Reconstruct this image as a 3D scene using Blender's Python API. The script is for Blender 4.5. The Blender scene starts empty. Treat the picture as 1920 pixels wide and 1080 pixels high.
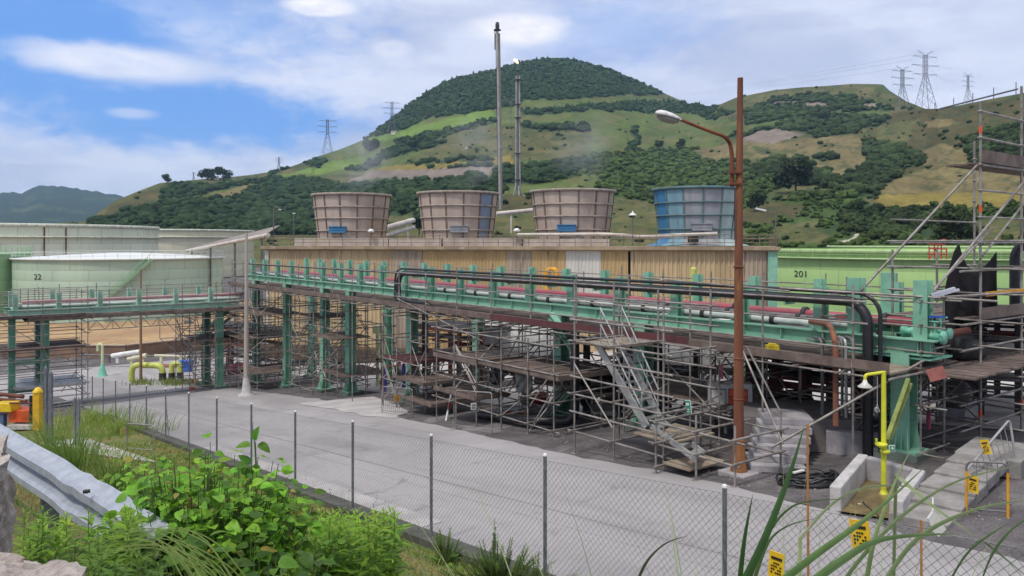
import bpy, bmesh, math, random
import numpy as np
from mathutils import Vector, Matrix, noise
R = math.radians
random.seed(7); rng = np.random.default_rng(7)
scene = bpy.context.scene
COL = scene.collection

# ------------------------------------------------------------ camera, sky, sun, exposure
F = 1450.0; HX = 960.0; HY = 455.0          # focal length, centre column and horizon row of the photograph (1920 px wide)
cam_d = bpy.data.cameras.new("camera"); cam = bpy.data.objects.new("camera", cam_d); COL.objects.link(cam)
cam_d.sensor_width = 36.0; cam_d.lens = 36.0 * F / 1920.0
cam_d.shift_y = -(540.0 - HY) / 1920.0
cam_d.clip_start = 0.05; cam_d.clip_end = 20000
cam.location = (0, 0, 0); cam.rotation_euler = (R(90), 0, 0)
scene.camera = cam
scene.view_settings.view_transform = 'Standard'; scene.view_settings.look = 'None'
scene.view_settings.exposure = 0.27; scene.view_settings.gamma = 1.0

SUN_EL, SUN_AZ = 58.0, -140.0               # azimuth measured from +Y (view direction), negative = from the left, behind
sun_d = bpy.data.lights.new("sun", 'SUN'); sun = bpy.data.objects.new("sun", sun_d); COL.objects.link(sun)
sun_d.energy = 2.0; sun_d.angle = R(6); sun_d.color = (1.0, 0.94, 0.86)
sdir = Vector((math.sin(R(SUN_AZ)) * math.cos(R(SUN_EL)), math.cos(R(SUN_AZ)) * math.cos(R(SUN_EL)), math.sin(R(SUN_EL))))
sun.rotation_euler = sdir.to_track_quat('Z', 'Y').to_euler()

world = bpy.data.worlds.new("World"); scene.world = world; world.use_nodes = True
wt = world.node_tree; wt.nodes.clear()
class NT:
    """tiny node-graph helper"""
    def __init__(s, tree): s.t = tree
    def n(s, typ, **kw):
        nd = s.t.nodes.new(typ)
        for k, v in kw.items(): setattr(nd, k, v)
        return nd
    def l(s, a, b): s.t.links.new(a, b)
    def put(s, sock, v):
        if hasattr(v, 'is_linked') or hasattr(v, 'links'): s.l(v, sock)
        else: sock.default_value = v
    def m(s, op, a, b=None, c=None, clamp=False):
        nd = s.n('ShaderNodeMath', operation=op, use_clamp=clamp)
        s.put(nd.inputs[0], a)
        if b is not None: s.put(nd.inputs[1], b)
        if c is not None: s.put(nd.inputs[2], c)
        return nd.outputs[0]
    def ss(s, x, lo, hi):
        nd = s.n('ShaderNodeMapRange', interpolation_type='SMOOTHSTEP')
        s.put(nd.inputs[0], x); s.put(nd.inputs[1], lo); s.put(nd.inputs[2], hi)
        return nd.outputs[0]
    def mix(s, f, a, b, typ='MIX'):
        nd = s.n('ShaderNodeMix', data_type='RGBA', blend_type=typ)
        s.put(nd.inputs[0], f)
        s.put(nd.inputs[6], a if not isinstance(a, tuple) else (*a, 1)); s.put(nd.inputs[7], b if not isinstance(b, tuple) else (*b, 1))
        return nd.outputs[2]
    def comb(s, x, y, z=0.0):
        nd = s.n('ShaderNodeCombineXYZ'); s.put(nd.inputs[0], x); s.put(nd.inputs[1], y); s.put(nd.inputs[2], z); return nd.outputs[0]
    def noise(s, v, scale, detail=4.0, rough=0.5, dist=0.0):
        nd = s.n('ShaderNodeTexNoise'); s.l(v, nd.inputs['Vector']); nd.inputs['Scale'].default_value = scale
        nd.inputs['Detail'].default_value = detail; nd.inputs['Roughness'].default_value = rough; nd.inputs['Distortion'].default_value = dist
        return nd.outputs[0]
w = NT(wt)
sky = w.n('ShaderNodeTexSky', sky_type='NISHITA'); sky.sun_disc = False
sky.sun_elevation = R(SUN_EL); sky.sun_rotation = R(SUN_AZ); sky.altitude = 50; sky.air_density = 1.0; sky.dust_density = 0.6; sky.ozone_density = 2.0
tc = w.n('ShaderNodeTexCoord'); sp = w.n('ShaderNodeSeparateXYZ'); w.l(tc.outputs['Generated'], sp.inputs[0])
X, Y, Z = sp.outputs
# bearing and elevation of each sky direction, used to lay the cloud banks round the dome
az = w.m('ARCTAN2', X, Y)
el = w.m('ARCSINE', Z)
zz = w.m('MAXIMUM', w.m('ADD', Z, 0.10), 0.03)
pl = w.comb(w.m('DIVIDE', X, zz), w.m('DIVIDE', Y, zz), 0.0)
n1 = w.noise(pl, 0.9, 7, 0.56, 0.4)
n2 = w.noise(w.comb(w.m('MULTIPLY', az, 3.0), w.m('MULTIPLY', el, 11.0), 3.0), 1.6, 7, 0.58, 0.3)
n3 = w.noise(w.comb(w.m('MULTIPLY', az, 22.0), w.m('MULTIPLY', el, 40.0), 7.0), 1.0, 8, 0.62, 0.3)
def lobe(a0, e0, ra, re_, soft=0.5, warp=0.35):
    dx = w.m('DIVIDE', w.m('SUBTRACT', az, a0), ra); dy = w.m('DIVIDE', w.m('SUBTRACT', el, e0), re_)
    d = w.m('SQRT', w.m('ADD', w.m('MULTIPLY', dx, dx), w.m('MULTIPLY', dy, dy)))
    d = w.m('ADD', d, w.m('MULTIPLY', w.m('SUBTRACT', n3, 0.5), warp * 4.5))
    d = w.m('ADD', d, w.m('MULTIPLY', w.m('SUBTRACT', n2, 0.5), warp * 2.5))
    return w.ss(d, 1.0 + soft, 1.0 - soft)
def AE(x, y):
    v = Vector(((x - HX) / F, 1, (HY - y) / F)).normalized()
    return math.atan2(v.x, v.y), math.asin(v.z)
def plobe(x, y, rx, ry, soft=0.5, warp=0.35):
    a, e = AE(x, y); return lobe(a, e, rx / F, ry / F, soft, warp)
blue = w.m('MAXIMUM', plobe(40, 55, 270, 135, 0.5, 0.22), plobe(340, 215, 300, 62, 0.5, 0.3))
blue = w.m('MAXIMUM', blue, w.m('MULTIPLY', plobe(250, 20, 330, 90, 0.7, 0.5), 0.65))
blue = w.m('MAXIMUM', blue, w.m('MULTIPLY', plobe(1150, 60, 150, 60, 0.8, 0.4), 0.45))
cover = w.m('SUBTRACT', 1.0, w.m('MULTIPLY', blue, 0.93))
shade = w.m('ADD', w.m('MULTIPLY', w.ss(n2, 0.36, 0.64), 0.6), w.m('MULTIPLY', w.ss(n1, 0.38, 0.66), 0.4))
darkpatch = w.m('MAXIMUM', w.m('MULTIPLY', plobe(1430, 105, 210, 42, 0.7, 0.6), 0.65), w.m('MULTIPLY', plobe(1180, 160, 190, 70, 0.8, 0.6), 0.35))
shade = w.m('MULTIPLY', shade, w.m('SUBTRACT', 1.0, darkpatch))
cl = w.mix(shade, (4.5, 5.1, 7.0), (6.7, 7.2, 8.7))
bank = w.m('MAXIMUM', w.m('MULTIPLY', plobe(640, 190, 250, 55, 0.8, 0.5), 0.45), w.m('MULTIPLY', plobe(40, 215, 190, 60, 0.8, 0.5), 0.45))
cl = w.mix(bank, cl, (7.2, 7.6, 9.0))
# overhead sky out of view, whitened to add light on the yard
cl = w.mix(w.ss(el, 0.42, 0.8), cl, (8.5, 8.6, 9.0))
nis = w.mix(0.75, sky.outputs[0], (0.75, 3.0, 8.4))
col = w.mix(cover, nis, cl)
puff = w.m('MAXIMUM', plobe(975, 55, 92, 28, 0.3, 0.26), plobe(600, 12, 62, 17, 0.3, 0.26))
puff = w.m('MAXIMUM', puff, w.m('MULTIPLY', plobe(210, 116, 138, 27, 0.42, 0.24), 0.8))
puff = w.m('MAXIMUM', puff, w.m('MULTIPLY', plobe(735, 92, 34, 14, 0.5, 0.4), 0.5))
puff = w.m('MAXIMUM', puff, w.m('MULTIPLY', plobe(245, 212, 32, 8, 0.6, 0.2), 0.4))
pc = w.mix(w.ss(n3, 0.3, 0.7), (6.9, 7.2, 8.6), (8.9, 8.8, 9.2))
col = w.mix(puff, col, pc)
below = w.ss(Z, -0.02, -0.10)
col = w.mix(below, col, (1.2, 1.3, 1.1))
bg = w.n('ShaderNodeBackground'); bg.inputs[1].default_value = 0.10; w.l(col, bg.inputs[0])
wo = w.n('ShaderNodeOutputWorld'); w.l(bg.outputs[0], wo.inputs[0])

# ------------------------------------------------------------ coordinates
# yard frame: U runs along the road towards the near right, V runs away from the camera across it
U = Vector((0.605, -0.796, 0)).normalized(); V = Vector((0.796, 0.605, 0)).normalized()
def P(x, y, D): return Vector(((x - HX) / F * D, D, (HY - y) / F * D))
def W(u, v, z): p = U * u + V * v; return Vector((p.x, p.y, z))
def UV(p): p = Vector((p[0], p[1], 0)); return p.dot(U), p.dot(V)
FLAT = -13.0
def plane(u):
    u = min(u, 12.0)
    z = -4.46 + 0.107 * u
    if u < -72: 
        t = min(1, (-72 - u) / 14.0); z = (-4.46 + 0.107 * -72) - (t - t * t / 2) * 14 * 0.107
    return z
def sm(a, b, x):
    t = max(0.0, min(1.0, (x - a) / (b - a))); return t * t * (3 - 2 * t)
def gz(u, v):
    zp = plane(u)
    if v < 7.4:
        top = -2.45 + 0.10 * min(0.0, u + 8.0)
        t = max(0.0, min(1.0, (v - 0.7) / 6.7)) ** 0.6
        zb = top * (1 - t) + zp * t
        if v < 0.5: zb = top + (0.5 - v) * 0.35 if v > -1.5 else top + 0.7
        wgt = sm(-40, -22, u)
        return zb * wgt + zp * (1 - wgt)
    if v > 26: # slightly dished works area behind the rack
        return zp
    return zp
def gzp(p): u, v = UV(p); return gz(u, v)
def G(x, y, lift=0.0):
    """where the sight line through a photo point meets the yard"""
    d = Vector(((x - HX) / F, 1, (HY - y) / F)); D = 1.0
    while D < 300:
        p = d * D
        if p.z <= gzp(p) + lift: break
        D += 0.05
    return d * D
def PV(x, y, v):
    """sight line meets the upright plane at distance v across the road"""
    d = Vector(((x - HX) / F, 1, (HY - y) / F)); return d * (v / (d.x * V.x + d.y * V.y))
def PU(x, y, u):
    d = Vector(((x - HX) / F, 1, (HY - y) / F)); return d * (u / (d.x * U.x + d.y * U.y))

# ------------------------------------------------------------ materials
MATS = {}
def M(name, c1, c2=None, scale=2.0, rough=0.6, metal=0.0, bump=0.0, streak=False, spots=None, detail=6, fine=0.0, bscale=None, trans=0.0):
    if name in MATS: return MATS[name]
    m = bpy.data.materials.new(name); m.use_nodes = True; t = m.node_tree; k = NT(t)
    b = t.nodes['Principled BSDF']; b.inputs['Roughness'].default_value = rough; b.inputs['Metallic'].default_value = metal
    if c2 is None: c2 = tuple(x * 0.72 for x in c1)
    tcn = k.n('ShaderNodeTexCoord'); mp = k.n('ShaderNodeMapping'); k.l(tcn.outputs['Object'], mp.inputs[0])
    if streak: mp.inputs['Scale'].default_value = (1, 1, 0.12)
    nz = k.noise(mp.outputs[0], scale, detail, 0.62, 0.2)
    c = k.mix(k.ss(nz, 0.36, 0.64), c2, c1)
    if fine:
        nf = k.noise(tcn.outputs['Object'], scale * 23, 3, 0.6)
        c = k.mix(k.m('MULTIPLY', k.ss(nf, 0.42, 0.62), fine), c, tuple(x * 0.45 for x in c1))
    if spots:
        sc, colr, lo, hi = spots
        ns = k.noise(mp.outputs[0], sc, 5, 0.65, 0.5); c = k.mix(k.ss(ns, lo, hi), c, colr)
    k.l(c, b.inputs['Base Color'])
    if bump:
        nb = k.noise(tcn.outputs['Object'], bscale or scale * 8, 4, 0.6)
        bp = k.n('ShaderNodeBump'); bp.inputs['Strength'].default_value = bump; bp.inputs['Distance'].default_value = 0.02
        k.l(nb, bp.inputs['Height']); k.l(bp.outputs[0], b.inputs['Normal'])
    if trans:
        tr = k.n('ShaderNodeBsdfTranslucent'); k.l(c, tr.inputs[0]); ms = k.n('ShaderNodeMixShader'); ms.inputs[0].default_value = trans
        k.l(b.outputs[0], ms.inputs[1]); k.l(tr.outputs[0], ms.inputs[2]); k.l(ms.outputs[0], t.nodes['Material Output'].inputs[0])
    MATS[name] = m; return m
green = M('mint_paint', (0.23, 0.46, 0.335), (0.165, 0.37, 0.26), 1.3, 0.5, spots=(3.0, (0.17, 0.17, 0.10), 0.6, 0.74))
green2 = M('pale_mint_paint', (0.20, 0.52, 0.38), (0.14, 0.42, 0.30), 2, 0.45)
steel = M('galvanised_tube', (0.34, 0.315, 0.295), (0.19, 0.165, 0.145), 2.5, 0.5, 0.35, spots=(5, (0.10, 0.055, 0.03), 0.6, 0.75))
steel_lt = M('aluminium', (0.46, 0.46, 0.45), (0.33, 0.33, 0.33), 3, 0.4, 0.5)
galv = M('galvanised_post', (0.24, 0.25, 0.29), (0.16, 0.17, 0.20), 6, 0.45, 0.5)
board = M('weathered_board', (0.20, 0.15, 0.125), (0.11, 0.08, 0.07), 2.0, 0.85, fine=0.4)
board_lt = M('pale_board', (0.33, 0.27, 0.20), (0.20, 0.155, 0.12), 2.0, 0.85, fine=0.4)
board_red = M('red_board', (0.12, 0.032, 0.035), (0.075, 0.028, 0.03), 2.0, 0.8)
conc = M('concrete', (0.40, 0.38, 0.40), (0.27, 0.255, 0.27), 1.6, 0.9, bump=0.4, fine=0.35, spots=(0.9, (0.18, 0.165, 0.16), 0.58, 0.75))
conc_lt = M('pale_concrete', (0.52, 0.50, 0.50), (0.38, 0.36, 0.35), 2, 0.9, bump=0.3, fine=0.25)
black = M('black_lagging', (0.012, 0.013, 0.016), (0.022, 0.022, 0.026), 3, 0.42)
magenta = M('red_pipe_paint', (0.33, 0.06, 0.085), (0.24, 0.06, 0.075), 2, 0.5)
silver = M('pale_cladding', (0.58, 0.62, 0.58), (0.45, 0.50, 0.46), 2, 0.38, 0.2)
dgrey = M('grey_pipe', (0.17, 0.165, 0.165), (0.10, 0.095, 0.10), 2, 0.55, 0.2)
rust = M('rusty_pole', (0.20, 0.055, 0.022), (0.11, 0.028, 0.016), 1.2, 0.75, streak=True, spots=(5, (0.30, 0.13, 0.035), 0.56, 0.74), bump=0.2)
rust_lt = M('rusty_foot', (0.30, 0.13, 0.045), (0.17, 0.06, 0.025), 2.2, 0.8, streak=True, bump=0.3)
rustbr = M('rust_brown', (0.16, 0.05, 0.03), (0.09, 0.03, 0.022), 2, 0.8)
white = M('white_paint', (0.72, 0.72, 0.71), (0.58, 0.57, 0.55), 1.5, 0.45)
yellow = M('yellow_paint', (0.68, 0.60, 0.04), (0.50, 0.46, 0.05), 3, 0.5)
amber = M('amber_paint', (0.72, 0.36, 0.015), (0.5, 0.22, 0.02), 3, 0.55)
lime = M('lime_yellow_pipe', (0.52, 0.56, 0.10), (0.38, 0.42, 0.10), 2, 0.5)
bluep = M('blue_plastic', (0.02, 0.12, 0.50), (0.02, 0.08, 0.33), 2, 0.5)
redp = M('red_paint', (0.55, 0.05, 0.03), (0.38, 0.04, 0.03), 2, 0.5)
orange = M('orange_red_paint', (0.70, 0.10, 0.02), (0.55, 0.07, 0.02), 2, 0.5)
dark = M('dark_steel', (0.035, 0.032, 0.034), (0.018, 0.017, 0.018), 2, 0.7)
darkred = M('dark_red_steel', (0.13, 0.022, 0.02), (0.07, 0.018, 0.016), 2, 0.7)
cream = M('cream_paint', (0.62, 0.60, 0.42), (0.5, 0.47, 0.34), 2, 0.6)

# ------------------------------------------------------------ mesh building
class MB:
    def __init__(s): s.v = []; s.f = []; s.mi = []; s.smooth = []
    def add(s, vs, fs, mi=0, sm_=False):
        o = len(s.v); s.v.extend([tuple(q) for q in vs]); s.f.extend([tuple(i + o for i in f) for f in fs])
        s.mi.extend([mi] * len(fs)); s.smooth.extend([sm_] * len(fs)); return s
    def tube(s, a, b, r, n=6, r2=None, mi=0, cap=True):
        a = Vector(a); b = Vector(b); d = b - a
        if d.length < 1e-6: return s
        q = d.to_track_quat('Z', 'Y'); r2 = r if r2 is None else r2
        vs = []
        for c, rr in ((a, r), (b, r2)):
            for i in range(n):
                t = 2 * math.pi * i / n; vs.append(c + q @ Vector((math.cos(t) * rr, math.sin(t) * rr, 0)))
        fs = [(i, (i + 1) % n, n + (i + 1) % n, n + i) for i in range(n)]
        s.add(vs, fs, mi, n > 5)
        if cap: s.add(vs, [tuple(reversed(range(n))), tuple(range(n, 2 * n))], mi)
        return s
    def path(s, pts, r, n=8, mi=0, closed=False, rf=None):
        pts = [Vector(p) for p in pts]; L = len(pts); vs = []
        up = Vector((0, 0, 1)); prev = None
        for i, p in enumerate(pts):
            t = (pts[(i + 1) % L if closed else min(i + 1, L - 1)] - pts[(i - 1) if (closed or i) else 0]).normalized()
            if prev is None:
                x = t.cross(up)
                if x.length < 0.1: x = t.cross(Vector((1, 0, 0)))
                x.normalize()
            else:
                x = prev - t * prev.dot(t); x.normalize()
            prev = x; y = t.cross(x)
            rr = r if rf is None else r * rf(i / max(1, L - 1))
            for j in range(n):
                a = 2 * math.pi * j / n; vs.append(p + x * math.cos(a) * rr + y * math.sin(a) * rr)
        fs = []
        for i in range(L if closed else L - 1):
            for j in range(n):
                i2 = (i + 1) % L; fs.append((i * n + j, i * n + (j + 1) % n, i2 * n + (j + 1) % n, i2 * n + j))
        s.add(vs, fs, mi, True)
        if not closed: s.add(vs, [tuple(reversed(range(n))), tuple(range((L - 1) * n, L * n))], mi)
        return s
    def box(s, c, sx, sy, sz, ax=None, mi=0):
        """box centred at c; ax = (x axis, y axis, z axis)"""
        c = Vector(c)
        if ax is None: ax = (Vector((1, 0, 0)), Vector((0, 1, 0)), Vector((0, 0, 1)))
        X_, Y_, Z_ = ax; vs = []
        for dz in (-.5, .5):
            for dx, dy in ((-.5, -.5), (.5, -.5), (.5, .5), (-.5, .5)): vs.append(c + X_ * dx * sx + Y_ * dy * sy + Z_ * dz * sz)
        return s.add(vs, [(3, 2, 1, 0), (4, 5, 6, 7), (0, 1, 5, 4), (1, 2, 6, 5), (2, 3, 7, 6), (3, 0, 4, 7)], mi)
    def bar(s, a, b, w_, h_, mi=0, up=Vector((0, 0, 1))):
        a = Vector(a); b = Vector(b); d = b - a; L = d.length; z = d.normalized()
        x = up.cross(z)
        if x.length < 0.05: x = Vector((1, 0, 0)).cross(z)
        x.normalize(); y = z.cross(x)
        return s.box((a + b) / 2, w_, h_, L, (x, y, z), mi)
    def lathe(s, c, prof, n=24, mi=0, axis=None, sm_=True, mif=None):
        c = Vector(c); q = Vector(axis or (0, 0, 1)).to_track_quat('Z', 'Y') if axis else None; vs = []
        for r, z in prof:
            for i in range(n):
                t = 2 * math.pi * i / n; p = Vector((math.cos(t) * r, math.sin(t) * r, z)); vs.append(c + (q @ p if q else p))
        o = len(s.v); s.v.extend([tuple(q_) for q_ in vs])
        for k in range(len(prof) - 1):
            for i in range(n):
                s.f.append((o + k * n + i, o + k * n + (i + 1) % n, o + (k + 1) * n + (i + 1) % n, o + (k + 1) * n + i))
                s.mi.append(mif(k, i) if mif else mi); s.smooth.append(sm_)
        return s
    def disc(s, c, r, n=24, mi=0, up=True):
        c = Vector(c); vs = [c + Vector((math.cos(2 * math.pi * i / n) * r, math.sin(2 * math.pi * i / n) * r, 0)) for i in range(n)]
        return s.add(vs, [tuple(range(n)) if up else tuple(reversed(range(n)))], mi)
    def build(s, name, mat, parent=None, bevel=0.0):
        root = parent
        while root is not None and root.parent is not None: root = root.parent
        if root is not None: off = Vector(root.location)
        else: off = Vector((0, 0, 0))
        me = bpy.data.meshes.new(name)
        a = np.array(s.v, dtype=float) - np.array(off)
        me.from_pydata([tuple(q) for q in a], [], s.f)
        for m in (mat if isinstance(mat, (list, tuple)) else [mat]): me.materials.append(m)
        me.polygons.foreach_set('material_index', s.mi); me.polygons.foreach_set('use_smooth', s.smooth)
        me.update()
        o = bpy.data.objects.new(name, me); COL.objects.link(o)
        if parent is not None: o.parent = parent
        if bevel:
            bv = o.modifiers.new('bevel', 'BEVEL'); bv.width = bevel; bv.segments = 2; bv.limit_method = 'ANGLE'
        return o
    def solo(s, name, mat, label, cat, group=None, bevel=0.0, base=None):
        """a thing that is one mesh: origin at its foot"""
        a = np.array(s.v); 
        b = Vector(base) if base is not None else Vector((a[:, 0].mean(), a[:, 1].mean(), a[:, 2].min()))
        s.v = [tuple(q) for q in (a - np.array(b))]
        o = s.build(name, mat, None, bevel); o.location = b; tag(o, label, cat, group); return o
def tag(o, label=None, cat=None, group=None, kind=None):
    if label: o['label'] = label
    if cat: o['category'] = cat
    if group: o['group'] = group
    if kind: o['kind'] = kind
    return o
def thing(name, label, cat, loc=(0, 0, 0), group=None, rz=0):
    o = bpy.data.objects.new(name, None); COL.objects.link(o); o.location = loc; o.rotation_euler = (0, 0, rz)
    o.empty_display_size = 0.3
    return tag(o, label, cat, group)
def copy_tree(o, loc, rz=0, label=None, group=None):
    def cp(x, par):
        c = x.copy(); COL.objects.link(c); c.parent = par
        for ch in list(x.children): cp(ch, c)
        return c
    r = o.copy(); COL.objects.link(r); r.location = loc; r.rotation_euler = (0, 0, rz)
    if label: r['label'] = label
    if group: r['group'] = group
    for ch in list(o.children): cp(ch, r)
    return r
def bend(pts, rad, n=6):
    """round the corners of a polyline"""
    pts = [Vector(p) for p in pts]; out = [pts[0]]
    for i in range(1, len(pts) - 1):
        a, b, c = pts[i - 1], pts[i], pts[i + 1]; r1 = min(rad, (a - b).length * .49, (c - b).length * .49)
        s_ = b + (a - b).normalized() * r1; e = b + (c - b).normalized() * r1
        for k in range(n + 1):
            t = k / n; out.append(s_.lerp(b, t).lerp(b.lerp(e, t), t))
    out.append(pts[-1]); return out
def text_mesh(body, size, mat, parent, origin, xdir, updir, name='lettering', ext=0.004, wide=1.0):
    cu = bpy.data.curves.new('t', 'FONT'); cu.body = body; cu.size = size; cu.extrude = ext; cu.align_x = 'CENTER'; cu.align_y = 'CENTER'
    cu.resolution_u = 3
    to = bpy.data.objects.new('t', cu); COL.objects.link(to); dg = bpy.context.evaluated_depsgraph_get(); dg.update()
    me = bpy.data.meshes.new_from_object(to.evaluated_get(dg)); bpy.data.objects.remove(to); bpy.data.curves.remove(cu)
    me.transform(Matrix.Diagonal((wide, 1, 1, 1))); xd = Vector(xdir).normalized(); ud = Vector(updir).normalized(); nd = xd.cross(ud)
    root = parent
    while root.parent is not None: root = root.parent
    mt = Matrix((( xd.x, ud.x, nd.x, origin[0] - root.location.x), (xd.y, ud.y, nd.y, origin[1] - root.location.y), (xd.z, ud.z, nd.z, origin[2] - root.location.z), (0, 0, 0, 1)))
    me.transform(mt); me.materials.clear(); me.materials.append(mat)
    o = bpy.data.objects.new(name, me); COL.objects.link(o); o.parent = parent; return o
# ------------------------------------------------------------ ground, bank, road
def sheet(name, us, vs, lift, mat, zf=None, kind='structure'):
    mb = MB(); nu, nv = len(us), len(vs); vv = []
    for u in us:
        for v in vs: vv.append(W(u, v, (zf or gz)(u, v) + lift))
    mb.add(vv, [(i * nv + j, (i + 1) * nv + j, (i + 1) * nv + j + 1, i * nv + j + 1) for i in range(nu - 1) for j in range(nv - 1)], 0, True)
    o = mb.build(name, mat); o['kind'] = kind; return o
def fr(a, b, st): return list(np.arange(a, b + 1e-6, st))
gus = [-900, -500, -300, -200, -140, -110, -98] + fr(-90, -72, 1.5) + fr(-71, 13, 1.0) + [20, 40, 90, 250]
gvs = [-900, -300, -100, -40, -15, -6, -3, -1.6, -1.4, -0.6, 0] + fr(0.4, 8, 0.4) + [9, 12, 16, 20, 26, 27, 34, 45, 60, 80, 110, 160, 300, 600]
m_gravel = M('dark_gravel', (0.145, 0.13, 0.135), (0.075, 0.066, 0.07), 0.9, 0.95, bump=0.8, bscale=14, fine=0.8, spots=(0.35, (0.23, 0.21, 0.21), 0.5, 0.75))
sheet('ground', gus, gvs, 0, m_gravel)
# road: pale worn surface with tyre bands and patches
def road_mat():
    m = bpy.data.materials.new('worn_road'); m.use_nodes = True; k = NT(m.node_tree); b = m.node_tree.nodes['Principled BSDF']; b.inputs['Roughness'].default_value = 0.85
    tcn = k.n('ShaderNodeTexCoord'); rot = k.n('ShaderNodeMapping'); k.l(tcn.outputs['Object'], rot.inputs[0]); rot.inputs['Rotation'].default_value = (0, 0, math.atan2(0.796, 0.605))
    st = k.n('ShaderNodeMapping'); k.l(rot.outputs[0], st.inputs[0]); st.inputs['Scale'].default_value = (0.05, 0.9, 1)
    a = k.noise(st.outputs[0], 0.8, 5, 0.55); bn = k.noise(tcn.outputs['Object'], 0.16, 6, 0.6, 0.4); cn = k.noise(tcn.outputs['Object'], 30, 3, 0.7); dn = k.noise(tcn.outputs['Object'], 1.4, 6, 0.65, 0.8)
    c = k.mix(k.ss(a, 0.35, 0.65), (0.27, 0.255, 0.258), (0.35, 0.332, 0.335))
    c = k.mix(k.m('MULTIPLY', k.ss(bn, 0.42, 0.66), 0.75), c, (0.40, 0.38, 0.39))
    c = k.mix(k.m('MULTIPLY', k.ss(dn, 0.58, 0.78), 0.5), c, (0.21, 0.20, 0.21))
    sn = k.noise(tcn.outputs['Object'], 0.55, 7, 0.7, 1.2); c = k.mix(k.m('MULTIPLY', k.ss(sn, 0.56, 0.72), 0.6), c, (0.16, 0.15, 0.15))
    s2 = k.n('ShaderNodeMapping'); k.l(rot.outputs[0], s2.inputs[0]); s2.inputs['Scale'].default_value = (0.12, 3.2, 1); ty_ = k.noise(s2.outputs[0], 1.0, 4, 0.6); c = k.mix(k.m('MULTIPLY', k.ss(ty_, 0.55, 0.72), 0.35), c, (0.23, 0.22, 0.225))
    c = k.mix(k.m('MULTIPLY', k.ss(cn, 0.40, 0.62), 0.28), c, (0.19, 0.18, 0.19))
    k.l(c, b.inputs['Base Color']); bp = k.n('ShaderNodeBump'); bp.inputs['Strength'].default_value = 0.35; bp.inputs['Distance'].default_value = 0.01
    k.l(cn, bp.inputs['Height']); k.l(bp.outputs[0], b.inputs['Normal']); return m
m_road = road_mat()
def road_edge(u):   # far edge of the surfacing, a little ragged
    e = np.interp(u, [-90, -66, -60, -48, -40, -35, -25, -18, -11, -7.5, -4, 5, 13], [17.5, 17.4, 17.5, 17.9, 17.9, 17.0, 16.1, 15.3, 14.95, 14.1, 13.3, 12.6, 12.2])
    return e + 0.22 * noise.noise(Vector((u * 0.7, 3, 0))) + 0.12 * noise.noise(Vector((u * 2.9, 9, 0)))
mb = MB(); rus = fr(-90, 13, 0.5); vv = []
for u in rus:
    e = road_edge(u)
    for t in (0, .12, .25, .4, .55, .7, .85, 1): v = 8.0 + (e - 8.0) * t; vv.append(W(u, v, gz(u, v) + 0.012))
mb.add(vv, [(i * 8 + j, (i + 1) * 8 + j, (i + 1) * 8 + j + 1, i * 8 + j + 1) for i in range(len(rus) - 1) for j in range(7)], 0, True)
o = mb.build('road', m_road); o['kind'] = 'structure'
m_line = M('joint_line', (0.20, 0.19, 0.20), (0.15, 0.14, 0.15), 3, .9)
mbj = MB()
for v_, w_ in ((10.9, .02),):
    for u in fr(-88, 11, 1.0):
        o_ = .03 * noise.noise(Vector((u * .8, v_, 1))); o2 = .03 * noise.noise(Vector(((u + 1) * .8, v_, 1))); mbj.add([W(u, v_ + o_ - w_, gz(u, v_) + .016), W(u + 1, v_ + o2 - w_, gz(u + 1, v_) + .016), W(u + 1, v_ + o2 + w_, gz(u + 1, v_) + .016), W(u, v_ + o_ + w_, gz(u, v_) + .016)], [(0, 1, 2, 3)])
o = mbj.build('road_joint', m_line); o['kind'] = 'structure'
o = sheet('cross_road', fr(-90, -68, 1.0), [-60, -20, 0, 7, 8, 17, 30, 50], 0.026, m_road)
pale = M('pale_screed', (0.50, 0.47, 0.46), (0.38, 0.36, 0.36), 0.8, 0.9, fine=0.2)
def patch(name, px, mat, lift):
    mb = MB(); c = [G(x, y) for x, y in px]; pts = []
    for i in range(len(c)):
        a, b = c[i], c[(i + 1) % len(c)]
        for k in range(6):
            p = a.lerp(b, k / 6); p += Vector((noise.noise(p * 1.3), noise.noise(p * 1.3 + Vector((5, 5, 5))), 0)) * 0.35
            pts.append(Vector((p.x, p.y, gzp(p) + lift)))
    mb.add(pts, [tuple(range(len(pts)))]); o = mb.build(name, mat); o['kind'] = 'structure'
    if o.data.polygons[0].normal.z < 0: o.data.flip_normals()
patch('pale_apron', [(560, 757), (700, 744), (770, 772), (742, 786), (660, 776)], pale, 0.03)
patch('rack_shadow_strip', [(155, 752), (395, 727), (398, 732), (155, 763)], M('painted_shadow', (0.16, 0.15, 0.17), None, 2, 0.9), 0.034)  # cast shadow of the crossing rack, painted on the road as a dark strip
sheet('pale_verge', fr(-38, -25, 1.0), fr(2.8, 5.61, 0.4), 0.05, pale)
sheet('pale_margin', fr(-30, -14, 0.5), [8.02, 8.3, 8.6, 8.8], 0.022, pale)
sheet('pale_yard', fr(-70, 10, 2.0), [24.9, 28, 31, 34, 38, 43, 50], 0.03, pale)
sheet('pale_underpass', fr(-50, -20, 1.0), [21.4, 22.5, 23.7, 24.88], 0.02, pale)
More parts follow.
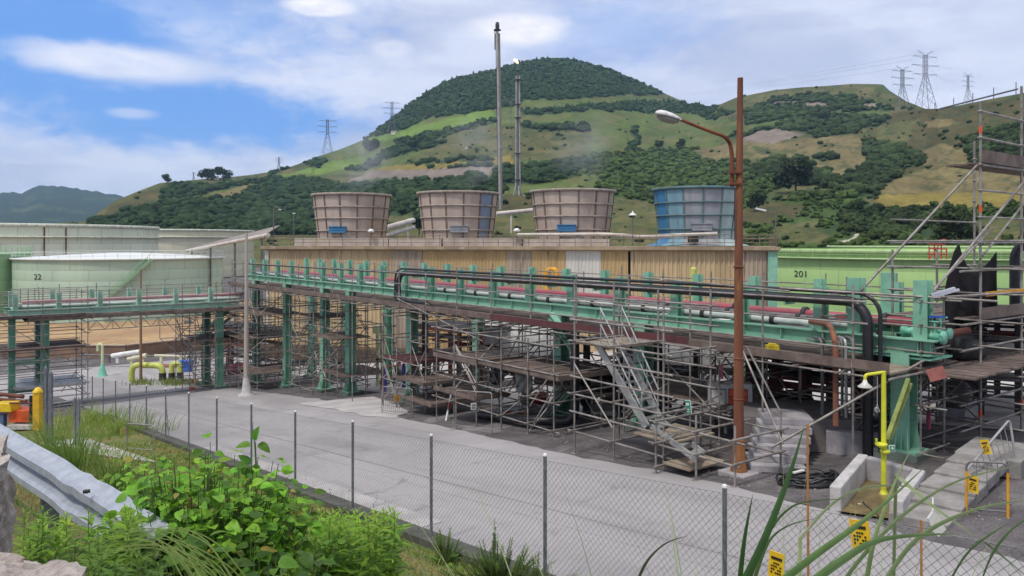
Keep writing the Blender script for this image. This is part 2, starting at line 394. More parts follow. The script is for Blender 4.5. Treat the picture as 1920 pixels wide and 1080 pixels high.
# bank
def bank_mat():
    m = bpy.data.materials.new('rough_grass_soil'); m.use_nodes = True; k = NT(m.node_tree); b = m.node_tree.nodes['Principled BSDF']; b.inputs['Roughness'].default_value = 0.95
    tcn = k.n('ShaderNodeTexCoord'); a = k.noise(tcn.outputs['Object'], 0.8, 6, 0.6, 0.4); c_ = k.noise(tcn.outputs['Object'], 14, 4, 0.7)
    c = k.mix(k.ss(a, 0.36, 0.62), (0.26, 0.19, 0.07), (0.10, 0.16, 0.028)); c = k.mix(k.m('MULTIPLY', k.ss(c_, 0.4, 0.65), 0.7), c, (0.06, 0.07, 0.02))
    k.l(c, b.inputs['Base Color']); bp = k.n('ShaderNodeBump'); bp.inputs['Strength'].default_value = 0.9; bp.inputs['Distance'].default_value = 0.05; k.l(c_, bp.inputs['Height']); k.l(bp.outputs[0], b.inputs['Normal']); return m
sheet('grass_bank', fr(-50, 12, 1.0), [-0.6, 0] + fr(0.4, 7.6, 0.4), 0.02, bank_mat())
mossy = M('mossy_concrete', (0.11, 0.11, 0.095), (0.06, 0.065, 0.05), 1.5, 0.95, fine=0.3, bump=0.3)
mb = MB()
for i, u in enumerate(fr(-46, 11, 1.0)):
    a = W(u, 7.82, gz(u, 7.82) + 0.02); b = W(u + 0.985, 7.82, gz(u + 0.985, 7.82) + 0.02); mb.bar(a, b, 0.42, 0.26)
o = mb.build('kerb', mossy); o['kind'] = 'structure'
# tan floor and retaining wall of the tank compound
earth = M('tan_earth', (0.40, 0.26, 0.14), (0.30, 0.185, 0.10), 0.08, 0.95, fine=0.2, spots=(0.2, (0.48, 0.35, 0.16), 0.5, 0.7))
mb = MB()
rows = [(84.5, 100, 0), (88, 96, 0), (105, 98, 0), (118, 101, 0), (150, 110, 0)]
vv = [(-95, 87.4, -12.6), (-43.2, 87.4, -12.6), (-32, 101, -12.5), (-26, 122, -12.4), (-20, 165, -12.4), (-130, 165, -12.4)]
mb.add([Vector(q) for q in vv], [tuple(range(6))]); o = mb.build('compound_floor', earth); o['kind'] = 'structure'
wallm = M('brown_render', (0.27, 0.17, 0.115), (0.19, 0.12, 0.085), 0.4, 0.9, spots=(0.7, (0.14, 0.09, 0.07), 0.55, 0.7))
mb = MB(); wl = [(-98, 87, 0), (-43.4, 87, 0), (-32.2, 100.6, 0), (-26.4, 122, 0)]
for a, b in zip(wl, wl[1:]): mb.bar(Vector((a[0], a[1], -12.35)), Vector((b[0], b[1], -12.35)), 0.35, 1.5)
wt_ = thing('retaining_wall', 'low brown wall round the sandy compound in front of the mint tank', 'wall', (-43.4, 87, -13.1))
mb.build('wall_face', wallm, wt_)
mb = MB()
for a, b in zip(wl, wl[1:]): mb.bar(Vector((a[0], a[1], -11.52)), Vector((b[0], b[1], -11.52)), 0.55, 0.14)
mb.build('coping', M('tan_coping', (0.5, 0.38, 0.28), None, 2, 0.9), wt_)

# ------------------------------------------------------------ hills
SKX = [-600, 0, 160, 185, 215, 255, 300, 335, 400, 430, 470, 520, 550, 600, 640, 680, 700, 740, 780, 830, 870, 925, 970, 1010, 1045, 1080, 1130, 1180, 1230, 1290, 1330, 1352, 1380, 1410, 1450, 1500, 1550, 1600, 1655, 1668, 1700, 1735, 1760, 1800, 1850, 1920, 2100, 2500]
SKY_ = [430, 425, 415, 398, 377, 360, 343, 340, 334, 332, 328, 320, 311, 292, 279, 263, 247, 216, 186, 154, 142, 130, 117, 111, 108, 112, 126, 144, 168, 194, 199, 195, 183, 177, 169, 164, 161, 157, 158, 170, 190, 204, 204, 197, 187, 174, 150, 120]
def ysky(x): return float(np.interp(x, SKX, SKY_))
def Dr(x): return float(np.interp(x, [0, 250, 500, 700, 1250, 1400, 1640, 1700, 1760, 1920, 2500], [760, 820, 1250, 1700, 1700, 1350, 1250, 1000, 760, 640, 600]))
def D0(x): return float(np.interp(x, [0, 480, 620, 900, 2500], [420, 400, 300, 215, 200]))
PW = 0.65; YB = 505.0
def Dof(x, y):
    s = max(0.0, min(1.0, (YB - y) / (YB - ysky(x)))) ** (1 / PW); return D0(x) + s * (Dr(x) - D0(x))
def HP(x, y): return P(x, y, Dof(x, y))     # a point on the hillside
WOOD, LIGHT, OLIVE, TAN, YEL, ROCK, BUSH, BROWN, PATH, BRT = range(10)
CC = {WOOD: (0.036, 0.062, 0.026), LIGHT: (0.086, 0.118, 0.032), OLIVE: (0.088, 0.094, 0.034), TAN: (0.165, 0.135, 0.062), YEL: (0.20, 0.16, 0.042), ROCK: (0.20, 0.165, 0.14),
      BUSH: (0.050, 0.085, 0.022), BROWN: (0.082, 0.072, 0.030), PATH: (0.42, 0.38, 0.31), BRT: (0.13, 0.20, 0.04)}
POLY = [
 (OLIVE, [(-700, 600), (-700, 0), (2600, 0), (2600, 600)]),
 (LIGHT, [(560, 330), (700, 240), (1000, 190), (1300, 200), (1400, 240), (1300, 300), (900, 330)]),
 (OLIVE, [(840, 245), (1000, 232), (1170, 225), (1180, 295), (930, 305), (740, 312), (800, 280)]),
 (WOOD, [(480, 345), (560, 305), (620, 296), (690, 262), (750, 246), (812, 222), (880, 214), (929, 205), (992, 188), (1083, 184), (1208, 178), (1250, 178), (1310, 200), (1340, 180), (1250, 100), (1045, 60), (800, 100), (600, 200), (560, 280)]),
 (LIGHT, [(560, 300), (612, 288), (650, 275), (700, 262), (760, 255), (740, 280), (680, 292), (600, 312)]),
 (BRT, [(767, 240), (850, 222), (925, 205), (928, 222), (860, 236), (790, 250), (700, 268), (690, 258)]),
 (LIGHT, [(979, 190), (1083, 186), (1210, 180), (1240, 187), (1100, 198), (979, 206)]),
 (WOOD, [(979, 207), (1100, 200), (1208, 190), (1300, 190), (1373, 210), (1334, 230), (1219, 214), (1170, 207), (979, 217)]),
 (LIGHT, [(979, 218), (1095, 214), (1070, 234), (979, 235)]),
 (WOOD, [(740, 264), (840, 243), (929, 221), (929, 230), (850, 252), (750, 272)]),
 (WOOD, [(979, 234), (1104, 236), (1104, 246), (979, 243)]),
 (LIGHT, [(1104, 206), (1167, 206), (1175, 280), (1108, 289)]),
 (WOOD, [(1182, 238), (1196, 236), (1196, 262), (1190, 288), (1172, 290), (1184, 262)]),
 (LIGHT, [(1192, 214), (1300, 214), (1390, 236), (1380, 250), (1290, 276), (1198, 283)]),
 (WOOD, [(770, 268), (830, 258), (815, 276), (780, 286), (740, 295), (700, 300), (720, 282)]),
 (WOOD, [(640, 305), (720, 296), (708, 312), (680, 318), (620, 322)]),
 (YEL, [(716, 312), (800, 306), (962, 292), (962, 311), (875, 317), (770, 320), (700, 322)]),
 (WOOD, [(760, 303), (860, 298), (930, 300), (925, 304), (860, 303), (780, 310)]),
 (WOOD, [(800, 316), (925, 308), (925, 313), (810, 321)]),
 (ROCK, [(640, 334), (687, 321), (800, 318), (875, 312), (929, 313), (918, 328), (790, 339), (708, 335), (650, 345), (600, 350)]),
 (OLIVE, [(600, 330), (690, 322), (640, 345), (560, 355), (500, 350)]),
 (WOOD, [(150, 430), (215, 392), (300, 355), (340, 347), (480, 338), (583, 335), (667, 347), (790, 338), (930, 330), (945, 360), (900, 420), (600, 440), (150, 460)]),
 (LIGHT, [(430, 352), (480, 345), (455, 360), (420, 372), (340, 378), (380, 362)]),
 (TAN, [(435, 352), (470, 346), (480, 350), (440, 366), (425, 372), (405, 368)]),
 (BROWN, [(205, 392), (255, 365), (300, 350), (303, 378), (240, 400), (190, 408)]),
 (BRT, [(310, 343), (345, 339), (345, 346), (312, 350)]),
 (BRT, [(525, 328), (585, 312), (582, 322), (525, 334)]),
 (BRT, [(590, 312), (615, 305), (680, 292), (692, 302), (640, 320), (588, 326)]),
 (WOOD, [(570, 300), (600, 293), (612, 300), (598, 312), (578, 310)]),
 (BUSH, [(929, 314), (1050, 300), (1117, 289), (1240, 280), (1300, 276), (1395, 302), (1500, 330), (1420, 380), (1250, 385), (1125, 365), (1000, 345)]),
 (WOOD, [(929, 320), (1060, 300), (1120, 300), (1080, 330), (1000, 345), (940, 345)]),
 (LIGHT, [(940, 352), (1040, 340), (1125, 328), (1117, 360), (945, 366)]),
 (OLIVE, [(725, 408), (775, 399), (780, 440), (700, 440)]),
 (BROWN, [(930, 368), (1000, 364), (1010, 392), (940, 396)]),
 (OLIVE, [(920, 405), (1000, 403), (1005, 450), (915, 450)]),
 (OLIVE, [(1145, 390), (1240, 384), (1240, 450), (1140, 450)]),
 # right-hand hills
 (OLIVE, [(1330, 215), (1380, 185), (1660, 158), (1740, 203), (1660, 215), (1450, 190)]),
 (WOOD, [(1396, 206), (1450, 184), (1530, 178), (1604, 181), (1681, 207), (1600, 213), (1527, 216), (1396, 234)]),
 (LIGHT, [(1396, 233), (1480, 222), (1565, 209), (1673, 209), (1665, 220), (1527, 219), (1450, 240), (1396, 250)]),
 (ROCK, [(1448, 192), (1500, 190), (1480, 198), (1450, 197)]), (ROCK, [(1505, 196), (1552, 193), (1545, 204), (1500, 201)]), (ROCK, [(1618, 193), (1650, 192), (1640, 202), (1612, 199)]),
 (WOOD, [(1357, 258), (1440, 238), (1527, 213), (1665, 221), (1665, 232), (1625, 242), (1604, 252), (1527, 258), (1490, 243), (1396, 256)]),
 (ROCK, [(1396, 256), (1450, 241), (1504, 253), (1450, 268), (1396, 266)]),
 (TAN, [(1300, 282), (1396, 262), (1450, 268), (1527, 258), (1619, 252), (1627, 310), (1565, 333), (1511, 306), (1450, 296), (1320, 300)]),
 (BROWN, [(1530, 270), (1560, 268), (1570, 276), (1535, 277)]), (WOOD, [(1525, 292), (1560, 290), (1572, 298), (1540, 303)]), (OLIVE, [(1400, 270), (1460, 280), (1500, 290), (1420, 290)]),
 (BROWN, [(1620, 262), (1665, 225), (1673, 213), (1735, 205), (2600, 100), (2600, 310), (1840, 300), (1740, 315), (1660, 340), (1630, 300)]),
 (TAN, [(1735, 228), (1790, 224), (1800, 232), (1745, 236)]), (TAN, [(1700, 290), (1760, 268), (1830, 285), (1800, 312), (1740, 315)]), (WOOD, [(1810, 262), (1920, 240), (2100, 240), (2100, 300), (1900, 330), (1800, 325), (1830, 300)]),
 (OLIVE, [(1650, 235), (1720, 222), (1700, 262), (1640, 268)]),
 (WOOD, [(1400, 320), (1450, 296), (1511, 300), (1565, 335), (1600, 330), (1627, 312), (1620, 262), (1665, 268), (1740, 296), (1730, 312), (1696, 318), (1673, 342), (1652, 350), (1650, 372), (1600, 370), (1530, 350), (1450, 335), (1400, 345)]),
 (TAN, [(1654, 346), (1739, 318), (1835, 312), (2600, 320), (2600, 358), (1660, 362)]),
 (YEL, [(1648, 364), (1920, 357), (2600, 360), (2600, 392), (1750, 386), (1658, 396)]),
 (BUSH, [(1396, 370), (1507, 372), (1604, 368), (1658, 396), (1750, 387), (2600, 392), (2600, 520), (1396, 520)]),
 (OLIVE, [(1460, 420), (1530, 415), (1560, 455), (1440, 460)]), (BROWN, [(1434, 376), (1519, 387), (1490, 408), (1425, 425), (1396, 425), (1396, 390)]),
 (WOOD, [(1600, 385), (1660, 398), (1720, 395), (1760, 440), (1640, 450), (1560, 430)]),
 (PATH, [(1562, 455), (1590, 449), (1606, 438), (1608, 442), (1592, 458), (1565, 462)]), (ROCK, [(1718, 405), (1750, 402), (1745, 412), (1715, 420)]),
 (OLIVE, [(1800, 415), (1920, 410), (1920, 460), (1820, 460)]),
]
def inpoly(px, py, poly):
    poly = np.array(poly, float); n = len(poly); ins = np.zeros(px.shape, bool); j = n - 1
    for i in range(n):
        xi, yi = poly[i]; xj, yj = poly[j]
        c = ((yi > py) != (yj > py)) & (px < (xj - xi) * (py - yi) / ((yj - yi) if yj != yi else 1e-9) + xi); ins ^= c; j = i
    return ins
def nz2(x, y, seed):        # cheap value noise, vectorised
    x = np.asarray(x, float); y = np.asarray(y, float)
    def h(i, j): q = np.sin(i * 127.1 + j * 311.7 + seed * 74.7) * 43758.5453; return q - np.floor(q)
    i = np.floor(x); j = np.floor(y); fx = x - i; fy = y - j; fx = fx * fx * (3 - 2 * fx); fy = fy * fy * (3 - 2 * fy)
    return (h(i, j) * (1 - fx) + h(i + 1, j) * fx) * (1 - fy) + (h(i, j + 1) * (1 - fx) + h(i + 1, j + 1) * fx) * fy
def fbm(x, y, seed, o=4):
    s = 0; a = 0.5; 
    for k in range(o): s = s + a * nz2(x * 2 ** k, y * 2 ** k, seed + k); a *= 0.5
    return s / (1 - 0.5 ** o)
def cover_at(x, y):
    x = np.asarray(x, float); y = np.asarray(y, float)
    wx = x + (fbm(x / 26, y / 14, 1) - 0.5) * 26; wy = y + (fbm(x / 26, y / 14, 5) - 0.5) * 11
    cls = np.zeros(x.shape, int) + OLIVE
    for c, p in POLY: cls[inpoly(wx, wy, p)] = c
    return cls
xs = np.concatenate([np.arange(-700, -40, 30), np.arange(-40, 1960, 4.0), np.arange(1960, 2700, 30)])
NR = 150; gs = np.linspace(0, 1, NR)
XX = np.repeat(xs, NR); GG = np.tile(gs, len(xs))
d0 = np.array([D0(x) for x in xs]); dr = np.array([Dr(x) for x in xs]); ys_ = np.array([ysky(x) for x in xs])
DD = np.repeat(d0, NR) + GG ** (1 / PW) * np.repeat(dr - d0, NR)
YY = YB + (np.repeat(ys_, NR) - YB) * GG
cls = cover_at(XX, YY)
lut = np.array([CC[k] for k in range(10)]); colr = lut[cls]
var = fbm(XX / 40, YY / 12, 11); var2 = fbm(XX / 9, YY / 5, 21)
colr = colr * (0.72 + 0.55 * var)[:, None] * (0.8 + 0.4 * var2)[:, None]
mott = (fbm(XX / 16, YY / 6, 31) > 0.60) & np.isin(cls, [OLIVE, TAN, BROWN, BUSH]); colr[mott] = colr[mott] * 0.45 + np.array(CC[WOOD]) * 0.55
mott2 = (fbm(XX / 30, YY / 7, 41) > 0.58) & np.isin(cls, [OLIVE, LIGHT]); colr[mott2] = colr[mott2] * 0.6 + np.array(CC[TAN]) * 0.4
bumpy = (fbm(XX / 14, YY / 9, 51, 3) - 0.5) * 5.0 * np.minimum(1, (1 - GG) * 6 + 0.12) * np.minimum(1, GG * 8)
YV = YY - bumpy * np.where(np.isin(cls, [WOOD, BUSH]), 1.3, 0.55)
px = (XX - HX) / F * DD; pz = (HY - YV) / F * DD
V3 = np.stack([px, DD, pz], 1); nx = len(xs)
# front skirt below ground and the far side of the ridge
fr_ = np.stack([(xs - HX) / F * (d0 - 12), d0 - 12, np.full(nx, -16.0)], 1)
bk1 = np.stack([(xs - HX) / F * dr * 1.12, dr * 1.12, (HY - ys_ - 14) / F * dr * 1.12], 1)
bk2 = np.stack([(xs - HX) / F * dr * 1.7, dr * 1.7, np.full(nx, -30.0)], 1)
grid = np.concatenate([fr_[:, None], V3.reshape(nx, NR, 3), bk1[:, None], bk2[:, None]], 1); RR = NR + 3
cg = colr.reshape(nx, NR, 3); cg = np.concatenate([cg[:, :1], cg, cg[:, -1:], cg[:, -1:]], 1)
def grid_mesh(name, grid, cg, mat):
    a, b = grid.shape[:2]; me = bpy.data.meshes.new(name)
    idx = np.arange(a * b).reshape(a, b); q = np.stack([idx[:-1, :-1], idx[1:, :-1], idx[1:, 1:], idx[:-1, 1:]], -1).reshape(-1, 4)
    me.vertices.add(a * b); me.vertices.foreach_set('co', grid.reshape(-1).astype(np.float32)); me.loops.add(q.size); me.loops.foreach_set('vertex_index', q.reshape(-1).astype(np.int32))
    me.polygons.add(len(q)); me.polygons.foreach_set('loop_start', np.arange(0, q.size, 4, dtype=np.int32)); me.polygons.foreach_set('loop_total', np.full(len(q), 4, np.int32))
    me.polygons.foreach_set('use_smooth', np.ones(len(q), bool)); me.update(calc_edges=True)
    ca = me.color_attributes.new('cover', 'FLOAT_COLOR', 'POINT'); ca.data.foreach_set('color', np.concatenate([cg.reshape(-1, 3), np.ones((a * b, 1))], 1).reshape(-1).astype(np.float32))
    me.materials.append(mat); o = bpy.data.objects.new(name, me); COL.objects.link(o); return o
def cover_mat(name, s1, s2, bump=0.6):
    m = bpy.data.materials.new(name); m.use_nodes = True; k = NT(m.node_tree); b = m.node_tree.nodes['Principled BSDF']; b.inputs['Roughness'].default_value = 0.95; b.inputs['Specular IOR Level'].default_value = 0.1
    at = k.n('ShaderNodeAttribute', attribute_name='cover'); tcn = k.n('ShaderNodeTexCoord')
    a = k.noise(tcn.outputs['Object'], s1, 6, 0.65, 0.3); c_ = k.noise(tcn.outputs['Object'], s2, 5, 0.7)
    f = k.m('MULTIPLY', k.m('ADD', 0.55, k.m('MULTIPLY', a, 0.9)), k.m('ADD', 0.5, c_))
    mx = k.n('ShaderNodeVectorMath', operation='SCALE'); k.l(at.outputs['Color'], mx.inputs[0]); k.l(f, mx.inputs['Scale'])
    k.l(mx.outputs[0], b.inputs['Base Color']); bp = k.n('ShaderNodeBump'); bp.inputs['Strength'].default_value = bump; bp.inputs['Distance'].default_value = 1.5; k.l(c_, bp.inputs['Height']); k.l(bp.outputs[0], b.inputs['Normal']); return m
hm = cover_mat('hill_cover', 0.03, 0.22)
o = grid_mesh('hills', grid, cg, hm); o['kind'] = 'structure'
# far blue hill on the left
FX = np.arange(-900, 420, 6.0); FS = np.interp(FX, [-900, -200, 0, 20, 40, 60, 80, 100, 130, 160, 200, 230, 300, 420], [420, 372, 364, 360, 362, 352, 347, 348, 352, 357, 362, 369, 395, 430])
FS = FS + (fbm(FX / 9, FX * 0, 3, 4) - 0.5) * 7
rows_ = []
for k in range(40):
    t = k / 39; D = 2600 + 1900 * t; y = 440 + (FS - 440) * t ** 0.8 + (fbm(FX / 12, np.full(FX.shape, t * 14), 8) - 0.5) * 7 * (1 - t) ; rows_.append(np.stack([(FX - HX) / F * D, np.full(FX.shape, D), (HY - y) / F * D], 1))
rows_.append(np.stack([(FX - HX) / F * 6500, np.full(FX.shape, 6500.), np.full(FX.shape, 0.0)], 1))
fg = np.stack(rows_, 1); fc = np.zeros(fg.shape) + np.array(CC[WOOD]) * 0.55
hv = fbm(np.repeat(FX[:, None], 41, 1) / 30, np.tile(np.arange(41.) / 3, (len(FX), 1)), 14); fc = fc * (0.6 + 0.9 * hv)[..., None]; fc[hv > 0.66] = np.array(CC[LIGHT]) * 0.6
o = grid_mesh('far_hill', fg, fc, cover_mat('far_hill_cover', 0.012, 0.05)); o['kind'] = 'structure'

# ------------------------------------------------------------ woodland on the hills (one uncountable mass)
def ico(sub):
    bm = bmesh.new(); bmesh.ops.create_icosphere(bm, subdivisions=sub, radius=1); bm.verts.ensure_lookup_table()
    v = np.array([q.co[:] for q in bm.verts]); f = np.array([[q.index for q in ff.verts] for ff in bm.faces]); bm.free(); return v, f
IV, IF = ico(2)
IVS, IFS = ico(1)
def blob_variants(n, vv, conif=False):
    out = []
    for k in range(n):
        r = 1 + (rng.random(len(vv)) - 0.5) * 0.62; q = vv * r[:, None]
        if conif: q[:, :2] *= (1.0 - 0.75 * (q[:, 2:3] * 0.5 + 0.5)); q[:, 2] *= 1.25
        out.append(q)
    return out
B_far = blob_variants(8, IV); B_con = blob_variants(6, IV, True); B_s = blob_variants(8, IVS)
TV, TF, TC = [], [], []; base = 0
def put_blob(var, faces, c, rx, ry, rz, colr_):
    global base
    a = rng.random() * 6.28; ca, sa = math.cos(a), math.sin(a); q = var * np.array([rx, ry, rz])
    q = np.stack([q[:, 0] * ca - q[:, 1] * sa, q[:, 0] * sa + q[:, 1] * ca, q[:, 2]], 1) + np.array(c)
    TV.append(q); TF.append(faces + base); base += len(q)
    TC.append(np.tile(np.array(colr_), (len(q), 1)) * (0.85 + 0.3 * rng.random(len(q)))[:, None])
NT_ = 110000
tx = rng.random(NT_) * 2100 - 80; ty = 100 + rng.random(NT_) * 370
tcls = cover_at(tx, ty); made = 0
for x, y, c in zip(tx, ty, tcls):
    ys0 = ysky(x)
    if y < ys0 + 1: continue
    D = Dof(x, y)
    if c == WOOD: pr = 1.0
    elif c == BUSH: pr = 0.8
    elif c in (OLIVE, BROWN): pr = 0.06
    elif c in (LIGHT, TAN): pr = 0.012
    else: continue
    if rng.random() > pr * min(1, (D / 1500) ** 1.5 + 0.012): continue
    if x > 1740 and y < 340 and c == WOOD: pr = 0.3
    if made > 11000: break
    made += 1
    hgt = (3.6 + 5.2 * rng.random() ** 1.6) * (0.75 if c != WOOD else 1.0) * (0.62 if D < 450 else 1.0)
    if c in (OLIVE, BROWN, LIGHT, TAN): hgt *= .35 + .5 * rng.random()
    p = P(x, y, D); t = 0.6 + 0.75 * rng.random() ** 1.5 + 0.35 * nz2(x / 45, y / 18, 77)
    cb = (0.040 * t, 0.070 * t, 0.028 * t) if (c == WOOD and x < 1330) else ((0.070 * t, 0.108 * t, 0.030 * t) if c == BUSH else (0.050 * t, 0.076 * t, 0.028 * t))
    conif = c == WOOD and y < 215 and x < 1330 and rng.random() < 0.35
    if D > 620:
        wd = hgt * (0.34 if conif else 0.5)
        if conif: put_blob(B_con[rng.integers(6)], IF, (p.x, p.y, p.z + hgt * 0.45), wd * 1.3, wd * 1.3, hgt * 0.5, cb)
        else: put_blob(B_far[rng.integers(8)], IF, (p.x, p.y, p.z + hgt * 0.3), wd * 1.2, wd * 1.2, hgt * 0.42, cb)
    else:
        nb = 9
        for k in range(nb):
            a = rng.random() * 6.28; rr = hgt * 0.62 * math.sqrt(rng.random()); zz_ = hgt * (0.15 + 0.6 * rng.random() * (1 - rr / hgt))
            s_ = hgt * (0.16 + 0.13 * rng.random()); tt = 0.8 + 0.5 * rng.random()
            put_blob(B_far[rng.integers(8)], IF, (p.x + math.cos(a) * rr, p.y + math.sin(a) * rr, p.z + zz_), s_ * 1.2, s_ * 1.2, s_, tuple(q * tt for q in cb))
def tri_mesh(name, tv, tf, tcol, mat):
    v = np.concatenate(tv); f = np.concatenate(tf); c = np.concatenate(tcol); me = bpy.data.meshes.new(name)
    me.vertices.add(len(v)); me.vertices.foreach_set('co', v.reshape(-1).astype(np.float32)); me.loops.add(f.size); me.loops.foreach_set('vertex_index', f.reshape(-1).astype(np.int32))
    k = f.shape[1]; me.polygons.add(len(f)); me.polygons.foreach_set('loop_start', np.arange(0, f.size, k, dtype=np.int32)); me.polygons.foreach_set('loop_total', np.full(len(f), k, np.int32)); me.update(calc_edges=True)
    ca = me.color_attributes.new('cover', 'FLOAT_COLOR', 'POINT'); ca.data.foreach_set('color', np.concatenate([c, np.ones((len(c), 1))], 1).reshape(-1).astype(np.float32))
    me.materials.append(mat); return me
tm = cover_mat('tree_foliage', 0.3, 1.6, 1.0)
o = bpy.data.objects.new('woodland', tri_mesh('woodland', TV, TF, TC, tm)); COL.objects.link(o)
tag(o, 'dark woods, hedges and scrub covering the green hillside', 'woodland', kind='stuff')

# ------------------------------------------------------------ single trees one can point to
bark = M('bark', (0.06, 0.045, 0.03), None, 3, 0.9)
leafm = cover_mat('leaf_clumps', 1.5, 6.0, 0.3)
def leafy_tree(x, ybase, hpx, wpx, label, name='broadleaf_tree', tint=(0.03, 0.05, 0.018), D=None, n=900, group=None):
    D = D or Dof(x, ybase); p = P(x, ybase, D); H_ = hpx / F * D; Wd = wpx / F * D
    t = thing(name, label, 'tree', p, group)
    mb = MB(); mb.tube(p - Vector((0, 0, 0.4)), p + Vector((0, 0, H_ * 0.55)), H_ * 0.03, 7, H_ * 0.012)
    for k in range(4):
        a = k * 1.6 + rng.random(); mb.tube(p + Vector((0, 0, H_ * (0.25 + 0.07 * k))), p + Vector((math.cos(a) * Wd * .3, math.sin(a) * Wd * .3, H_ * (0.5 + .08 * k))), H_ * 0.012, 5, H_ * 0.004)
    mb.build('trunk', bark, t)
    cen = [(math.cos(a_) * Wd * .3 * r_, math.sin(a_) * Wd * .3 * r_, H_ * zc) for a_, r_, zc in [(rng.random() * 6.3, rng.random() ** .5 , 0.3 + 0.52 * rng.random()) for _ in range(11)]]
    vs = []; cs = []; s_ = Wd * 0.04
    for k in range(n):
        c = cen[rng.integers(len(cen))]; d = rng.normal(size=3); d /= np.linalg.norm(d); r = Wd * 0.21 * (0.55 + 0.45 * rng.random())
        q = np.array(c) + d * np.array([r, r, r * 0.8]); a1 = rng.normal(size=3); a1 /= np.linalg.norm(a1); a2 = np.cross(a1, rng.normal(size=3)); a2 /= np.linalg.norm(a2)
        sz = s_ * (0.7 + 0.8 * rng.random()); vs.append([q - a1 * sz, q + a2 * sz * .8, q + a1 * sz, q - a2 * sz * .8]); cs.append(np.tile(np.array(tint) * (0.7 + 0.9 * rng.random()), (4, 1)))
    v = np.array(vs).reshape(-1, 3); f = np.arange(len(v)).reshape(-1, 4)
    me = tri_mesh('crown', [v], [f], cs, leafm); o = bpy.data.objects.new('crown', me); COL.objects.link(o); o.parent = t
    return t
G_ = 'single trees on the hillside'
leafy_tree(312, 343, 17, 21, 'small round tree alone on the left end of the skyline', group=G_)
leafy_tree(388, 336, 19, 38, 'left tree of the pair on the skyline beside a white house', group=G_)
leafy_tree(418, 337, 26, 40, 'tallest dark tree on the skyline right of its paler neighbour', group=G_)
leafy_tree(786, 440, 48, 30, 'dark bushy conifer between the first two fan stacks', 'conifer', (0.014, 0.026, 0.012), D=300, group=G_)
leafy_tree(1236, 281, 20, 20, 'small round tree below the street light head', group=G_)
leafy_tree(1277, 281, 24, 24, 'pointed tree beside the small mast on the field edge', group=G_)
leafy_tree(1545, 228, 20, 30, 'dark round tree on the hedge line below the right hill', group=G_)
leafy_tree(1492, 362, 66, 88, 'large dark tree in the gully right of the rusty pole', tint=(0.026, 0.036, 0.016), n=1500, group=G_)
leafy_tree(1416, 397, 40, 42, 'dark tree just right of the rusty pole above the brown slope', tint=(0.024, 0.034, 0.016), group=G_)
leafy_tree(1790, 458, 66, 95, 'broad bushy tree standing behind the bright green tank', tint=(0.04, 0.055, 0.02), n=1500, group=G_)
leafy_tree(1607, 398, 22, 34, 'rounded bush at the left end of the yellow field', tint=(0.035, 0.06, 0.018), group=G_)
leafy_tree(697, 284, 22, 40, 'dark tree clump in the field left of the tall flare stack', tint=(0.022, 0.04, 0.014), group=G_)
leafy_tree(775, 281, 16, 26, 'small tree on the hedge right of the dark clump', tint=(0.022, 0.04, 0.014), group=G_)
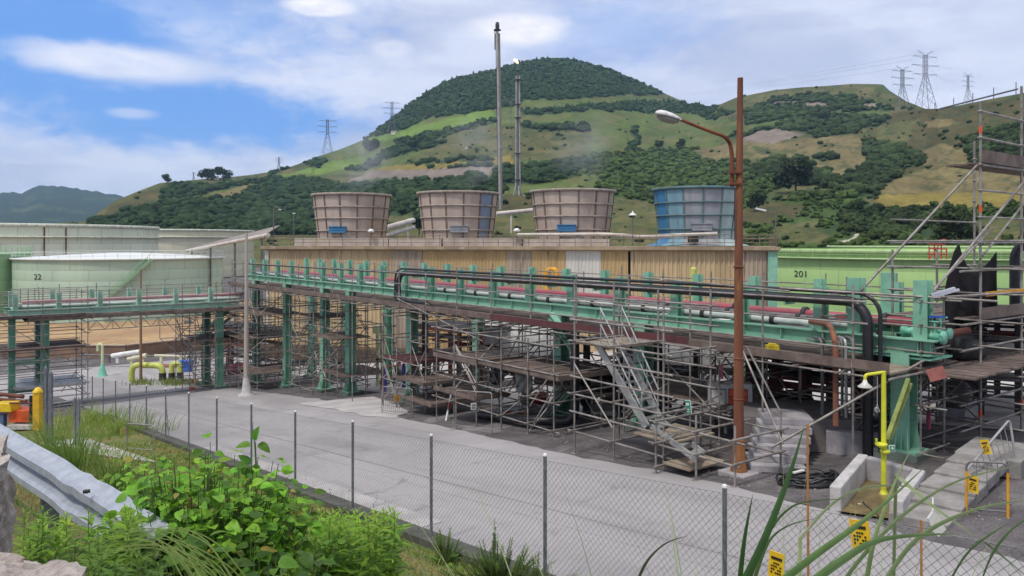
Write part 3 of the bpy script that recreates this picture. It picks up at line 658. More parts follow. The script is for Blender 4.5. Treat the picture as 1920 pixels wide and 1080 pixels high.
# ------------------------------------------------------------ storage tanks
seamm = M('weld_seam_paint', (0.34, 0.40, 0.27), (0.27, 0.29, 0.20), .6, .7)
def tank_mat(name, c1, c2): return M(name, c1, c2, 0.10, 0.55, streak=True, spots=(1.1, tuple(q * 0.72 for q in c2), 0.56, 0.78))
def tank(label, cx, cy, r, zb, zt, mat, rimmat, nm='storage_tank', roof=0.0, girder=None, seams=0, railing=False, group='storage tanks of the tank farm', course=5):
    t = thing(nm, label, 'tank', (cx, cy, zb), group); c = (cx, cy, 0)
    mb = MB(); prof = [(r, zb)]
    for k in range(1, course): 
        z = zb + (zt - zb) * k / course; prof += [(r, z - 0.02), (r - 0.012, z), (r - 0.012 * (k + 1) / (k + 1), z + 0.02)]
    prof.append((r, zt)); mb.lathe(c, prof, 96); mb.build('shell', mat, t); mb = MB(); nsm = int(r * 1.1)
    for k in range(nsm):
        for j in range(course): a_ = 2 * math.pi * (k + .5 * (j % 2)) / nsm; z0_, z1_ = zb + (zt - zb) * j / course, zb + (zt - zb) * (j + 1) / course; mb.bar(Vector((cx + math.cos(a_) * r, cy + math.sin(a_) * r, z0_)), Vector((cx + math.cos(a_) * r, cy + math.sin(a_) * r, z1_)), .03, .03)
    for j in range(1, course): z_ = zb + (zt - zb) * j / course; mb.lathe(c, [(r - .01, z_ - .03), (r + .02, z_), (r - .01, z_ + .03)], 96)
    mb.build('weld_seam', seamm, t)
    mb = MB(); rh = .12 if r < 20 else .55; mb.lathe(c, [(r - 0.1, zt - rh), (r + 0.35, zt - rh), (r + 0.35, zt + 0.12), (r - 0.1, zt + 0.12)], 96); mb.build('rim', rimmat, t)
    if roof:
        mb = MB(); mb.lathe(c, [(r - 0.15, zt + 0.1), (r * .5, zt + roof * .62), (0.01, zt + roof)], 64); mb.build('roof', rimmat, t)
    else:
        mb = MB(); mb.lathe(c, [(r - 0.3, zt - 1.6), (0.01, zt - 1.3)], 64); mb.build('roof', rimmat, t)
    if girder:
        mb = MB()
        for g in girder: mb.lathe(c, [(r - 0.02, g - 0.22), (r + 0.75, g - 0.12), (r + 0.75, g + 0.06), (r - 0.02, g + 0.1)], 96)
        mb.build('wind_girder', rimmat, t)
    if railing:
        mb = MB(); n = 60
        for i in range(n):
            a0 = 2 * math.pi * i / n; a1 = 2 * math.pi * (i + 1) / n; q = [Vector((cx + math.cos(a) * (r + railing), cy + math.sin(a) * (r + railing), 0)) for a in (a0, a1)]
            zr = (girder[0] if girder else zt)
            mb.tube(q[0] + Vector((0, 0, zr)), q[0] + Vector((0, 0, zr + 1.1)), 0.035, 4)
            for h in (0.55, 1.1): mb.tube(q[0] + Vector((0, 0, zr + h)), q[1] + Vector((0, 0, zr + h)), 0.03, 4)
        mb.build('railing', rimmat, t)
    return t
def tank_stair(t, cx, cy, r, a0, a1, z0, z1, mat):
    mb = MB(); n = 26; q = []
    for i in range(n + 1):
        a = R(a0 + (a1 - a0) * i / n); z = z0 + (z1 - z0) * i / n
        q.append((Vector((cx + math.cos(a) * (r + .06), cy + math.sin(a) * (r + .06), z)), Vector((cx + math.cos(a) * (r + .95), cy + math.sin(a) * (r + .95), z))))
    for i in range(n):
        (a, b), (c, d) = q[i], q[i + 1]; mb.bar(b, d, 0.06, 0.38); mb.bar((a + c) / 2, (b + d) / 2, 0.5, 0.05)
        mb.tube(b, b + Vector((0, 0, 1.0)), 0.03, 4); mb.tube(b + Vector((0, 0, 1.0)), d + Vector((0, 0, 1.0)), 0.035, 4)
    mb.build('stair', mat, t)
mint = tank_mat('tank_mint', (0.43, 0.53, 0.40), (0.36, 0.46, 0.36)); mint2 = tank_mat('tank_mint_bright', (0.29, 0.47, 0.27), (0.25, 0.42, 0.25))
crm = tank_mat('tank_cream', (0.66, 0.68, 0.54), (0.57, 0.60, 0.48)); crm2 = tank_mat('tank_buff', (0.56, 0.53, 0.39), (0.46, 0.44, 0.32))
limet = tank_mat('tank_lime', (0.37, 0.55, 0.20), (0.31, 0.49, 0.18)); pale_rim = M('pale_rim', (0.76, 0.77, 0.68), (0.5, 0.52, 0.42), 1, 0.6)
lime_rim = M('lime_rim', (0.42, 0.55, 0.26), (0.33, 0.46, 0.22), 1, 0.6); whiteroof = M('white_roof', (0.70, 0.72, 0.70), (0.6, 0.63, 0.6), 0.2, 0.5)
def at_x(x, D): return (x - HX) / F * D
# mint tank with the white cone roof (number 22)
D = 137.0; cx, cy, r = at_x(231, D), D, 16.6
zt = (HY - 487) / F * (D - r); t22 = tank('mint green tank with white cone roof and black number, left of the cooling tower', cx, cy, r, -12.7, zt, mint, whiteroof, roof=0.95, railing=0.1, course=6)
tank_stair(t22, cx, cy, r, 284, 310, zt - 7.5, zt, mint2)
q = Vector((at_x(84, 122.5), 122.5, 0)) ; a = math.atan2(q.y - cy, q.x - cx); q = Vector((cx + math.cos(a) * (r + .05), cy + math.sin(a) * (r + .05), (HY - 519) / F * 122.5))
text_mesh('22', 1.25, dark, t22, q, (-math.sin(a), math.cos(a), 0), (0, 0, 1), 'tank_number', wide=1.3)
mb = MB(); q = P(352, 604, 119.8); mb.lathe(q, [(0.01, -.3), (.5, -.3), (.5, .3), (.01, .3)], 16, axis=(0.1, -1, 0)); mb.build('manhole', dgrey, t22)
# others
D = 130.0; r = 13; tl = tank('bright mint tank cut off by the left edge of the picture', at_x(33, D) - r, D, r, -12.7, (HY - 476) / F * D, mint2, mint2, railing=0.05, roof=0.4)
D = 190.0; r = 36; ta = tank('largest cream tank behind the mint tank, with two pale rim bands', at_x(-5, D), D, r, -12.7, (HY - 417.5) / F * (D - r), crm, pale_rim, girder=[(HY - 443) / F * (D - r)], course=4)
mb = MB()
for xx in (137, 240): 
    qa = P(xx, 425, 153.2); c = Vector((ta.location.x, D, 0)); dd = Vector((qa.x, qa.y, 0)) - c; dd = c + dd.normalized() * (r + .12); mb.tube((dd.x, dd.y, -12), (dd.x, dd.y, (HY - 424) / F * 153.2), 0.14, 5)
mb.build('down_pipe', rustbr, ta)
D = 300.0; r = 31; tb = tank('buff tank seen behind the gap right of the largest cream tank', at_x(318, D), D, r, -12.7, (HY - 429.5) / F * (D - r), crm2, pale_rim, girder=[(HY - 444) / F * (D - r)], course=4)
D = 128.0; r = 25.5; cx = at_x(1722, D); zt = (HY - 470) / F * (D - r); tc_ = tank('bright lime green tank with black number and a walkway round its rim', cx, D, r, -12.7, zt, limet, lime_rim, girder=[(HY - 487) / F * (D - r)], railing=0.6, course=4)
a = math.atan2((103.5 - D), (at_x(1503, 106) - cx)); a = math.radians(180 + 62); 
best = None
for i in range(180, 360):
    aa = R(i); qx, qy = cx + math.cos(aa) * r, D + math.sin(aa) * r; xx = HX + qx / qy * F
    if best is None or abs(xx - 1504) < best[0]: best = (abs(xx - 1504), aa, qx, qy)
_, aa, qx, qy = best
text_mesh('201', 1.35, dark, tc_, Vector((cx + math.cos(aa) * (r + .05), D + math.sin(aa) * (r + .05), (HY - 514) / F * qy)), (-math.sin(aa), math.cos(aa), 0), (0, 0, 1), 'tank_number', wide=1.45)
tank_stair(tc_, cx, D, r, 268, 284, zt - 9, zt - .8, limet)
D = 190.0; r = 30; tank('second lime tank, its rim just showing above the tank with the walkway', at_x(1800, D), D, r, -12.7, (HY - 462.5) / F * (D - r), limet, lime_rim, course=4)
# red fire monitor frame on the lime tank
t = thing('foam_monitor', 'red steel foam monitor frame standing on the rim of the lime tank', 'fire monitor', P(1758, 486, 101.5)); mb = MB()
for dx, hh in ((-1.1, 1.7), (-.4, 2.3), (.5, 2.2), (1.2, 1.4)): 
    b = Vector(t.location) + Vector((dx, 0, 0)); mb.tube(b, b + Vector((0.1, 0.2, hh)), 0.09, 5)
for h in (0.7, 1.4, 2.0): mb.tube(Vector(t.location) + Vector((-1.1, 0, h)), Vector(t.location) + Vector((1.1, 0, h * .95)), 0.08, 5)
mb.tube(Vector(t.location) + Vector((-1.1, 0, 0)), Vector(t.location) + Vector((.5, 0.2, 2.2)), 0.07, 5); mb.build('frame', redp, t)
mb = MB(); mb.tube(Vector(t.location) + Vector((-.5, 0, 2.2)), Vector(t.location) + Vector((.9, -.3, 2.6)), 0.15, 8, 0.09); mb.build('nozzle', redp, t)

# ------------------------------------------------------------ cooling tower block
CT = Vector((0.966, -0.259, 0)).normalized(); CN = Vector((-0.259, -0.966, 0)).normalized(); ZU = Vector((0, 0, 1))
CR = Vector((22.85, 66.9, 0)); CL = Vector((-25.3, 79.9, 0)); CLEN = (CR - CL).length; CDEP = 13.0
ROOF = -0.28; BASE = -11.6
ct = thing('cooling_tower', 'long cooling tower block clad in stained yellow corrugated sheets with four round fan stacks', 'cooling tower', (CL + (CR - CL) / 2 - CN * 0 ) + Vector((0, 0, BASE)))
cly = M('clad_ochre', (0.50, 0.355, 0.165), (0.39, 0.265, 0.125), 0.55, 0.8, streak=True, spots=(1.4, (0.16, 0.10, 0.055), 0.56, 0.74), fine=0.15)
clf = M('clad_faded', (0.54, 0.41, 0.235), (0.40, 0.29, 0.165), 0.55, 0.8, streak=True, spots=(1.5, (0.19, 0.13, 0.08), 0.56, 0.74))
clg = M('clad_grey', (0.40, 0.32, 0.235), (0.27, 0.21, 0.155), 0.8, 0.8, streak=True, spots=(1.7, (0.15, 0.115, 0.085), 0.52, 0.68))
clw = M('clad_white', (0.58, 0.56, 0.50), (0.50, 0.475, 0.42), 0.5, 0.7, streak=True, spots=(1.4, (0.36, 0.32, 0.26), 0.62, 0.74))
trim = M('tower_trim', (0.36, 0.27, 0.165), (0.24, 0.175, 0.115), 0.5, 0.85, spots=(0.8, (0.38, 0.34, 0.29), 0.55, 0.7))
pink = M('fan_grp', (0.47, 0.385, 0.325), (0.38, 0.305, 0.255), 0.7, 0.75, streak=True, spots=(1.2, (0.25, 0.19, 0.17), 0.60, 0.78))
pinkr = M('fan_rib', (0.38, 0.325, 0.27), (0.24, 0.20, 0.17), 1.5, 0.8); ribd = M('fan_seam', (0.19, 0.14, 0.115), None, 2, 0.85)
def on_face(x):   # distance along the facade for a photo column
    k = (x - HX) / F; s = (k * CL.y - CL.x) / (CT.x - k * CT.y); return s
def corr(s0, s1, z0, z1, mat, period=0.36, amp=0.085, slope=0.0, off=0.0, name='cladding_panel'):
    mb = MB(); n = max(2, int(round((s1 - s0) / period))) ; st = (s1 - s0) / n; ss_ = []
    for i in range(n): ss_ += [(s0 + st * (i + .0), 0), (s0 + st * (i + .25), 1), (s0 + st * (i + .5), 1), (s0 + st * (i + .75), 0)]
    ss_.append((s1, 0)); vv = []
    for z in (z0, z1):
        for s_, a in ss_: p = CL + CT * s_ + CN * (a * amp + off + slope * (z1 - z)); vv.append(Vector((p.x, p.y, z)))
    L = len(ss_); mb.add(vv, [(i, i + 1, L + i + 1, L + i) for i in range(L - 1)]); return mb.build(name, mat, ct)
for x0, x1, m_ in ((506, 640, clf), (640, 737, clf), (737, 793, clg), (793, 950, cly), (950, 998, clg), (998, 1061, cly), (1061, 1127, clw), (1127, 1178, cly), (1182, 1290, clf), (1290, 1382, clf), (1382, 1441, clg)):
    if x1 <= 793: zz = -7.4
    s0, s1 = on_face(x0), on_face(x1)
    corr(s0 + .01, s1 - .01, ROOF - 4.6, ROOF - 0.48, m_, off=0.04 * (x0 % 3), period=0.40 if x0 > 1180 else 0.33, amp=0.11 if x0 > 1180 else 0.07)
    corr(s0 + .01, s1 - .01, BASE + 1.2, ROOF - 4.62, m_ if m_ is not clw else clf, off=0.12 + 0.02 * (x0 % 2), period=0.40, amp=0.10)
    # darker opening line between the two lifts
mb = MB(); c = (CL + CR) / 2 - CN * (CDEP / 2 + 0.4); mb.box((c.x, c.y, (BASE + ROOF - .5) / 2), CLEN - .3, CDEP - .6, ROOF - .5 - BASE, (CT, CN, ZU)); mb.build('core', dark, ct)
mb = MB(); s_ = CLEN
for sgn, cc in ((-1, CL), (1, CR)): # end walls
    p = cc - CN * (CDEP / 2); mb.box((p.x, p.y, (BASE + ROOF - .5) / 2), 0.25, CDEP - .2, ROOF - .6 - BASE, (CT, CN, ZU))
mb.build('end_wall', clf, ct)
mb = MB(); c = (CL + CR) / 2 - CN * (CDEP / 2 - 0.25); mb.box((c.x, c.y, ROOF - 0.22), CLEN + 0.7, CDEP + .8, 0.30, (CT, CN, ZU)); mb.box((c.x, c.y, ROOF - 0.42), CLEN + 0.4, CDEP + .4, 0.12, (CT, CN, ZU)); mb.build('roof_slab', trim, ct)
for x in (500.5, ): p = CL + CT * on_face(503) + CN * .16; mb = MB(); mb.box((p.x, p.y, (BASE + ROOF - .5) / 2), 0.42, 0.3, ROOF - .5 - BASE, (CT, CN, ZU)); mb.build('corner_post', M('pale_post', (0.5, 0.48, 0.42), None, 1, .7), ct)
p = CL + CT * on_face(1448.5) + CN * .16; mb = MB(); mb.box((p.x, p.y, (BASE + ROOF - .5) / 2), 0.78, 0.4, ROOF - .5 - BASE, (CT, CN, ZU)); mb.build('corner_post', green, ct)
mb = MB(); c = (CL + CR) / 2 + CN * 0.55; mb.box((c.x, c.y, BASE + .5), CLEN + .6, 1.2, 1.3, (CT, CN, ZU)); mb.build('basin_wall', M('basin_brown', (0.12, 0.075, 0.05), (0.07, 0.05, 0.035), .6, .9), ct)
# roof railing
def rail_run(a, b, h, n, mb, r=0.028, lv=(0.35, 0.7, 1.05)):
    for i in range(n + 1): p = a.lerp(b, i / n); mb.tube(p, p + Vector((0, 0, h)), r, 4)
    for l in lv: mb.tube(a + Vector((0, 0, l)), b + Vector((0, 0, l)), r, 4)
mb = MB(); a = CL + CN * .45 + Vector((0, 0, ROOF - .06)); b = CR + CN * .45 + CT * .1 + Vector((0, 0, ROOF - .06)); rail_run(a, b, 1.08, 34, mb); rail_run(b, b - CN * (CDEP - .2), 1.08, 9, mb); rail_run(a, a - CN * (CDEP - .2), 1.08, 9, mb)
rail_run(a - CN * (CDEP - .2), b - CN * (CDEP - .2), 1.08, 34, mb); mb.build('roof_railing', M('railing_brown', (0.24, 0.19, 0.14), (0.14, 0.11, 0.08), 2, .8), ct)
# hot water main and deck boxes behind the front railing
mb = MB(); s0, s1 = on_face(545), on_face(1235); pal = M('pale_deckbox', (0.47, 0.41, 0.36), (0.36, 0.30, 0.26), .8, .8, spots=(.5, (0.46, 0.36, 0.18), .58, .7))
for x0, x1, hh in ((545, 722, .82), (724, 822, .78), (826, 975, .8), (977, 1140, .72)):
    a_, b_ = on_face(x0), on_face(x1); c = CL + CT * ((a_ + b_) / 2) - CN * 1.3; mb.box((c.x, c.y, ROOF + hh / 2 - .06), b_ - a_, 1.2, hh, (CT, CN, ZU))
mb.build('deck_box', pal, ct)
mb = MB(); q = [CL + CT * on_face(x) - CN * 1.6 + Vector((0, 0, z)) for x, z in ((960, .75), (1130, .8), (1200, .55), (1290, .72), (1345, .8))]; mb.path(bend(q, 1.0), 0.17, 8); mb.build('header_pipe', M('pale_pipe', (.62, .56, .5), None, 1, .6), ct)
# fan stacks
F4 = Vector((17.95, 75.0)); F1 = Vector((-17.5, 84.5))
fan_blue = M('fan_blue', (0.05, 0.22, 0.43), (0.04, 0.17, 0.34), 1, .6, streak=True); fan_bg = M('fan_blue_grey', (0.19, 0.33, 0.39), (0.14, 0.26, 0.32), 1, .65, streak=True, spots=(1.2, (.10, .12, .14), .6, .75)); fan_gr = M('fan_grey', (0.31, 0.32, 0.34), (0.24, 0.25, 0.27), 1, .7, streak=True, spots=(1.3, (.12, .12, .12), .6, .75)); fan_pt = M('fan_pale_teal', (0.38, 0.46, 0.45), (0.30, 0.39, 0.39), 1, .7, streak=True)
fan_lb = M('fan_faded_blue', (0.20, 0.26, 0.36), (0.17, 0.22, 0.30), 1, .7, streak=True)
def r_of(z): # radius profile
    t = z / 5.35; return 3.50 + 0.66 * t
names = ['first fan stack from the left, grey pink with a blue hatch', 'second fan stack, grey pink with one faded blue panel', 'third fan stack, grey pink with dark water stains', 'blue and grey fan stack beside the rusty pole']
for k in range(4):
    c2 = F1.lerp(F4, k / 3); c = Vector((c2.x, c2.y, ROOF)); H_ = 5.42
    base_a = math.atan2(-c.y, -c.x); NSEC = 14; per = 6; n = NSEC * per; off = base_a + R(8)
    mats = [pink, fan_lb, fan_blue, fan_bg, fan_gr, fan_pt]
    def mif(kk, i, k=k):
        sec = i // per
        if k == 3:  # measured from the side facing the camera
            return {10: 2, 11: 2, 12: 3, 13: 4, 0: 4, 1: 5, 2: 5, 3: 3}.get(sec, 3)
        if k == 1: return 1 if sec == 1 else 0
        return 0
    mb = MB(); prof = [(r_of(H_ * j / 14), H_ * j / 14) for j in range(15)]; prof = ([(4.9, 0.0), (4.0, .25), (3.7, .55)] if k == 3 else [(3.58, 0.0)]) + prof[2:]
    n_v = len(mb.v); mb.lathe((0, 0, 0), prof + [(r_of(H_) - .12, H_), (r_of(H_ - 2.5) - .12, H_ - 2.5), (3.2, .4)], n, mif=mif)
    ca, sa = math.cos(off), math.sin(off); mb.v = [(c.x + x * ca - y * sa, c.y + x * sa + y * ca, c.z + z) for x, y, z in mb.v]
    st = mb.build('fan_stack', mats, ct); st['label'] = names[k]
    rm = ribd if k < 3 else M('teal_rib', (.11, .19, .20), None, 1, .7)
    for i in range(NSEC):
        a_ = off + 2 * math.pi * i / NSEC; rb = MB()
        for j in range(6): 
            z0, z1 = .5 + (H_ - .5) * j / 6, .5 + (H_ - .5) * (j + 1) / 6; d = Vector((math.cos(a_), math.sin(a_), 0)); rb.bar(c + d * (r_of(z0) + .03) + ZU * z0, c + d * (r_of(z1) + .03) + ZU * z1, .14, .10, up=d)
        rb.build('seam_rib', rm, st)
    rg = MB()
    for z, w_ in ((1.55, .1), (2.85, .1), (4.05, .1), (H_ - .02, .17)): rr = r_of(z) + .03; rg.lathe(c, [(rr - .05, z - w_ * .7), (rr + w_, z - w_ * .7), (rr + w_, z + w_ * .7), (rr - .05, z + w_ * .7)], 72)
    rg.build('ring_rib', pinkr if k < 3 else rm, st)
    hx = {0: (633, 431), 1: (861, 430), 2: (1062, 428), 3: (1316, 426)}[k]
    hd = c.y - 3.72; q = P(hx[0], hx[1], hd); hb = MB(); hm_ = {0: fan_blue, 1: fan_gr, 2: fan_blue, 3: fan_gr}[k]
    hb.box(q, 1.75, .5, .62); hb.box(q + Vector((0, 0, .33)), 1.9, .7, .06); hb.box(q + Vector((0, -.27, 0)), 1.6, .04, .06); ho = hb.build('hatch', hm_, st)
    mo = MB(); q = c + CN * 4.7 + CT * (1.5 if k < 3 else -.2) + Vector((0, 0, .55)); mo.box(q, .7, .5, .5, (CT, CN, ZU)); mo.lathe(q, [(.01, -.5), (.3, -.5), (.3, .45), (.01, .45)], 12, axis=tuple(CT)); mo.tube(q, c + Vector((0, 0, .8)), .09, 6); mo.build('fan_motor', dark if k == 3 else dgrey, st)
    # fan rotor deep inside the stack
    fr_m = MB(); 
    for i in range(8): a_ = i * math.pi / 4; d = Vector((math.cos(a_), math.sin(a_), 0)); fr_m.bar(c + d * .4 + ZU * 2.0, c + d * 3.3 + ZU * 2.0, .5, .06)
    fr_m.lathe(c + ZU * 1.8, [(.01, 0), (.5, 0), (.5, .5), (.01, .6)], 12); fr_m.build('fan_rotor', dgrey, st)
# small roof lamps
for i, (x, y, ls) in enumerate(((968, 437, 'second small roof lamp, between the second and third fan stacks'), (598, 437, 'white roof floodlight in front of the first fan stack'))):
    if i == 1: x = 694
    p = CL + CT * on_face(x) - CN * .2 + Vector((0, 0, ROOF)); t = thing('floodlight', ls, 'lamp', p, 'floodlights on the cooling tower roof'); mb = MB(); mb.tube(p, p + ZU * 1.3, .05, 6); mb.build('pole', dgrey, t)
    mb = MB(); mb.lathe(p + ZU * 1.3, [(.01, 0), (.3, .02), (.34, .16), (.15, .34), (.01, .36)], 14); mb.build('lamp_head', white, t)
def roof_lamp(x, label, h, arm):
    p = CL + CT * on_face(x) - CN * 1.0 + Vector((0, 0, ROOF)); t = thing('street_lamp', label, 'lamp', p, 'lamps on the cooling tower roof'); mb = MB(); mb.tube(p, p + ZU * h, .06, 6, .04); 
    if arm: mb.tube(p + ZU * h, p + ZU * (h + .25) - CT * 1.0, .04, 6)
    mb.build('pole', dgrey, t); mb = MB()
    if arm: mb.bar(p + ZU * (h + .2) - CT * .8, p + ZU * (h + .42) - CT * 1.7, .3, .14)
    else: mb.lathe(p + ZU * h, [(.38, 0), (.3, .12), (.08, .24), (.01, .45)], 12); 
    mb.build('lamp_head', white, t)
roof_lamp(1184, 'short lamp with conical hood between the third stack and the blue stack', 2.8, False)
roof_lamp(1456, 'lamp with a slanting tube head at the right end of the tower roof', 2.9, True)
# yellow vent elbow and yellow-green pipe before the cladding
p = Vector((CL + CT * on_face(1302) + CN * 2.6)) ; mb = MB(); mb.tube((p.x, p.y, -8), (p.x, p.y, (HY - 504) / F * p.y), .27, 12); mb.lathe((p.x, p.y, (HY - 504) / F * p.y), [(.27, 0), (.2, .12), (.01, .17)], 12); mb.solo('vent_pipe', lime, 'upright yellow green pipe with rounded top before the cladding, left of the rusty pole', 'pipe')
p = Vector((CL + CT * on_face(1036) + CN * 2.6)); zt_ = (HY - 505) / F * p.y; mb = MB(); mb.path(bend([(p.x, p.y, -8), (p.x, p.y, zt_), (p.x + .9, p.y - .2, zt_), (p.x + .9, p.y - .2, zt_ - .7)], .5), .22, 10); mb.solo('vent_elbow', amber, 'amber curved vent pipe before the white cladding sheets', 'pipe')

# ------------------------------------------------------------ flare stacks
def ground_at(x, y): return HP(x, y)
p = HP(938, 393); t = thing('flare_stack', 'tallest flare stack, slim grey tube with a side ladder, rising behind the second fan stack', 'flare stack', p, 'flare stacks')
top = (HY - 42) / F * p.y; Hh = top - p.z; tp = Vector((at_x(932.5, p.y), p.y, top)); px1 = p.y / F
st1 = M('flare_steel', (0.40, 0.38, 0.36), (0.29, 0.27, 0.26), .3, .6, .2)
mb = MB(); mb.tube(p - ZU * 3, tp - ZU * px1 * 12, 2.6 * px1, 12, 2.4 * px1); mb.build('tube', st1, t)
mb = MB(); mb.tube(p + Vector((3.4 * px1, -.3, -3)), p.lerp(tp, .94) + Vector((3.4 * px1, -.3, 0)), 1.5 * px1, 8); mb.build('riser_pipe', M('flare_dark', (.22, .19, .18), None, 1, .6), t)
mb = MB()
for k in range(60): q = p.lerp(tp, k / 62); mb.box(q + Vector((-3.1 * px1, 0, 0)), .9 * px1, .6 * px1, .5 * px1)
mb.tube(p + Vector((-3.6 * px1, 0, 0)), p.lerp(tp, .94) + Vector((-3.6 * px1, 0, 0)), .45 * px1, 5); mb.build('ladder', dark, t)
mb = MB(); q = tp - ZU * px1 * 15; mb.lathe(q, [(.01, 0), (7 * px1, 0), (7 * px1, 1.2 * px1), (.01, 1.2 * px1)], 14); mb.lathe(tp - ZU * px1 * 15, [(3.6 * px1, 0), (3.8 * px1, 9 * px1), (3.0 * px1, 15 * px1), (.01, 15 * px1)], 12); mb.tube(q + Vector((-4.5 * px1, 0, 0)), q + Vector((-4.5 * px1, 0, -36 * px1)), .9 * px1, 6); mb.build('flare_tip', dark, t)
p = HP(971, 366); t = thing('flare_stack', 'shorter flare stack of three bundled pipes with ring platforms and splayed feet', 'flare stack', p, 'flare stacks'); px1 = p.y / F
tp = Vector((p.x, p.y, (HY - 120) / F * p.y)); mb = MB()
for dx, dy in ((-4 * px1, 0), (4 * px1, 0), (0, 4 * px1)): mb.tube(p + Vector((dx, dy, 14 * px1)), tp + Vector((dx * .7, dy * .7, -22 * px1)), 1.5 * px1, 7)
mb.build('tube_bundle', st1, t); mb = MB(); mb.tube(p + ZU * 8 * px1, tp, 1.3 * px1, 8); mb.build('riser_pipe', dgrey, t); mb = MB()
for yy in (132, 150, 196, 221, 288, 337): z = (HY - yy) / F * p.y; rr = 6.5 if yy != 132 else 5.2; mb.lathe((p.x, p.y, z), [(.01, 0), (rr * px1, 0), (rr * px1, 1.3 * px1), (.01, 1.3 * px1)], 12)
mb.build('ring_platform', dgrey, t)
for a_ in (0.3, 1.9, 3.4, 5.0): mb = MB(); mb.tube(p + Vector((math.cos(a_) * 9 * px1, math.sin(a_) * 9 * px1, -2)), p + Vector((math.cos(a_) * 4 * px1, math.sin(a_) * 4 * px1, 17 * px1)), 1.4 * px1, 6); mb.build('leg', st1, t)
fm = bpy.data.materials.new('flame'); fm.use_nodes = True; bs = fm.node_tree.nodes['Principled BSDF']; bs.inputs['Base Color'].default_value = (.9, .8, .6, 1); bs.inputs['Emission Color'].default_value = (1, .88, .68, 1); bs.inputs['Emission Strength'].default_value = 0.75
mb = MB(); 
for k, (dx, dz, rr) in enumerate(((-.5, 1.5, 2.0), (-2, 4, 3.0), (-4.2, 6.2, 3.2), (-6, 8.5, 2.2), (-2.5, 7, 2.4), (-7, 6.5, 1.6))):
    v = IV * (1 + (rng.random(len(IV)) - .5) * .3)[:, None] * rr * px1 * np.array([1.1, .8, .8]) + np.array(tp + Vector((dx * px1, 0, dz * px1))); mb.add(v, [tuple(f) for f in IF], 0, True)
mb.solo('flame', fm, 'small pale flame burning on top of the shorter flare stack', 'flame')

# ------------------------------------------------------------ pylons
pyl = M('pylon_grey', (0.17, 0.165, 0.23), (0.13, 0.125, 0.18), .2, .6, .2)
def pylon(x, yb, yt, label, thick=1.0, D=None, arms=3, wide=1.0, horns=True, mat=pyl, armlen=15):
    D = D or Dof(x, yb); b = P(x, yb, D); px1 = D / F; H_ = (yb - yt) * px1; t = thing('pylon', label, 'pylon', b, 'power pylons on the hills')
    def wd(z): f = z / H_; return (.105 * (1 - f / .55) + .028 if f < .55 else .028) * H_ * wide
    r = .33 * px1 * thick; mb = MB()
    for sx, sy in ((-1, -1), (1, -1), (1, 1), (-1, 1)):
        zs = [-.03 * H_, .55 * H_, .93 * H_]
        for z0, z1 in zip(zs, zs[1:]): mb.tube(b + Vector((sx * wd(max(z0, 0)), sy * wd(max(z0, 0)), z0)), b + Vector((sx * wd(z1), sy * wd(z1), z1)), r, 4)
    zs = [0, .2, .36, .48, .56, .63, .70, .77, .85, .93]; r2 = r * .6
    for z0, z1 in zip(zs, zs[1:]):
        z0 *= H_; z1 *= H_; a, c_ = wd(z0), wd(z1)
        for (s1, s2) in (((-1, -1), (1, -1)), ((1, -1), (1, 1)), ((-1, 1), (1, 1)), ((-1, -1), (-1, 1))):
            mb.tube(b + Vector((s1[0] * a, s1[1] * a, z0)), b + Vector((s2[0] * c_, s2[1] * c_, z1)), r2, 3); mb.tube(b + Vector((s2[0] * a, s2[1] * a, z0)), b + Vector((s1[0] * c_, s1[1] * c_, z1)), r2, 3)
    mb.build('lattice_tower', mat, t)
    for k in range(arms):
        z = H_ * (.90 - .155 * k); L = (armlen if k != 1 else armlen * 1.15) / 65 * H_; am = MB()
        for s_ in (-1, 1):
            tip = b + Vector((s_ * L * .96, s_ * L * .25, z)); am.tube(b + Vector((0, 0, z + .005 * H_)), tip, r * .8, 4); am.tube(b + Vector((0, 0, z - .035 * H_)), tip, r * .8, 4); am.tube(tip, tip - ZU * .045 * H_, r * .55, 4)
        am.build('cross_arm', mat, t)
    if horns:
        hm2 = MB()
        for s_ in (-1, 1): hm2.tube(b + Vector((0, 0, .91 * H_)), b + Vector((s_ * .16 * H_, s_ * .04 * H_, H_ * 1.0)), r * .9, 4); hm2.tube(b + Vector((s_ * .02 * H_, 0, .95 * H_)), b + Vector((s_ * .16 * H_, s_ * .04 * H_, H_ * 1.0)), r * .6, 3)
        hm2.build('earth_wire_horn', mat, t)
    return t
pylon(614, 288, 219, 'pylon on the left skyline, midway up the mountain shoulder', horns=False)
pylon(735, 250, 186, 'pylon half in front of the wooded mountain edge', horns=False, D=Dof(735, 250))
pylon(523, 320, 293, 'small far pylon on the lowest part of the left ridge', horns=False, thick=.8)
pylon(363, 337, 322, 'tiny pale pylon beyond the skyline trees', horns=False, thick=.6)
pylon(958, 278, 182, 'pale slim pylon standing in the field between the two flare stacks', thick=.8, wide=.7, mat=M('pylon_pale', (.22, .25, .2), None, 1, .7))
pylon(1735, 202, 95, 'largest dark pylon on the right saddle', thick=1.25, armlen=16)
pylon(1692, 208, 124, 'dark pylon just left of the largest one on the right saddle', thick=1.2, armlen=17)
pylon(1815, 196, 137, 'paler pylon farther right above the inclined pipeline', thick=.8, armlen=13, wide=.8)
mb = MB()
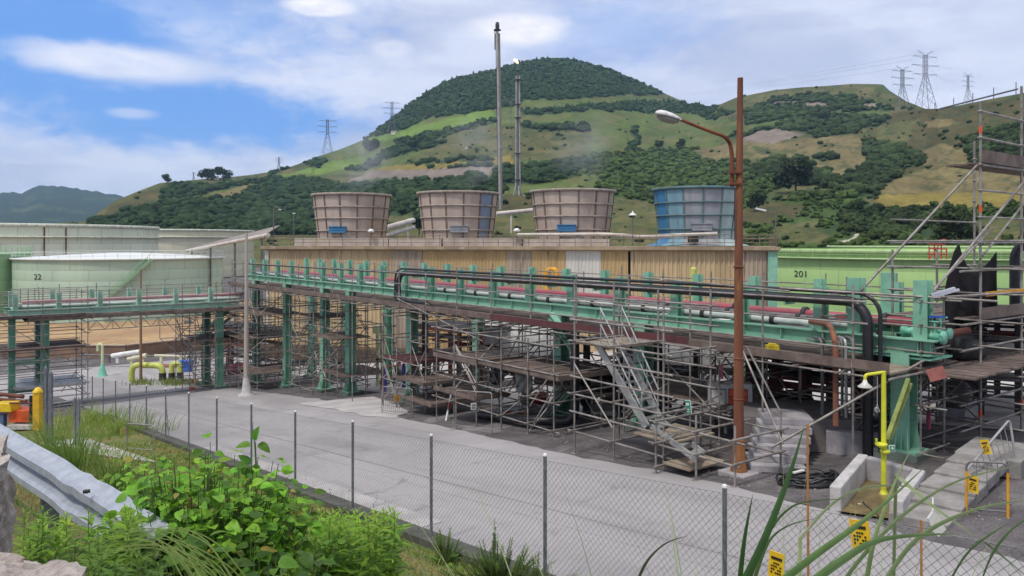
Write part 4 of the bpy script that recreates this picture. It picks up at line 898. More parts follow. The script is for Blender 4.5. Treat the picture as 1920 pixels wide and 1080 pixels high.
for (x0, y0, x1, y1, D_) in ((1727, 100, 1200, 190, 1500), (1712, 112, 1300, 178, 1500), (1683, 128, 1400, 165, 1400), (1745, 112, 1790, 128, 900), (1744, 130, 1790, 150, 900), (1760, 146, 1800, 150, 900)):
    a, b = P(x0, y0, Dof(1735, 202)), P(x1, y1, D_ * 1.3); pts = [a.lerp(b, i / 12) - ZU * (abs(b.x - a.x) * .02 * (1 - (2 * i / 12 - 1) ** 2)) for i in range(13)]; mb.path(pts, .09 * 1.2, 3)
mb.solo('power_line', M('wire', (.25, .25, .32), None, 1, .6), 'thin overhead wires running left from the right saddle pylons', 'power line')
# pipeline on trestles along the right skyline
Dp = 700.; a, b = P(1762, 204, Dp * 1.02), P(1908, 167, Dp * .9); t = thing('inclined_pipeline', 'dark sloping pipeline on slender masts above the right skyline', 'pipeline', a); mb = MB(); mb.tube(a, b, .75, 6); mb.build('pipe', M('pipe_violet_grey', (.16, .15, .18), None, 1, .7), t)
for k, (x, yt, yb) in enumerate(((1753, 193, 206), (1788, 184, 204), (1824, 174, 196), (1863, 164, 188), (1905, 154, 180))):
    D_ = Dp * (1.02 - .025 * k); mb = MB(); mb.tube(P(x, yb, D_), P(x, yt, D_), .38, 5); mb.build('mast', pyl, t)
# small white house by the skyline trees, and a mast in the field
def house(x, y, w_, h_, label, D=None):
    q = HP(x, y) if D is None else P(x, y, D); px1 = q.y / F; t = thing('house', label, 'house', q, 'far houses'); W_, H2 = w_ * px1, h_ * px1
    mb = MB(); mb.box(q + ZU * (H2 / 2 - 1), W_, W_ * .7, H2 + 2); mb.build('wall', white, t); mb = MB(); hw = W_ * .56
    z = q.z + H2; v = [(q.x - hw, q.y - W_ * .42, z), (q.x + hw, q.y - W_ * .42, z), (q.x + hw, q.y + W_ * .42, z), (q.x - hw, q.y + W_ * .42, z), (q.x - hw, q.y, z + H2 * .5), (q.x + hw, q.y, z + H2 * .5)]
    mb.add(v, [(0, 1, 5, 4), (2, 3, 4, 5), (0, 4, 3), (1, 2, 5), (3, 2, 1, 0)]); mb.build('roof', M('roof_tile', (.30, .22, .18), None, 1, .8), t)
    mb = MB()
    for k in (-.25, .25): mb.box(q + Vector((k * W_, -W_ * .355, H2 * .5)), W_ * .12, .1, H2 * .35)
    mb.build('window', dark, t)
house(405, 337, 8, 5, 'tiny white house between the skyline trees'); house(574, 262 + 0, 7, 3, 'small pale farm building on the mountain flank', D=Dof(738, 262)) if False else None
house(739, 251, 10, 4, 'pale farm building below the pylon on the mountain edge'); house(875, 279, 5, 3, 'tiny white house in the fields left of the tall flare stack')

# covered pipe bridge sloping down to the cooling tower, and the pale pipes on it
a, b = P(350, 470, 158), P(503, 441, 98); t = thing('pipe_bridge', 'pale sloping pipe bridge between the mint tank and the cooling tower', 'pipe bridge', Vector((a.x, a.y, -12)))
for off, r_ in ((0, .28),): mb = MB(); mb.tube(a + ZU * off, b + ZU * off, r_, 10); mb.build('pipe', M('pale_pipe', (.62, .56, .5), None, 1, .6), t)
mb = MB(); mb.add([a + ZU * .4, b + ZU * .3, b + ZU * 1.4 + Vector((0, 5, 0)), a + ZU * .9 + Vector((0, 5, 0)), a + ZU * .3, b + ZU * .2, b + ZU * 1.3 + Vector((0, 5, 0)), a + ZU * .8 + Vector((0, 5, 0))], [(0, 1, 2, 3), (7, 6, 5, 4), (0, 4, 5, 1)]); mb.build('cover_sheet', M('bridge_sheet', (.26, .22, .2), None, .5, .8), t)
for f in (.1, .4, .7, .95): q = a.lerp(b, f); mb = MB(); mb.box((q.x, q.y, (q.z - 12) / 2), .25, .25, q.z + 12); mb.build('post', dgrey, t)
mb = MB(); a, b = P(722, 428, 92), P(775, 413, 100); mb.tube(a, b, .35, 8); mb.tube(a - ZU * .9, b - ZU * .9, .28, 8); mb.box(P(765, 432, 99), .2, .2, 3); mb.solo('pipe_pair', M('pale_pipe', (.62, .56, .5), None, 1, .6), 'pair of pale pipes rising between the first two fan stacks', 'pipe')
mb = MB(); a, b = P(930, 401, 110), P(1000, 394, 112); mb.tube(a, b, .3, 8); mb.box(a.lerp(b, .4) - ZU * 1.5, .25, .25, 3); mb.solo('pale_pipe', M('pale_pipe', (.62, .56, .5), None, 1, .6), 'thin pale pipe between the second and third fan stacks', 'pipe')
mb = MB(); a, b = HP(983, 369), HP(1032, 361); mb.tube(a + ZU, b + ZU, .8, 8); mb.box((a + b) / 2 - ZU, .6, .6, 3); mb.solo('pale_pipe', M('pale_pipe', (.62, .56, .5), None, 1, .6), 'pale pipe leading right from the foot of the shorter flare stack', 'pipe')
for x, y0, y1, lb in ((513, 436, 392, 'hooked lamp on the roof at the left end of the cooling tower'), (551, 436, 400, 'straight thin lamp left of the first fan stack')):
    q = P(x, y0, 100); k = q.y / F; t = thing('street_lamp', lb, 'lamp', q, 'lamps beyond the cooling tower'); mb = MB(); mb.tube(q - ZU * 8, q + ZU * (y0 - y1) * k, .07, 6); 
    if x < 530: mb.path(bend([q + ZU * (y0 - y1 - 2) * k, q + Vector((2 * k, 0, (y0 - y1 + 5) * k)), q + Vector((12 * k, 0, (y0 - y1) * k))], .3), .06, 5)
    mb.build('pole', dgrey, t); mb = MB(); hd_ = q + (Vector((12 * k, 0, (y0 - y1 - 1) * k)) if x < 530 else ZU * (y0 - y1) * k); mb.box(hd_, 5 * k, 3 * k, 1.6 * k); mb.build('lamp_head', white, t)
# ------------------------------------------------------------ pipe racks
UZ = (U, V, ZU)
def wbox(mb, u, v, z, su, sv, sz, mi=0): return mb.box(W(u, v, z), su, sv, sz, UZ, mi)
def hcol(mb, u, v, z0, z1, w_=0.46, d=0.44, t=0.05):
    zc, h = (z0 + z1) / 2, z1 - z0
    wbox(mb, u, v - d / 2, zc, w_, t, h); wbox(mb, u, v + d / 2, zc, w_, t, h); wbox(mb, u, v, zc, t, d - t, h)
def igird(mb, a, b, depth=0.34, w_=0.28, t=0.04, web=None):
    """rolled I girder from a to b, both at mid height"""
    mb.bar(a + ZU * (depth / 2), b + ZU * (depth / 2), w_, t); mb.bar(a - ZU * (depth / 2), b - ZU * (depth / 2), w_, t); mb.bar(a, b, 0.03, depth - t)
rack = thing('pipe_rack', 'long mint green pipe rack on H columns running diagonally across the works', 'pipe rack', W(-30, 22, plane(-30)))
foot = M('column_plinth', (0.13, 0.17, 0.15), (0.09, 0.12, 0.10), 1.5, .9)
def column(parent, u, v, ztop, w_=0.46, gus=True, mat=green):
    g = gz(u, v); mb = MB(); hcol(mb, u, v, g + 0.18, ztop, w_, w_ * .95)
    wbox(mb, u, v, g + .22, w_ * 2.0, w_ * 1.7, .06)
    if gus:
        for k in (-.33, -.11, .11, .33):
            for s_ in (-1, 1):
                b = W(u + k * w_ * 1.7, v + s_ * w_ * .75, g + .25); c = W(u + k * w_ * 1.1, v + s_ * w_ * .46, g + .95); d = W(u + k * w_ * 1.1, v + s_ * w_ * .46, g + .25)
                e = U * .02; mb.add([b - e, c - e, d - e, b + e, c + e, d + e], [(0, 1, 2), (5, 4, 3), (0, 3, 4, 1), (1, 4, 5, 2), (2, 5, 3, 0)])
    mb.build('column', mat, parent); mb = MB(); wbox(mb, u, v, g + .08, w_ * 2.4, w_ * 2.1, .26); mb.build('plinth', foot, parent)
def uv_at(x, y, v): return UV(PV(x, y, v))[0]
nearcols = [-58.3, -52.0, -45.7, -42.0, -34.8, -23.1, -18.7, -9.7]
for u in nearcols: column(rack, u, 20.0, -2.82)
for u in (-58.3, -52.0, -45.7, -35.2, -23.1, -17.4, -12.2): column(rack, u, 24.4, -2.82)
UE = -8.7; UW = -60.5
for v in (20.0, 24.4):
    mb = MB(); ue = UE - .3 if v < 22 else -11.3; igird(mb, W(UW, v, -2.64), W(ue, v, -2.64), 0.36, 0.30); 
    k = 0
    for u in np.arange(UW + .5, ue, 1.3): wbox(mb, u, v, -2.64, .02, .26, .32)
    mb.build('girder', green, rack)
for u in np.arange(-59.8, -11.4, 2.62): 
    mb = MB(); igird(mb, W(u, 20.1, -2.60), W(u, 24.3, -2.60), 0.26, 0.2); mb.build('cross_beam', green, rack)
for i, u in enumerate(np.arange(-59.2, -10.5, 2.62)):
    if u > -12: continue
    for v in (20.05, 24.35):
        h = 1.22; mb = MB(); hcol(mb, u, v, -2.46, -2.46 + h, .30, .26, .035); mb.build('pipe_post', green, rack)
for u, v in ((-11.0, 20.05), (-12.3, 24.35), (-9.25, 20.05)):
    mb = MB(); hcol(mb, u, v, -2.46, -.95, .34, .30, .04); wbox(mb, u, v, -2.44, .8, .6, .03); mb.build('pipe_post', green, rack)
# knee braces
mb = MB(); igird(mb, W(-24.6, 20.0, -2.9), W(-23.2, 19.0, -2.9), .2, .2)
mb = MB(); a = PV(1033, 592, 19.4); b = PV(1078, 655, 18.9); igird(mb, a, b, .26, .26); mb.build('knee_brace', green, rack)
a = PV(1036, 772, 19.6); b = PV(1085, 720, 19.6); mb = MB(); igird(mb, a, b, .24, .24); mb.build('knee_brace', green, rack)
# green end platform with gusset
mb = MB(); wbox(mb, -10.1, 20.5, -2.92, 2.2, 1.2, .05); wbox(mb, -11.2, 22.3, -2.9, 2.0, 2.6, .05); mb.build('end_platform', green2, rack)
mb = MB(); igird(mb, W(-9.0, 19.9, -2.64), W(-11.2, 24.4, -2.64), .34, .3); mb.build('end_beam', green, rack)
# pipes lying on the rack: each one a thing
def rpipe(name, v, z, r, mat, label, u0=-60, u1=-9.5, tail=None, flanges=0, grp='pipes lying on the long rack', head=None):
    pts = ([] if head is None else head) + [W(u0, v, z), W(u1, v, z)] + (tail or []); t = thing(name, label, 'pipe', W((u0 + u1) / 2, v, z - r), grp)
    mb = MB(); mb.path(bend(pts, max(.3, r * 3.2)), r, 10); mb.build('pipe_run', mat, t)
    if flanges:
        for u in np.linspace(u1 - 1.2, u1 - 1.2 - 2.62 * (flanges - 1), flanges): mb = MB(); mb.lathe(W(u, v, z), [(r * 1.02, -.06), (r * 1.55, -.06), (r * 1.55, .06), (r * 1.02, .06)], 12, axis=tuple(U)); mb.build('clamp', dark, t)
    return t
g_down = gz(-12.3, 18.7)
rpipe('cladded_pipe', 20.42, -2.33, .115, silver, 'pale clad pipe nearest the road side girder of the long rack', u1=-12.6, flanges=8)
rpipe('cladded_pipe', 20.86, -2.34, .095, silver, 'second pale pipe, just behind the nearest one on the long rack', u1=-11.3, flanges=4)
rpipe('grey_pipe', 21.45, -2.30, .10, dgrey, 'grey pipe between the pale pipes and the red one on the long rack', u1=-12.4, flanges=5)
rpipe('red_pipe', 22.45, -2.28, .15, magenta, 'crimson pipe along the middle of the long rack', u1=-10.2, flanges=5)
rpipe('cladded_pipe', 23.2, -2.32, .10, silver, 'pale pipe behind the crimson pipe on the long rack', u1=-11.4)
rpipe('mint_pipe', 23.7, -2.34, .08, green2, 'thin mint pipe beside the far girder of the long rack', u1=-11.4)
# black lagged pipe above the near edge
vb = 19.55; zb_ = -1.55; uL = uv_at(752, 520, vb); uR = uv_at(1603, 572, vb); gb = gz(uR + .4, vb)
t = thing('black_pipe', 'thick black lagged pipe above the near girder, turning down at its right end', 'pipe', W(uR, vb, gb), 'black pipes of the long rack')
mb = MB(); mb.path(bend([W(uL - .1, vb - .1, -3.05), W(uL - .1, vb - .1, zb_), W(uR, vb, zb_), W(uR + .35, vb, zb_ - .35), W(uR + .35, vb, gb)], .75, 8), .135, 12); mb.build('pipe_run', black, t)
for u in np.arange(uL + 1.4, uR - .5, 2.62): mb = MB(); wbox(mb, u, vb + .12, zb_ - .17, .07, .5, .07); mb.build('bracket', green, t)
mb = MB(); mb.path(bend([W(uL - .45, vb - .1, -2.9), W(uL - .45, vb - .1, zb_ + .22), W(uR + .3, vb, zb_ + .23), W(uR + .68, vb, zb_ - .1), W(uR + .68, vb, gb + .2)], .75, 8), .055, 8); mb.solo('black_pipe', black, 'thin black pipe running on top of the thick black pipe', 'pipe', 'black pipes of the long rack')
mb = MB(); mb.path(bend([W(-59.5, vb, zb_ - .05), W(uL - .6, vb, zb_)], .3), .06, 8); mb.solo('black_pipe', black, 'thin dark pipe on the far left stretch of the long rack', 'pipe', 'black pipes of the long rack')
mb = MB(); pts = [PV(750, 560, 19.2), PV(770, 566, 19.3), PV(800, 569, 19.5), PV(812, 580, 19.7)]; mb.path(bend([W(uL - .1, vb - .1, -2.6), pts[0], pts[1], pts[2], pts[3]], .4), .12, 10)
mb.path(bend([W(uL - .45, vb - .1, -2.5), pts[0] - U * .2 - ZU * .1, pts[1] - ZU * .15, pts[2] - ZU * .12], .4), .05, 8); mb.solo('black_hose_bend', black, 'black pipe bend hooking under the walkway left of the rack middle', 'pipe', 'black pipes of the long rack')
mb = MB(); uc = uv_at(797, 650, 20.6); mb.tube(W(uc, 20.6, -3.0), W(uc, 20.6, gz(uc, 20.6) + .9), .16, 10); mb.solo('black_pipe', black, 'black downpipe beside the column left of the red platform', 'pipe', 'black pipes of the long rack')
uc = uv_at(1078, 720, 18.7); mb = MB(); mb.path(bend([W(uc, 18.7, -3.1), W(uc, 18.7, gz(uc, 18.7) + .22), W(uc - 1.2, 17.6, gz(uc, 18) + .22), W(uc - 5.4, 18.3, gz(uc - 5, 18) + .1)], .5), .17, 10); mb.solo('black_pipe', black, 'black downpipe bending along the ground before a column foot', 'pipe', 'black pipes of the long rack')
# descending small pipes and conduits at the right end
uo = uv_at(1567, 700, 18.6)
for i, (x, y0, y1, r, m_, lb) in enumerate(((1541, 655, 750, .035, dgrey, 'thin grey conduit left of the rust coloured downpipe'), (1579, 640, 752, .04, dgrey, 'thin grey conduit right behind the rust coloured downpipe'), (1586, 640, 755, .04, steel_lt, 'pale conduit halfway between the rust and the black downpipes'), (1600, 640, 760, .045, dgrey, 'grey conduit left of the thick black downpipe'))):
    mb = MB(); mb.path(bend([PV(x - 14, 632, 19.4), PV(x, 636, 19.2), PV(x, y1 + 28, 19.2)], .3), r, 7); mb.solo('conduit', m_, lb, 'conduit', 'conduits at the right end of the long rack')
mb = MB(); mb.path(bend([PV(1520, 602, 19.7), PV(1556, 608, 18.9), PV(1567, 640, 18.7), PV(1567, 798, 18.7)], .4), .075, 10); mb.solo('rust_pipe', M('rust_orange', (.27, .10, .055), (.17, .07, .045), 2, .7), 'rust orange downpipe at the right end of the long rack', 'pipe')
# cable ladder of small grey tubes
# ---- crossing rack on the left
green_pale = M('chalky_mint_paint', (0.34, 0.52, 0.42), (0.25, 0.42, 0.33), 1.5, .6)
lr = thing('pipe_rack', 'lower mint green pipe rack crossing over the road on the left', 'pipe rack', W(-59.5, 11, plane(-59.5)))
for u in (-58.0, -61.2):
    for v in (6.2, 17.2): column(lr, u, v, -4.66, .44)
    mb = MB(); igird(mb, W(u, 4.2, -4.48), W(u, 18.6, -4.48), .36, .3); mb.build('girder', green_pale, lr)
column(lr, -58.0, 4.4, -4.66, .36)
for v in (4.6, 7, 9.4, 11.8, 14.2, 16.6): 
    mb = MB(); igird(mb, W(-61.1, v, -4.42), W(-58.1, v, -4.42), .24, .2); mb.build('cross_beam', green_pale, lr)
    for u in (-58.05, -61.2): mb = MB(); hcol(mb, u, v, -4.3, -3.25, .28, .26, .035); mb.build('pipe_post', green_pale, lr)
for (z, v0, v1) in ((-9.4, 5, 8), (-7.6, 5, 8)): mb = MB(); igird(mb, W(-58, 4.4, z), W(-58, 6.2, z), .22, .2); mb.build('tie_beam', green, lr)
mb = MB(); mb.bar(PV(372, 628, 17.2), PV(428, 583, 18.5), .22, .22); mb.bar(PV(392, 625, 17.2), PV(440, 590, 18.8), .2, .2); mb.build('knee_brace', green, lr)
for u, z, r, m_, lb in ((-58.4, -4.12, .10, silver, 'white pipe nearest the camera on the left crossing rack'), (-58.8, -3.86, .12, M('rosy_pipe', (.55, .28, .30), (.45, .22, .25), 1, .5), 'rosy pipe above the white one on the left crossing rack'), (-59.5, -4.1, .12, silver, 'white pipe in the middle of the left crossing rack'), (-60.3, -4.1, .1, green2, 'mint pipe at the back of the left crossing rack')):
    mb = MB(); mb.tube(W(u, 5.0, z), W(u, 19.4, z), r, 10); mb.solo('rack_pipe', m_, lb, 'pipe', 'pipes on the left crossing rack')

# ------------------------------------------------------------ scaffolds
def one(name, a, b, mat, parent, r=.028, n=6):
    mb = MB(); mb.tube(a, b, r, n); return mb.build(name, mat, parent)
def jt(s=.03): return random.uniform(-s, s)
def planks(mb, u0, u1, v0, v1, z, along='u', bw=.24):
    rnd = random.Random(int(u0 * 10 + v0 * 100))
    n = max(1, int((v1 - v0) / bw)) if along == 'u' else max(1, int((u1 - u0) / bw)); L = (u1 - u0) if along == 'u' else (v1 - v0)
    for i in range(n):
        s = 0
        while s < L - .1:
            l = min(L - s, rnd.uniform(2.2, 3.9)); zz_ = z + rnd.uniform(-.012, .012)
            if along == 'u': wbox(mb, u0 + s + l / 2, v0 + (i + .5) * (v1 - v0) / n, zz_, l - .02, (v1 - v0) / n - .015, .045)
            else: wbox(mb, u0 + (i + .5) * (u1 - u0) / n, v0 + s + l / 2, zz_, (u1 - u0) / n - .015, l - .02, .045)
            s += l
def scaffold(label, us, vs, ztop, levels, decks=(), braces=(), zb=None, mat=steel, dmat=board, rails_v=None, tlev=None, toe=.0, skip=(), tr=True, ext=.18, group='tube scaffolds round the pipe racks'):
    cu, cv = (us[0] + us[-1]) / 2, (vs[0] + vs[-1]) / 2; t = thing('scaffold', label, 'scaffold', W(cu, cv, gz(cu, cv)), group)
    for i, u in enumerate(us):
        for j, v in enumerate(vs):
            if (i, j) in skip: continue
            z0 = gz(u, v) if zb is None else (zb if not callable(zb) else zb(u, v)); zt = ztop + jt(.25); du, dv = jt(), jt(); mb = MB(); mb.tube(W(u + du, v + dv, z0), W(u + du, v + dv, zt), .029, 6)
            for z in levels:
                if z0 < z < zt: mb.lathe(W(u + du, v + dv, z), [(.028, -.015), (.065, -.012), (.065, .012), (.028, .015)], 8)
            if zb is None: wbox(mb, u + du, v + dv, z0 + .01, .16, .16, .02)
            mb.build('standard', mat, t)
    for z in levels:
        for v in (rails_v or vs):
            lo = max(gz(us[0], v), gz(us[-1], v)); ua, ub = us[0], us[-1]
            if z < gz(ub, v) + .1 and zb is None:
                ok = [u for u in us if gz(u, v) + .1 < z]
                if len(ok) < 2: continue
                ub = ok[-1]
            one('ledger', W(ua - ext - random.random() * .2, v, z + jt(.02)), W(ub + ext + random.random() * .25, v, z + jt(.02)), mat, t)
    if tr:
        for z in (tlev or levels):
            for u in us:
                if z > gz(u, vs[0]) + .1: one('transom', W(u + .05, vs[0] - .12 - random.random() * .15, z + .05 + jt(.02)), W(u + .05, vs[-1] + .12 + random.random() * .15, z + .05 + jt(.02)), mat, t)
    for d in decks:
        u0, u1, v0, v1, z = d[:5]; dm = d[5] if len(d) > 5 else dmat; mb = MB(); planks(mb, u0, u1, v0, v1, z, d[6] if len(d) > 6 else 'u'); mb.build('platform', dm, t)
        if toe or len(d) > 7:
            h = toe or d[7]; mb = MB(); wbox(mb, (u0 + u1) / 2, v0 - .02, z + h / 2 + .01, u1 - u0, .035, h); mb.build('toe_board', dm, t)
            mb = MB(); wbox(mb, u1 + .02, (v0 + v1) / 2, z + h / 2 + .01, .035, v1 - v0, h); mb.build('toe_board', dm, t)
    for a, b in braces: one('brace', a, b, mat, t)
    return t
def rb_(us, vs, z0, z1, n, seed):   # random diagonal bracing inside a block
    rr = random.Random(seed); out = []
    for _ in range(n):
        i = rr.randrange(len(us) - 1); v = rr.choice(vs); za = rr.uniform(z0, z1 - 1.5); g = gz(us[i], v) + .1; za = max(za, g)
        a, b = W(us[i], v + .05, za), W(us[i + 1], v + .05, za + rr.uniform(1.2, 2.2))
        if rr.random() < .5: a, b = W(us[i], v + .05, za + rr.uniform(1.2, 2.2)), W(us[i + 1], v + .05, za)
        out.append((a, b))
        if rr.random() < .5 and len(vs) > 1: j = rr.randrange(len(vs) - 1); out.append((W(us[i] + .05, vs[j], za), W(us[i] + .05, vs[j + 1], za + rr.uniform(1, 2))))
    return out
# walkway along the long rack
wus = list(np.arange(-58.6, -9.0, 2.55)); 
def wzb(u, v):
    if v < 19 and (u > -17 or abs(u + 38.2) < 1.3 or abs(u + 30.5) < 1.3): return gz(u, v)
    return -3.45
walk = scaffold('walkway scaffold with guard rails along the whole near side of the long rack', wus, [18.3], -1.15, [-1.45, -2.0, -2.62, -3.26], zb=wzb, tr=False)
mb = MB(); planks(mb, -59.5, -37, 18.32, 19.7, -3.13); mb.build('platform', board_lt, walk); mb = MB(); planks(mb, -37, -17, 18.32, 19.7, -3.13); mb.build('platform', board_lt, walk)
mb = MB(); planks(mb, -17, -9.2, 18.32, 19.7, -3.13); mb.build('platform', board_lt, walk)
mb = MB(); planks(mb, -59.5, -9.2, 19.72, 21.9, -3.16, bw=.5); planks(mb, -17, -10.5, 21.92, 25.6, -3.16, bw=.5); mb.build('under_deck', board, walk)  # right stretch carried farther back to darken the space under the rack
for k, (a_, b_) in enumerate(zip([-59.5] + wus[1::2], wus[1::2] + [-9.2])):
    mb = MB(); wbox(mb, (a_ + b_) / 2, 18.27 - .04 * (k % 2), -3.0 + .02 * (k % 3), b_ - a_ - .03, .035, .22); mb.build('toe_board', board_red if 15 <= k * 2 + 1 <= 17 else board, walk)
for u in np.arange(-59, -9, 1.28): one('transom', W(u, 18.0 + jt(.1), -3.21), W(u, 25.8 + jt(.1), -3.21), steel, walk, n=5)
for x0, y0, x1, y1, v_ in ((745, 560, 905, 640, 18.2), (1400, 650, 1462, 770, 17.9)): one('brace', PV(x0, y0, v_), PV(x1, y1, v_), steel, walk)
farr = scaffold('guard rails of the long rack walkway on its far side', wus, [25.7], -1.25, [-1.5, -2.1, -2.7], zb=-3.3, tr=False)
# blocks underneath
def lv(z0, z1, st): return list(np.arange(z0, z1, st))
us = [-60.6, -58.9, -57.2, -55.2, -53.2, -51.4]; vs = [17.7, 20.3, 22.6]
scaffold('dense scaffold tower round the far left columns of the long rack', us, vs, -3.3, lv(-10.4, -3.4, 1.0), [(-60.5, -51.5, 17.8, 21, -4.9), (-60.5, -54, 17.6, 22.5, -6.75), (-56, -52, 17.8, 21, -8.9)], rb_(us, vs, -10.8, -4, 26, 3))
us = [-48.2, -46.6, -44.4, -42.6, -41.0]; vs = [18.7, 20.5, 22.3]
scaffold('scaffold block round the two columns left of the goose neck pipes', us, vs, -3.3, lv(-9.0, -3.4, 1.0), [(-43.8, -40.6, 18.2, 20.6, -5.45), (-44.5, -40.8, 19, 22, -7.7), (-48, -44.5, 19, 22, -4.6)], rb_(us, vs, -9.2, -4, 24, 5))
us = [-34.6, -33.2, -31.8, -30.4]; vs = [18.2, 20.6, 22.4]
scaffold('scaffold with dark red boards round the column left of the white tank', us, vs, -3.3, lv(-7.8, -3.4, 1.05), [(-34.8, -31.7, 18.3, 22.3, -5.72, board_red), (-32.4, -29.6, 17.6, 20.2, -6.35), (-31.4, -28.6, 17.4, 20, -7.1)], rb_(us, vs, -8.0, -4, 16, 7), toe=.14)
us = [-27.6, -26.2, -24.6, -23.0, -21.4, -20.0]; vs = [17.0, 19.2, 21.4]
scaffold('wide low scaffold before the white tank with long brown boards', us, vs, -3.3, lv(-6.4, -3.4, .95), [(-27.8, -24.6, 17.0, 19.2, -4.75, board), (-24.6, -19.8, 17.05, 20.6, -4.68, board), (-24, -20.2, 19.5, 21.4, -5.6, board), (-27.6, -24.6, 16.9, 18.6, -6.1)], rb_(us, vs, -6.8, -4, 22, 9), toe=.17)
us = [-18.6, -16.6, -14.6]; vs = [18.9, 21.2, 23.0]
scaffold('dark scaffold behind the aluminium stairs', us, vs, -3.3, lv(-6.0, -3.4, .9), [(-18.5, -14.6, 19, 22, -4.9)], rb_(us, vs, -6.2, -3.8, 12, 11))
us = [-13.2, -11.6, -10.1]; vs = [20.9, 23.2, 25.6]
scaffold('dark scaffold under the right end of the long rack', us, vs, -3.3, lv(-5.4, -3.4, .9), [], rb_(us, vs, -5.6, -3.8, 8, 13))
# stair tower
us = [-17.25, -15.6, -13.72]; vs = [15.45, 17.3]
stl = [-1.75, -2.3, -2.95, -3.45, -4.0, -4.5, -5.05, -5.62]
stt = scaffold('stair tower scaffold between the rack and the road, enclosed by many horizontal tubes', us, vs, -1.25, stl, [(-17.2, -15.7, 15.5, 17.2, -2.98, board_lt), (-14.7, -13.3, 15.3, 17.0, -5.15, board_lt)], [], skip=(), tlev=[-2.95, -4.5, -5.62], ext=.1)
for (ua, za, ub, zb2, v_) in ((-17.2, -3.6, -15.6, -5.2, 15.4), (-17.2, -5.3, -15.6, -3.9, 17.4)): one('brace', W(ua, v_, za), W(ub, v_, zb2), steel, stt)
us = [-13.5, -12.2, -11.1]; vs = [14.9, 16.7]
scaffold('low landing scaffold with two wide boards at the foot of the stairs', us, vs, -4.3, [-4.6, -5.15, -5.75], [(-13.4, -12.5, 15.0, 16.4, -5.62, board_lt), (-12.6, -11.2, 14.8, 15.9, -5.92, board_lt)], [], ext=.08)
us = [-13.0, -11.6]; vs = [17.6, 19.3]
# aluminium stairs
al = thing('aluminium_stairs', 'steep aluminium stairs with double handrails inside the stair tower', 'stairs', PV(1225, 805, 16.2))
for (xt, yt, xb, yb, vv_) in ((1120, 645, 1213, 800, 15.75), (1160, 642, 1243, 793, 16.75)):
    mb = MB(); mb.bar(PV(xt, yt, vv_), PV(xb, yb, vv_), .06, .22); mb.build('stringer', steel_lt, al)
    mb = MB(); a, b = PV(xt + 5, yt - 68, vv_), PV(xb - 8, yb - 62, vv_); mb.tube(a, b, .028, 6); mb.tube(a - ZU * .45, b - ZU * .45, .024, 6)
    for f in (.02, .35, .7, .98): q = a.lerp(b, f); mb.tube(q, q - ZU * 1.0, .022, 5)
    mb.build('handrail', steel_lt, al)
a0, b0, a1, b1 = PV(1120, 645, 15.75), PV(1213, 800, 15.75), PV(1160, 642, 16.75), PV(1243, 793, 16.75)
for k in range(9): f = (k + .6) / 9.4; p_, q_ = a0.lerp(b0, f), a1.lerp(b1, f); mb = MB(); mb.bar(p_, q_, .24, .035); mb.build('tread', steel_lt, al)
mb = MB(); mb.bar(PV(1222, 800, 15.6), PV(1305, 862, 15.0), .05, .15); mb.bar(PV(1245, 792, 16.6), PV(1320, 850, 15.9), .05, .15)
for k in range(4): f = k / 3.6 + .06; mb.bar(PV(1222, 800, 15.6).lerp(PV(1305, 862, 15.0), f), PV(1245, 792, 16.6).lerp(PV(1320, 850, 15.9), f), .24, .03)
mb.solo('short_steps', steel_lt, 'short flight of four steps leading down to the ground landing', 'stairs')
# scaffold right of the stairs reaching the ground
us = [-12.6, -10.9, -9.3]; vs = [18.0]
# tall tower at the right edge
uT = -8.85; lvT = [3.5, 2.8, 2.08, 1.4, .68, 0, -.74, -1.4, -2.13, -2.8, -3.5, -4.2, -4.87]
tt = thing('scaffold_tower', 'tall open scaffold tower rising above everything at the right edge', 'scaffold', W(uT, 24, gz(uT, 24)), 'tube scaffolds round the pipe racks')
stdT = [(uT, 22.4, 3.75), (uT, 25.15, 4.5), (uT + .2, 27.8, 3.9), (uT + 2.2, 25.4, .8), (uT + 2.2, 22.6, -.6), (uT - 2.4, 22.5, -.2), (uT - 2.4, 25.3, -.2), (uT - 2.4, 28, 3.4)]
for u, v, zt in stdT:
    mb = MB(); mb.tube(W(u, v, gz(u, v)), W(u, v, zt), .036, 8)
    for z in lvT:
        if z < zt: mb.lathe(W(u, v, z), [(.03, -.03), (.075, -.02), (.075, .02), (.03, .03)], 8)
    wbox(mb, u, v, gz(u, v) + .015, .2, .2, .03); mb.build('standard', steel, tt)
for z in lvT:
    one('ledger', W(uT, 22.4 if z > .1 else 21.2, z), W(uT, 28.1, z + jt()), steel, tt, .033)
    if z < 1: one('ledger', W(uT - 2.4, 22.4, z), W(uT - 2.4, 28.1, z), steel, tt)
    if z < .5: one('transom', W(uT - 2.5, 22.4, z + .05), W(uT + 2.3, 22.4, z + .05), steel, tt); one('transom', W(uT - 2.5, 25.2, z + .05), W(uT + 2.3, 25.2, z + .05), steel, tt)
for (x0, y0, v0, x1, y1, v1, r_) in ((1600, 560, 20.0, 1832, 310, 22.3, .034), (1745, 552, 20.2, 1925, 335, 24, .034), (1745, 548, 20.4, 1862, 427, 23.5, .028), (1842, 480, 22.5, 1925, 375, 25.2, .03)):
    one('brace', PV(x0, y0, v0), PV(x1, y1, v1), steel, tt, r_)
for (z, hh) in ((2.08, .34), (-2.1, .3), (-3.45, .22)):
    mb = MB(); planks(mb, uT - (.9 if z > 0 else 2.3), uT, 22.4, 28, z + .04, 'v'); mb.build('platform', board, tt); mb = MB(); wbox(mb, uT + .04, 25.2, z + .06 + hh / 2, .035, 5.6, hh); mb.build('toe_board', board, tt)
